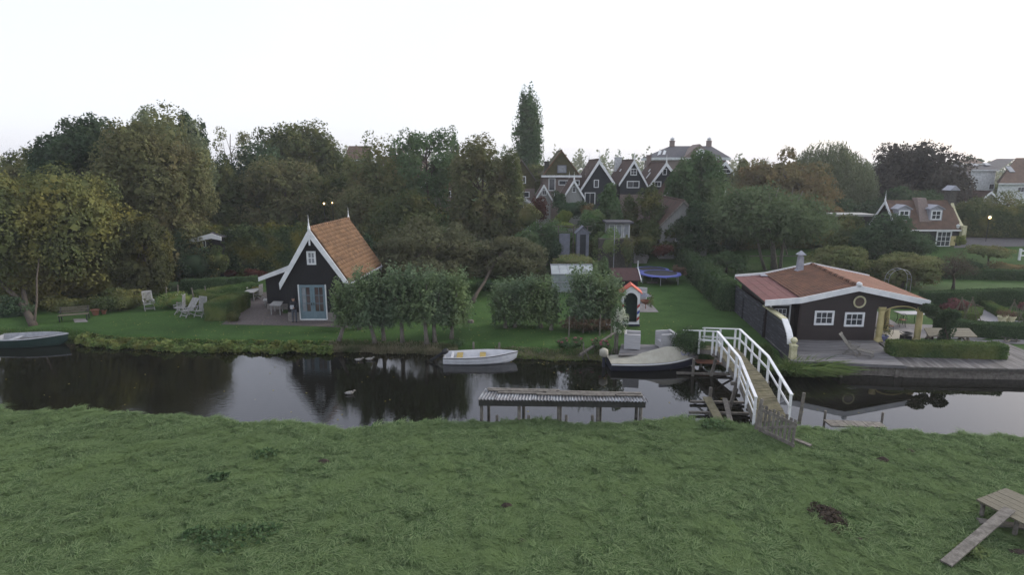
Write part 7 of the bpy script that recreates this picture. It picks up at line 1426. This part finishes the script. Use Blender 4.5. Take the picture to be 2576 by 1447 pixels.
# long plank barge behind the umbrella tree
bY = 63.5; a, b = D(1795,660,bY), D(2035,668,bY); bg = thing('timber_stack', 'long stack of dark boards lying beyond the fruit tree lawn', 'timber', ((a.x+b.x)/2, bY, LAWN+.2))
for i in range(4): m = MB(); m.beam((a.x+.5*i,bY+.12*i,a.z+.1+.17*i), (b.x-.3*i,bY+.12*i,a.z+.1+.17*i), .2, .11); m.build('board', M_timber if i != 1 else M_timberdark, bg)
for i, (x0, x1, y0) in enumerate(((1792,1870,640),(1898,1905,640))): q, w = D(x0,y0,65.5), D(x1,y0+12,65.5); tag(MB().box(q.x, w.x+.3, 65.5, 66.3, w.z, q.z).build('tarpaulin', M_offwhite, origin=(q.x, 65.5, w.z)), 'pale tarpaulin over the board stack' if i == 0 else 'small pale sheet beside the umbrella tree trunk', 'tarpaulin')
# ================================================================ right garden and cabin terrace
p = G(2150, 893, DZ); lc = thing('lounger', 'grey slatted steamer lounge chair on the pale deck', 'lounger', (p.x, p.y, DZ)); lc.rotation_euler = (0, 0, R(48))
def mk_lounge(t):
    m = MB()
    for s in (-1, 1): m.beam((s*.27,-.9,.30), (s*.27,.30,.36), .035, .05)
    for i in range(14): m.beam((-.26,-.88+i*.085,.33+.004*i), (.26,-.88+i*.085,.33+.004*i), .05, .02)
    m.build('seat', M_greywood, t); d = Vector((0, math.sin(R(38)), math.cos(R(38)))); m = MB()
    for i in range(6): m.beam(Vector((-.22+i*.088,.26,.36)), Vector((-.22+i*.088,.26,.36))+d*.85, .05, .02, (0,1,0))
    m.beam(Vector((-.3,.26,.36))+d*.88, Vector((.3,.26,.36))+d*.88, .04, .12, d); m.build('backrest', M_greywood, t)
    for s in (-1, 1):
        m = MB(); m.beam((s*.30,-.25,0), (s*.30,.45,.62), .035, .05); m.build('leg', M_greywood, t); m = MB(); m.beam((s*.30,.55,0), (s*.30,-.15,.45), .035, .05); m.build('leg', M_greywood, t); m = MB(); m.beam((s*.26,-.85,0), (s*.26,-.80,.32), .035, .045, (1,0,0)); m.build('leg', M_greywood, t); m = MB(); m.beam((s*.31,-.2,.60), (s*.31,.42,.63), .06, .025); m.build('armrest', M_greywood, t)
    m = MB(); m.beam((-.26,-.84,.12), (.26,-.84,.12), .03, .04); m.beam((-.3,-.2,.06), (.3,-.2,.06), .03, .04); m.build('stretcher', M_greywood, t)
local_boat(lc, mk_lounge)
z = LAWN+.80; pt_ = thing('picnic_table', 'long brown wooden picnic table beside the ivy column', 'table', G(2390, 858, LAWN)); pq = [G(2336,846,z), G(2460,848,z), G(2438,826,z), G(2324,825,z)]; planks(pt_, pq, 5, 'u', .045, M_teakbrown)
for u in (.12, .86):
    for s in (0, 1): a = quad_pt(pq, u, .5); e = quad_pt(pq, u, 1.25 if s else -.25); m = MB(); m.beam((a.x,a.y,z-.05), (e.x,e.y,LAWN), .09, .11, (1,0,0)); m.build('leg', M_teakbrown if u > .5 else M_timber, pt_)
    a, b = quad_pt(pq, u, -.15), quad_pt(pq, u, 1.15); m = MB(); m.beam((a.x,a.y,LAWN+.32), (b.x,b.y,LAWN+.32), .09, .1); m.build('cross_beam', M_timber, pt_)
# ivy column growing over to the roof corner
c = G(2376, 880, LAWN); iv = thing('ivy_column', 'dense dark ivy covered post with overhanging top beside the picnic table', 'ivy', c); rg = np.random.default_rng(91); Ps = []; Hs = []
for (x, y, zc, rx, ry, rz, n) in ((0,0,1.0,.40,.36,1.15,3200),(-.02,0,2.05,.50,.42,.32,1500),(-.55,.3,2.05,.55,.4,.34,1400),(-1.05,.3,2.35,.45,.35,.26,800)): P, dd, hu, _ = blob_cloud(rg, (c.x+x, c.y+y, LAWN+zc), (rx,ry,rz), n, 24, (.3,.5)); Ps.append(P); Hs.append(hu)
quads('leaves', leaf_quads(rg, np.concatenate(Ps), .11, asp=.8), np.concatenate(Hs), L_dark, iv); m = MB(); m.tube([c, c+Vector((0,0,2.1))], .13, 8); m.build('post', M_bark, iv)
pot('blue glazed pot with dark plant by the porch column', 2221, 858, .34, .26, M_bluepot, plant=L_darkwarm, z=LAWN+.06, pr=.48); p = G(2277, 861, LAWN); fb2 = thing('garden_stove', 'black square stove with round dish at the porch edge', 'stove', (p.x, p.y, LAWN+.05)); m = MB(); m.box(p.x-.24, p.x+.24, p.y-.2, p.y+.2, LAWN+.05, LAWN+.42); m.build('body', M_darkplastic, fb2); m = MB(); m.lathe([(.1,.42),(.3,.5),(.36,.56),(.32,.56),(.1,.47)], (p.x, p.y, LAWN+.02), 16); m.build('dish', M_darkplastic, fb2)
def metal_table(label, px, py):
    t0 = G(px, py, LAWN+.05); t = thing('bistro_table', label, 'table', t0); m = MB(); m.box(t0.x-.75, t0.x+.85, t0.y-.4, t0.y+.5, LAWN+.76, LAWN+.80); m.build('top', M_limed, t)
    for sx in (-.6, .65):
        for sy in (-.3, .4): m = MB(); m.tube([(t0.x+sx,t0.y+sy,LAWN+.05),(t0.x+sx*.9,t0.y+sy*.8,LAWN+.4),(t0.x+sx,t0.y+sy,LAWN+.76)], .02, 6); m.build('leg', M_darkplastic, t)
metal_table('pale topped metal table behind the porch columns', 2285, 815)
def wire_chair(label, px, py, rz, zb):
    p = G(px, py, zb); t = thing('wire_chair', label, 'chair', (p.x, p.y, zb)); t.rotation_euler = (0,0,rz)
    def mk(t):
        m = MB(); m.lathe([(.22,.45),(.23,.46),(.22,.48),(.02,.48)], (0,0,0), 14); m.build('seat', M_terracotta, t)
        for a in (.8, 2.4, 3.9, 5.5): m = MB(); m.tube([(.18*math.cos(a),.18*math.sin(a),.45),(.24*math.cos(a),.24*math.sin(a),0)], .014, 5); m.build('leg', M_darkplastic, t)
        m = MB(); m.tube([(.2*math.cos(a),.21,.47+.45*math.sin(a)) for a in [i*math.pi/10 for i in range(11)]], .014, 5); m.tube([(.13*math.cos(a),.21,.47+.33*math.sin(a)) for a in [i*math.pi/10 for i in range(11)]], .012, 5); m.build('backrest', M_darkplastic, t)
    local_boat(t, mk)
wire_chair('thin wire chair with round seat on the porch', 2236, 838, R(20), LAWN+.06); wire_chair('dark wire chair behind the pale topped table', 2268, 822, R(160), LAWN+.05)
# cane wigwams
def wigwam(label, px, py, tx, ty, w):
    b = G(px, py, LAWN); top = D(tx, ty, b.y+.3); t = thing('cane_wigwam', label, 'canes', b)
    for dx, dy in ((-w,-.2),(-w*.4,.6),(w*.25,-.25),(w*.9,.1),(w*.6,.7)): f = b+Vector((dx,dy,0)); m = MB(); m.tube([f, f.lerp(top, 1.08)], .022, 5); m.build('cane', M_teakbrown, t)
wigwam('bamboo cane wigwam in front of the pink shrub', 2418, 806, 2420, 752, .75); wigwam('second bamboo cane wigwam beside the pink shrub', 2444, 810, 2447, 752, .8); wigwam('bamboo cane wigwam behind the pair of stone pots', 2552, 812, 2552, 758, .8); wigwam('bamboo cane wigwam at the end of the gravel beds', 2580, 812, 2582, 758, .7)
a, b = D(2422,753,42), D(2478,776,42.3); tag(MB().tube([a, b], .022, 5).build('cane', M_teakbrown, origin=a), 'single bamboo cane lying over the box edging', 'cane')
pot('pair of cream stone pots with dry plants, first one', 2519, 818, .62, .26, M_creampost, 'stone_pot', L_deadleaf, pr=.3); pot('pair of cream stone pots with dry plants, one beside the canes', 2540, 818, .62, .26, M_creampost, 'stone_pot', L_deadleaf, pr=.3)
p = G(2540, 862, LAWN); t = thing('kindling_heap', 'small heap of split kindling on the terrace', 'kindling', p); rr = random.Random(2)
for i in range(9): a = p+Vector((rr.uniform(-.5,.5), rr.uniform(-.25,.25), .06+.02*i)); d = Vector((rr.uniform(-1,1), rr.uniform(-.4,.4), 0)).normalized()*.3; m = MB(); m.beam(a-d, a+d, .05, .04); m.build('stick', M_teakbrown if i % 2 else M_timberdark, t)
# rose arch, field gate, lamps
aY = 46.5; a = D(2232,735,aY); ra_ = thing('rose_arch', 'thin metal rose arch behind the red tiled cabin', 'arch', (a.x+.9, aY, LAWN))
for dy in (0, .5): m = MB(); m.tube([(a.x,aY+dy,LAWN)]+[(a.x+.9-.9*math.cos(t_),aY+dy,LAWN+1.5+.85*math.sin(t_)) for t_ in [i*math.pi/12 for i in range(13)]]+[(a.x+1.8,aY+dy,LAWN)], .015, 5); m.build('hoop', M_steel, ra_)
m = MB()
for i in range(7): t_ = i*math.pi/6; m.beam((a.x+.9-.9*math.cos(t_),aY,LAWN+1.5+.85*math.sin(t_)), (a.x+.9-.9*math.cos(t_),aY+.5,LAWN+1.5+.85*math.sin(t_)), .02, .02)
m.build('rungs', M_steel, ra_)
gY = 62.5; a = D(2563,655,gY); fg = thing('field_gate', 'white painted field gate by the gravel drive', 'gate', (a.x, gY, landz(a.x, gY))); bz = landz(a.x, gY)
for i in range(2): m = MB(); m.box(a.x+i*3.2, a.x+.18+i*3.2, gY, gY+.18, bz-.1, bz+1.25); m.build('post', M_white, fg)
for zz in (.45, .95): m = MB(); m.box(a.x+.18, a.x+3.2, gY+.05, gY+.12, bz+zz, bz+zz+.13); m.build('rail', M_white, fg)
M_glow = glow('lamp_light', (1.0,0.70,0.28), 5)
def lamp(label, px, py, Y, post=True, size=.13):
    c = D(px, py, Y); t = thing('garden_lamp', label, 'lamp', (c.x, Y, landz(c.x, Y)), 'lit garden lamps'); m = MB(); m.lathe([(.02,-size),(size*.8,-size*.5),(size,0),(size*.8,size*.5),(.02,size)], c, 10); m.build('bulb', M_glow, t, smooth=True)
    m = MB(); m.tube([(c.x,Y+.05,landz(c.x,Y)),(c.x,Y+.05,c.z-size)], .035, 6); m.build('post', M_darkplastic, t); m = MB(); m.lathe([(size*1.5,size),(size*.8,size*1.6),(.02,size*1.8)], c, 10); m.build('shade', M_darkplastic, t)
lamp('small lit lamp below the lime screen', 548, 674, 54.2, size=.10); lamp('lit lamp between trees above the cottage roof', 815, 512, 70, size=.10); lamp('second lit lamp near the cottage rear finial', 836, 510, 70, size=.06); lamp('bright lit lamp above the tall dark hedge', 2490, 547, 68.4, size=.14)
wl = D(2410, 570, 66.3); t = thing('wall_lamp', 'white unlit lantern on the corner of the dormer cottage', 'lamp', wl); m = MB(); m.lathe([(.06,-.22),(.14,-.1),(.18,.12),(.2,.14),(.04,.26)], wl, 8); m.build('lantern', M_offwhite, t)
# ================================================================ evening air
hz = bpy.data.materials.new('thin_haze'); hz.use_nodes = True; _h = hz.node_tree; _h.nodes.remove(_h.nodes['Principled BSDF'])
_v = _h.nodes.new('ShaderNodeVolumePrincipled'); _v.inputs['Color'].default_value = (0.92, 0.94, 1.0, 1); _v.inputs['Density'].default_value = 0.00045; _v.inputs['Anisotropy'].default_value = 0.2
_h.links.new(_v.outputs['Volume'], _h.nodes['Material Output'].inputs['Volume'])
tag(MB().box(-960, 960, -80, 1560, -1.6, 32).build('haze', hz), 'thin evening haze over the village', 'haze', kind='stuff')
scene.cycles.volume_step_rate = 4; scene.cycles.volume_bounces = 0
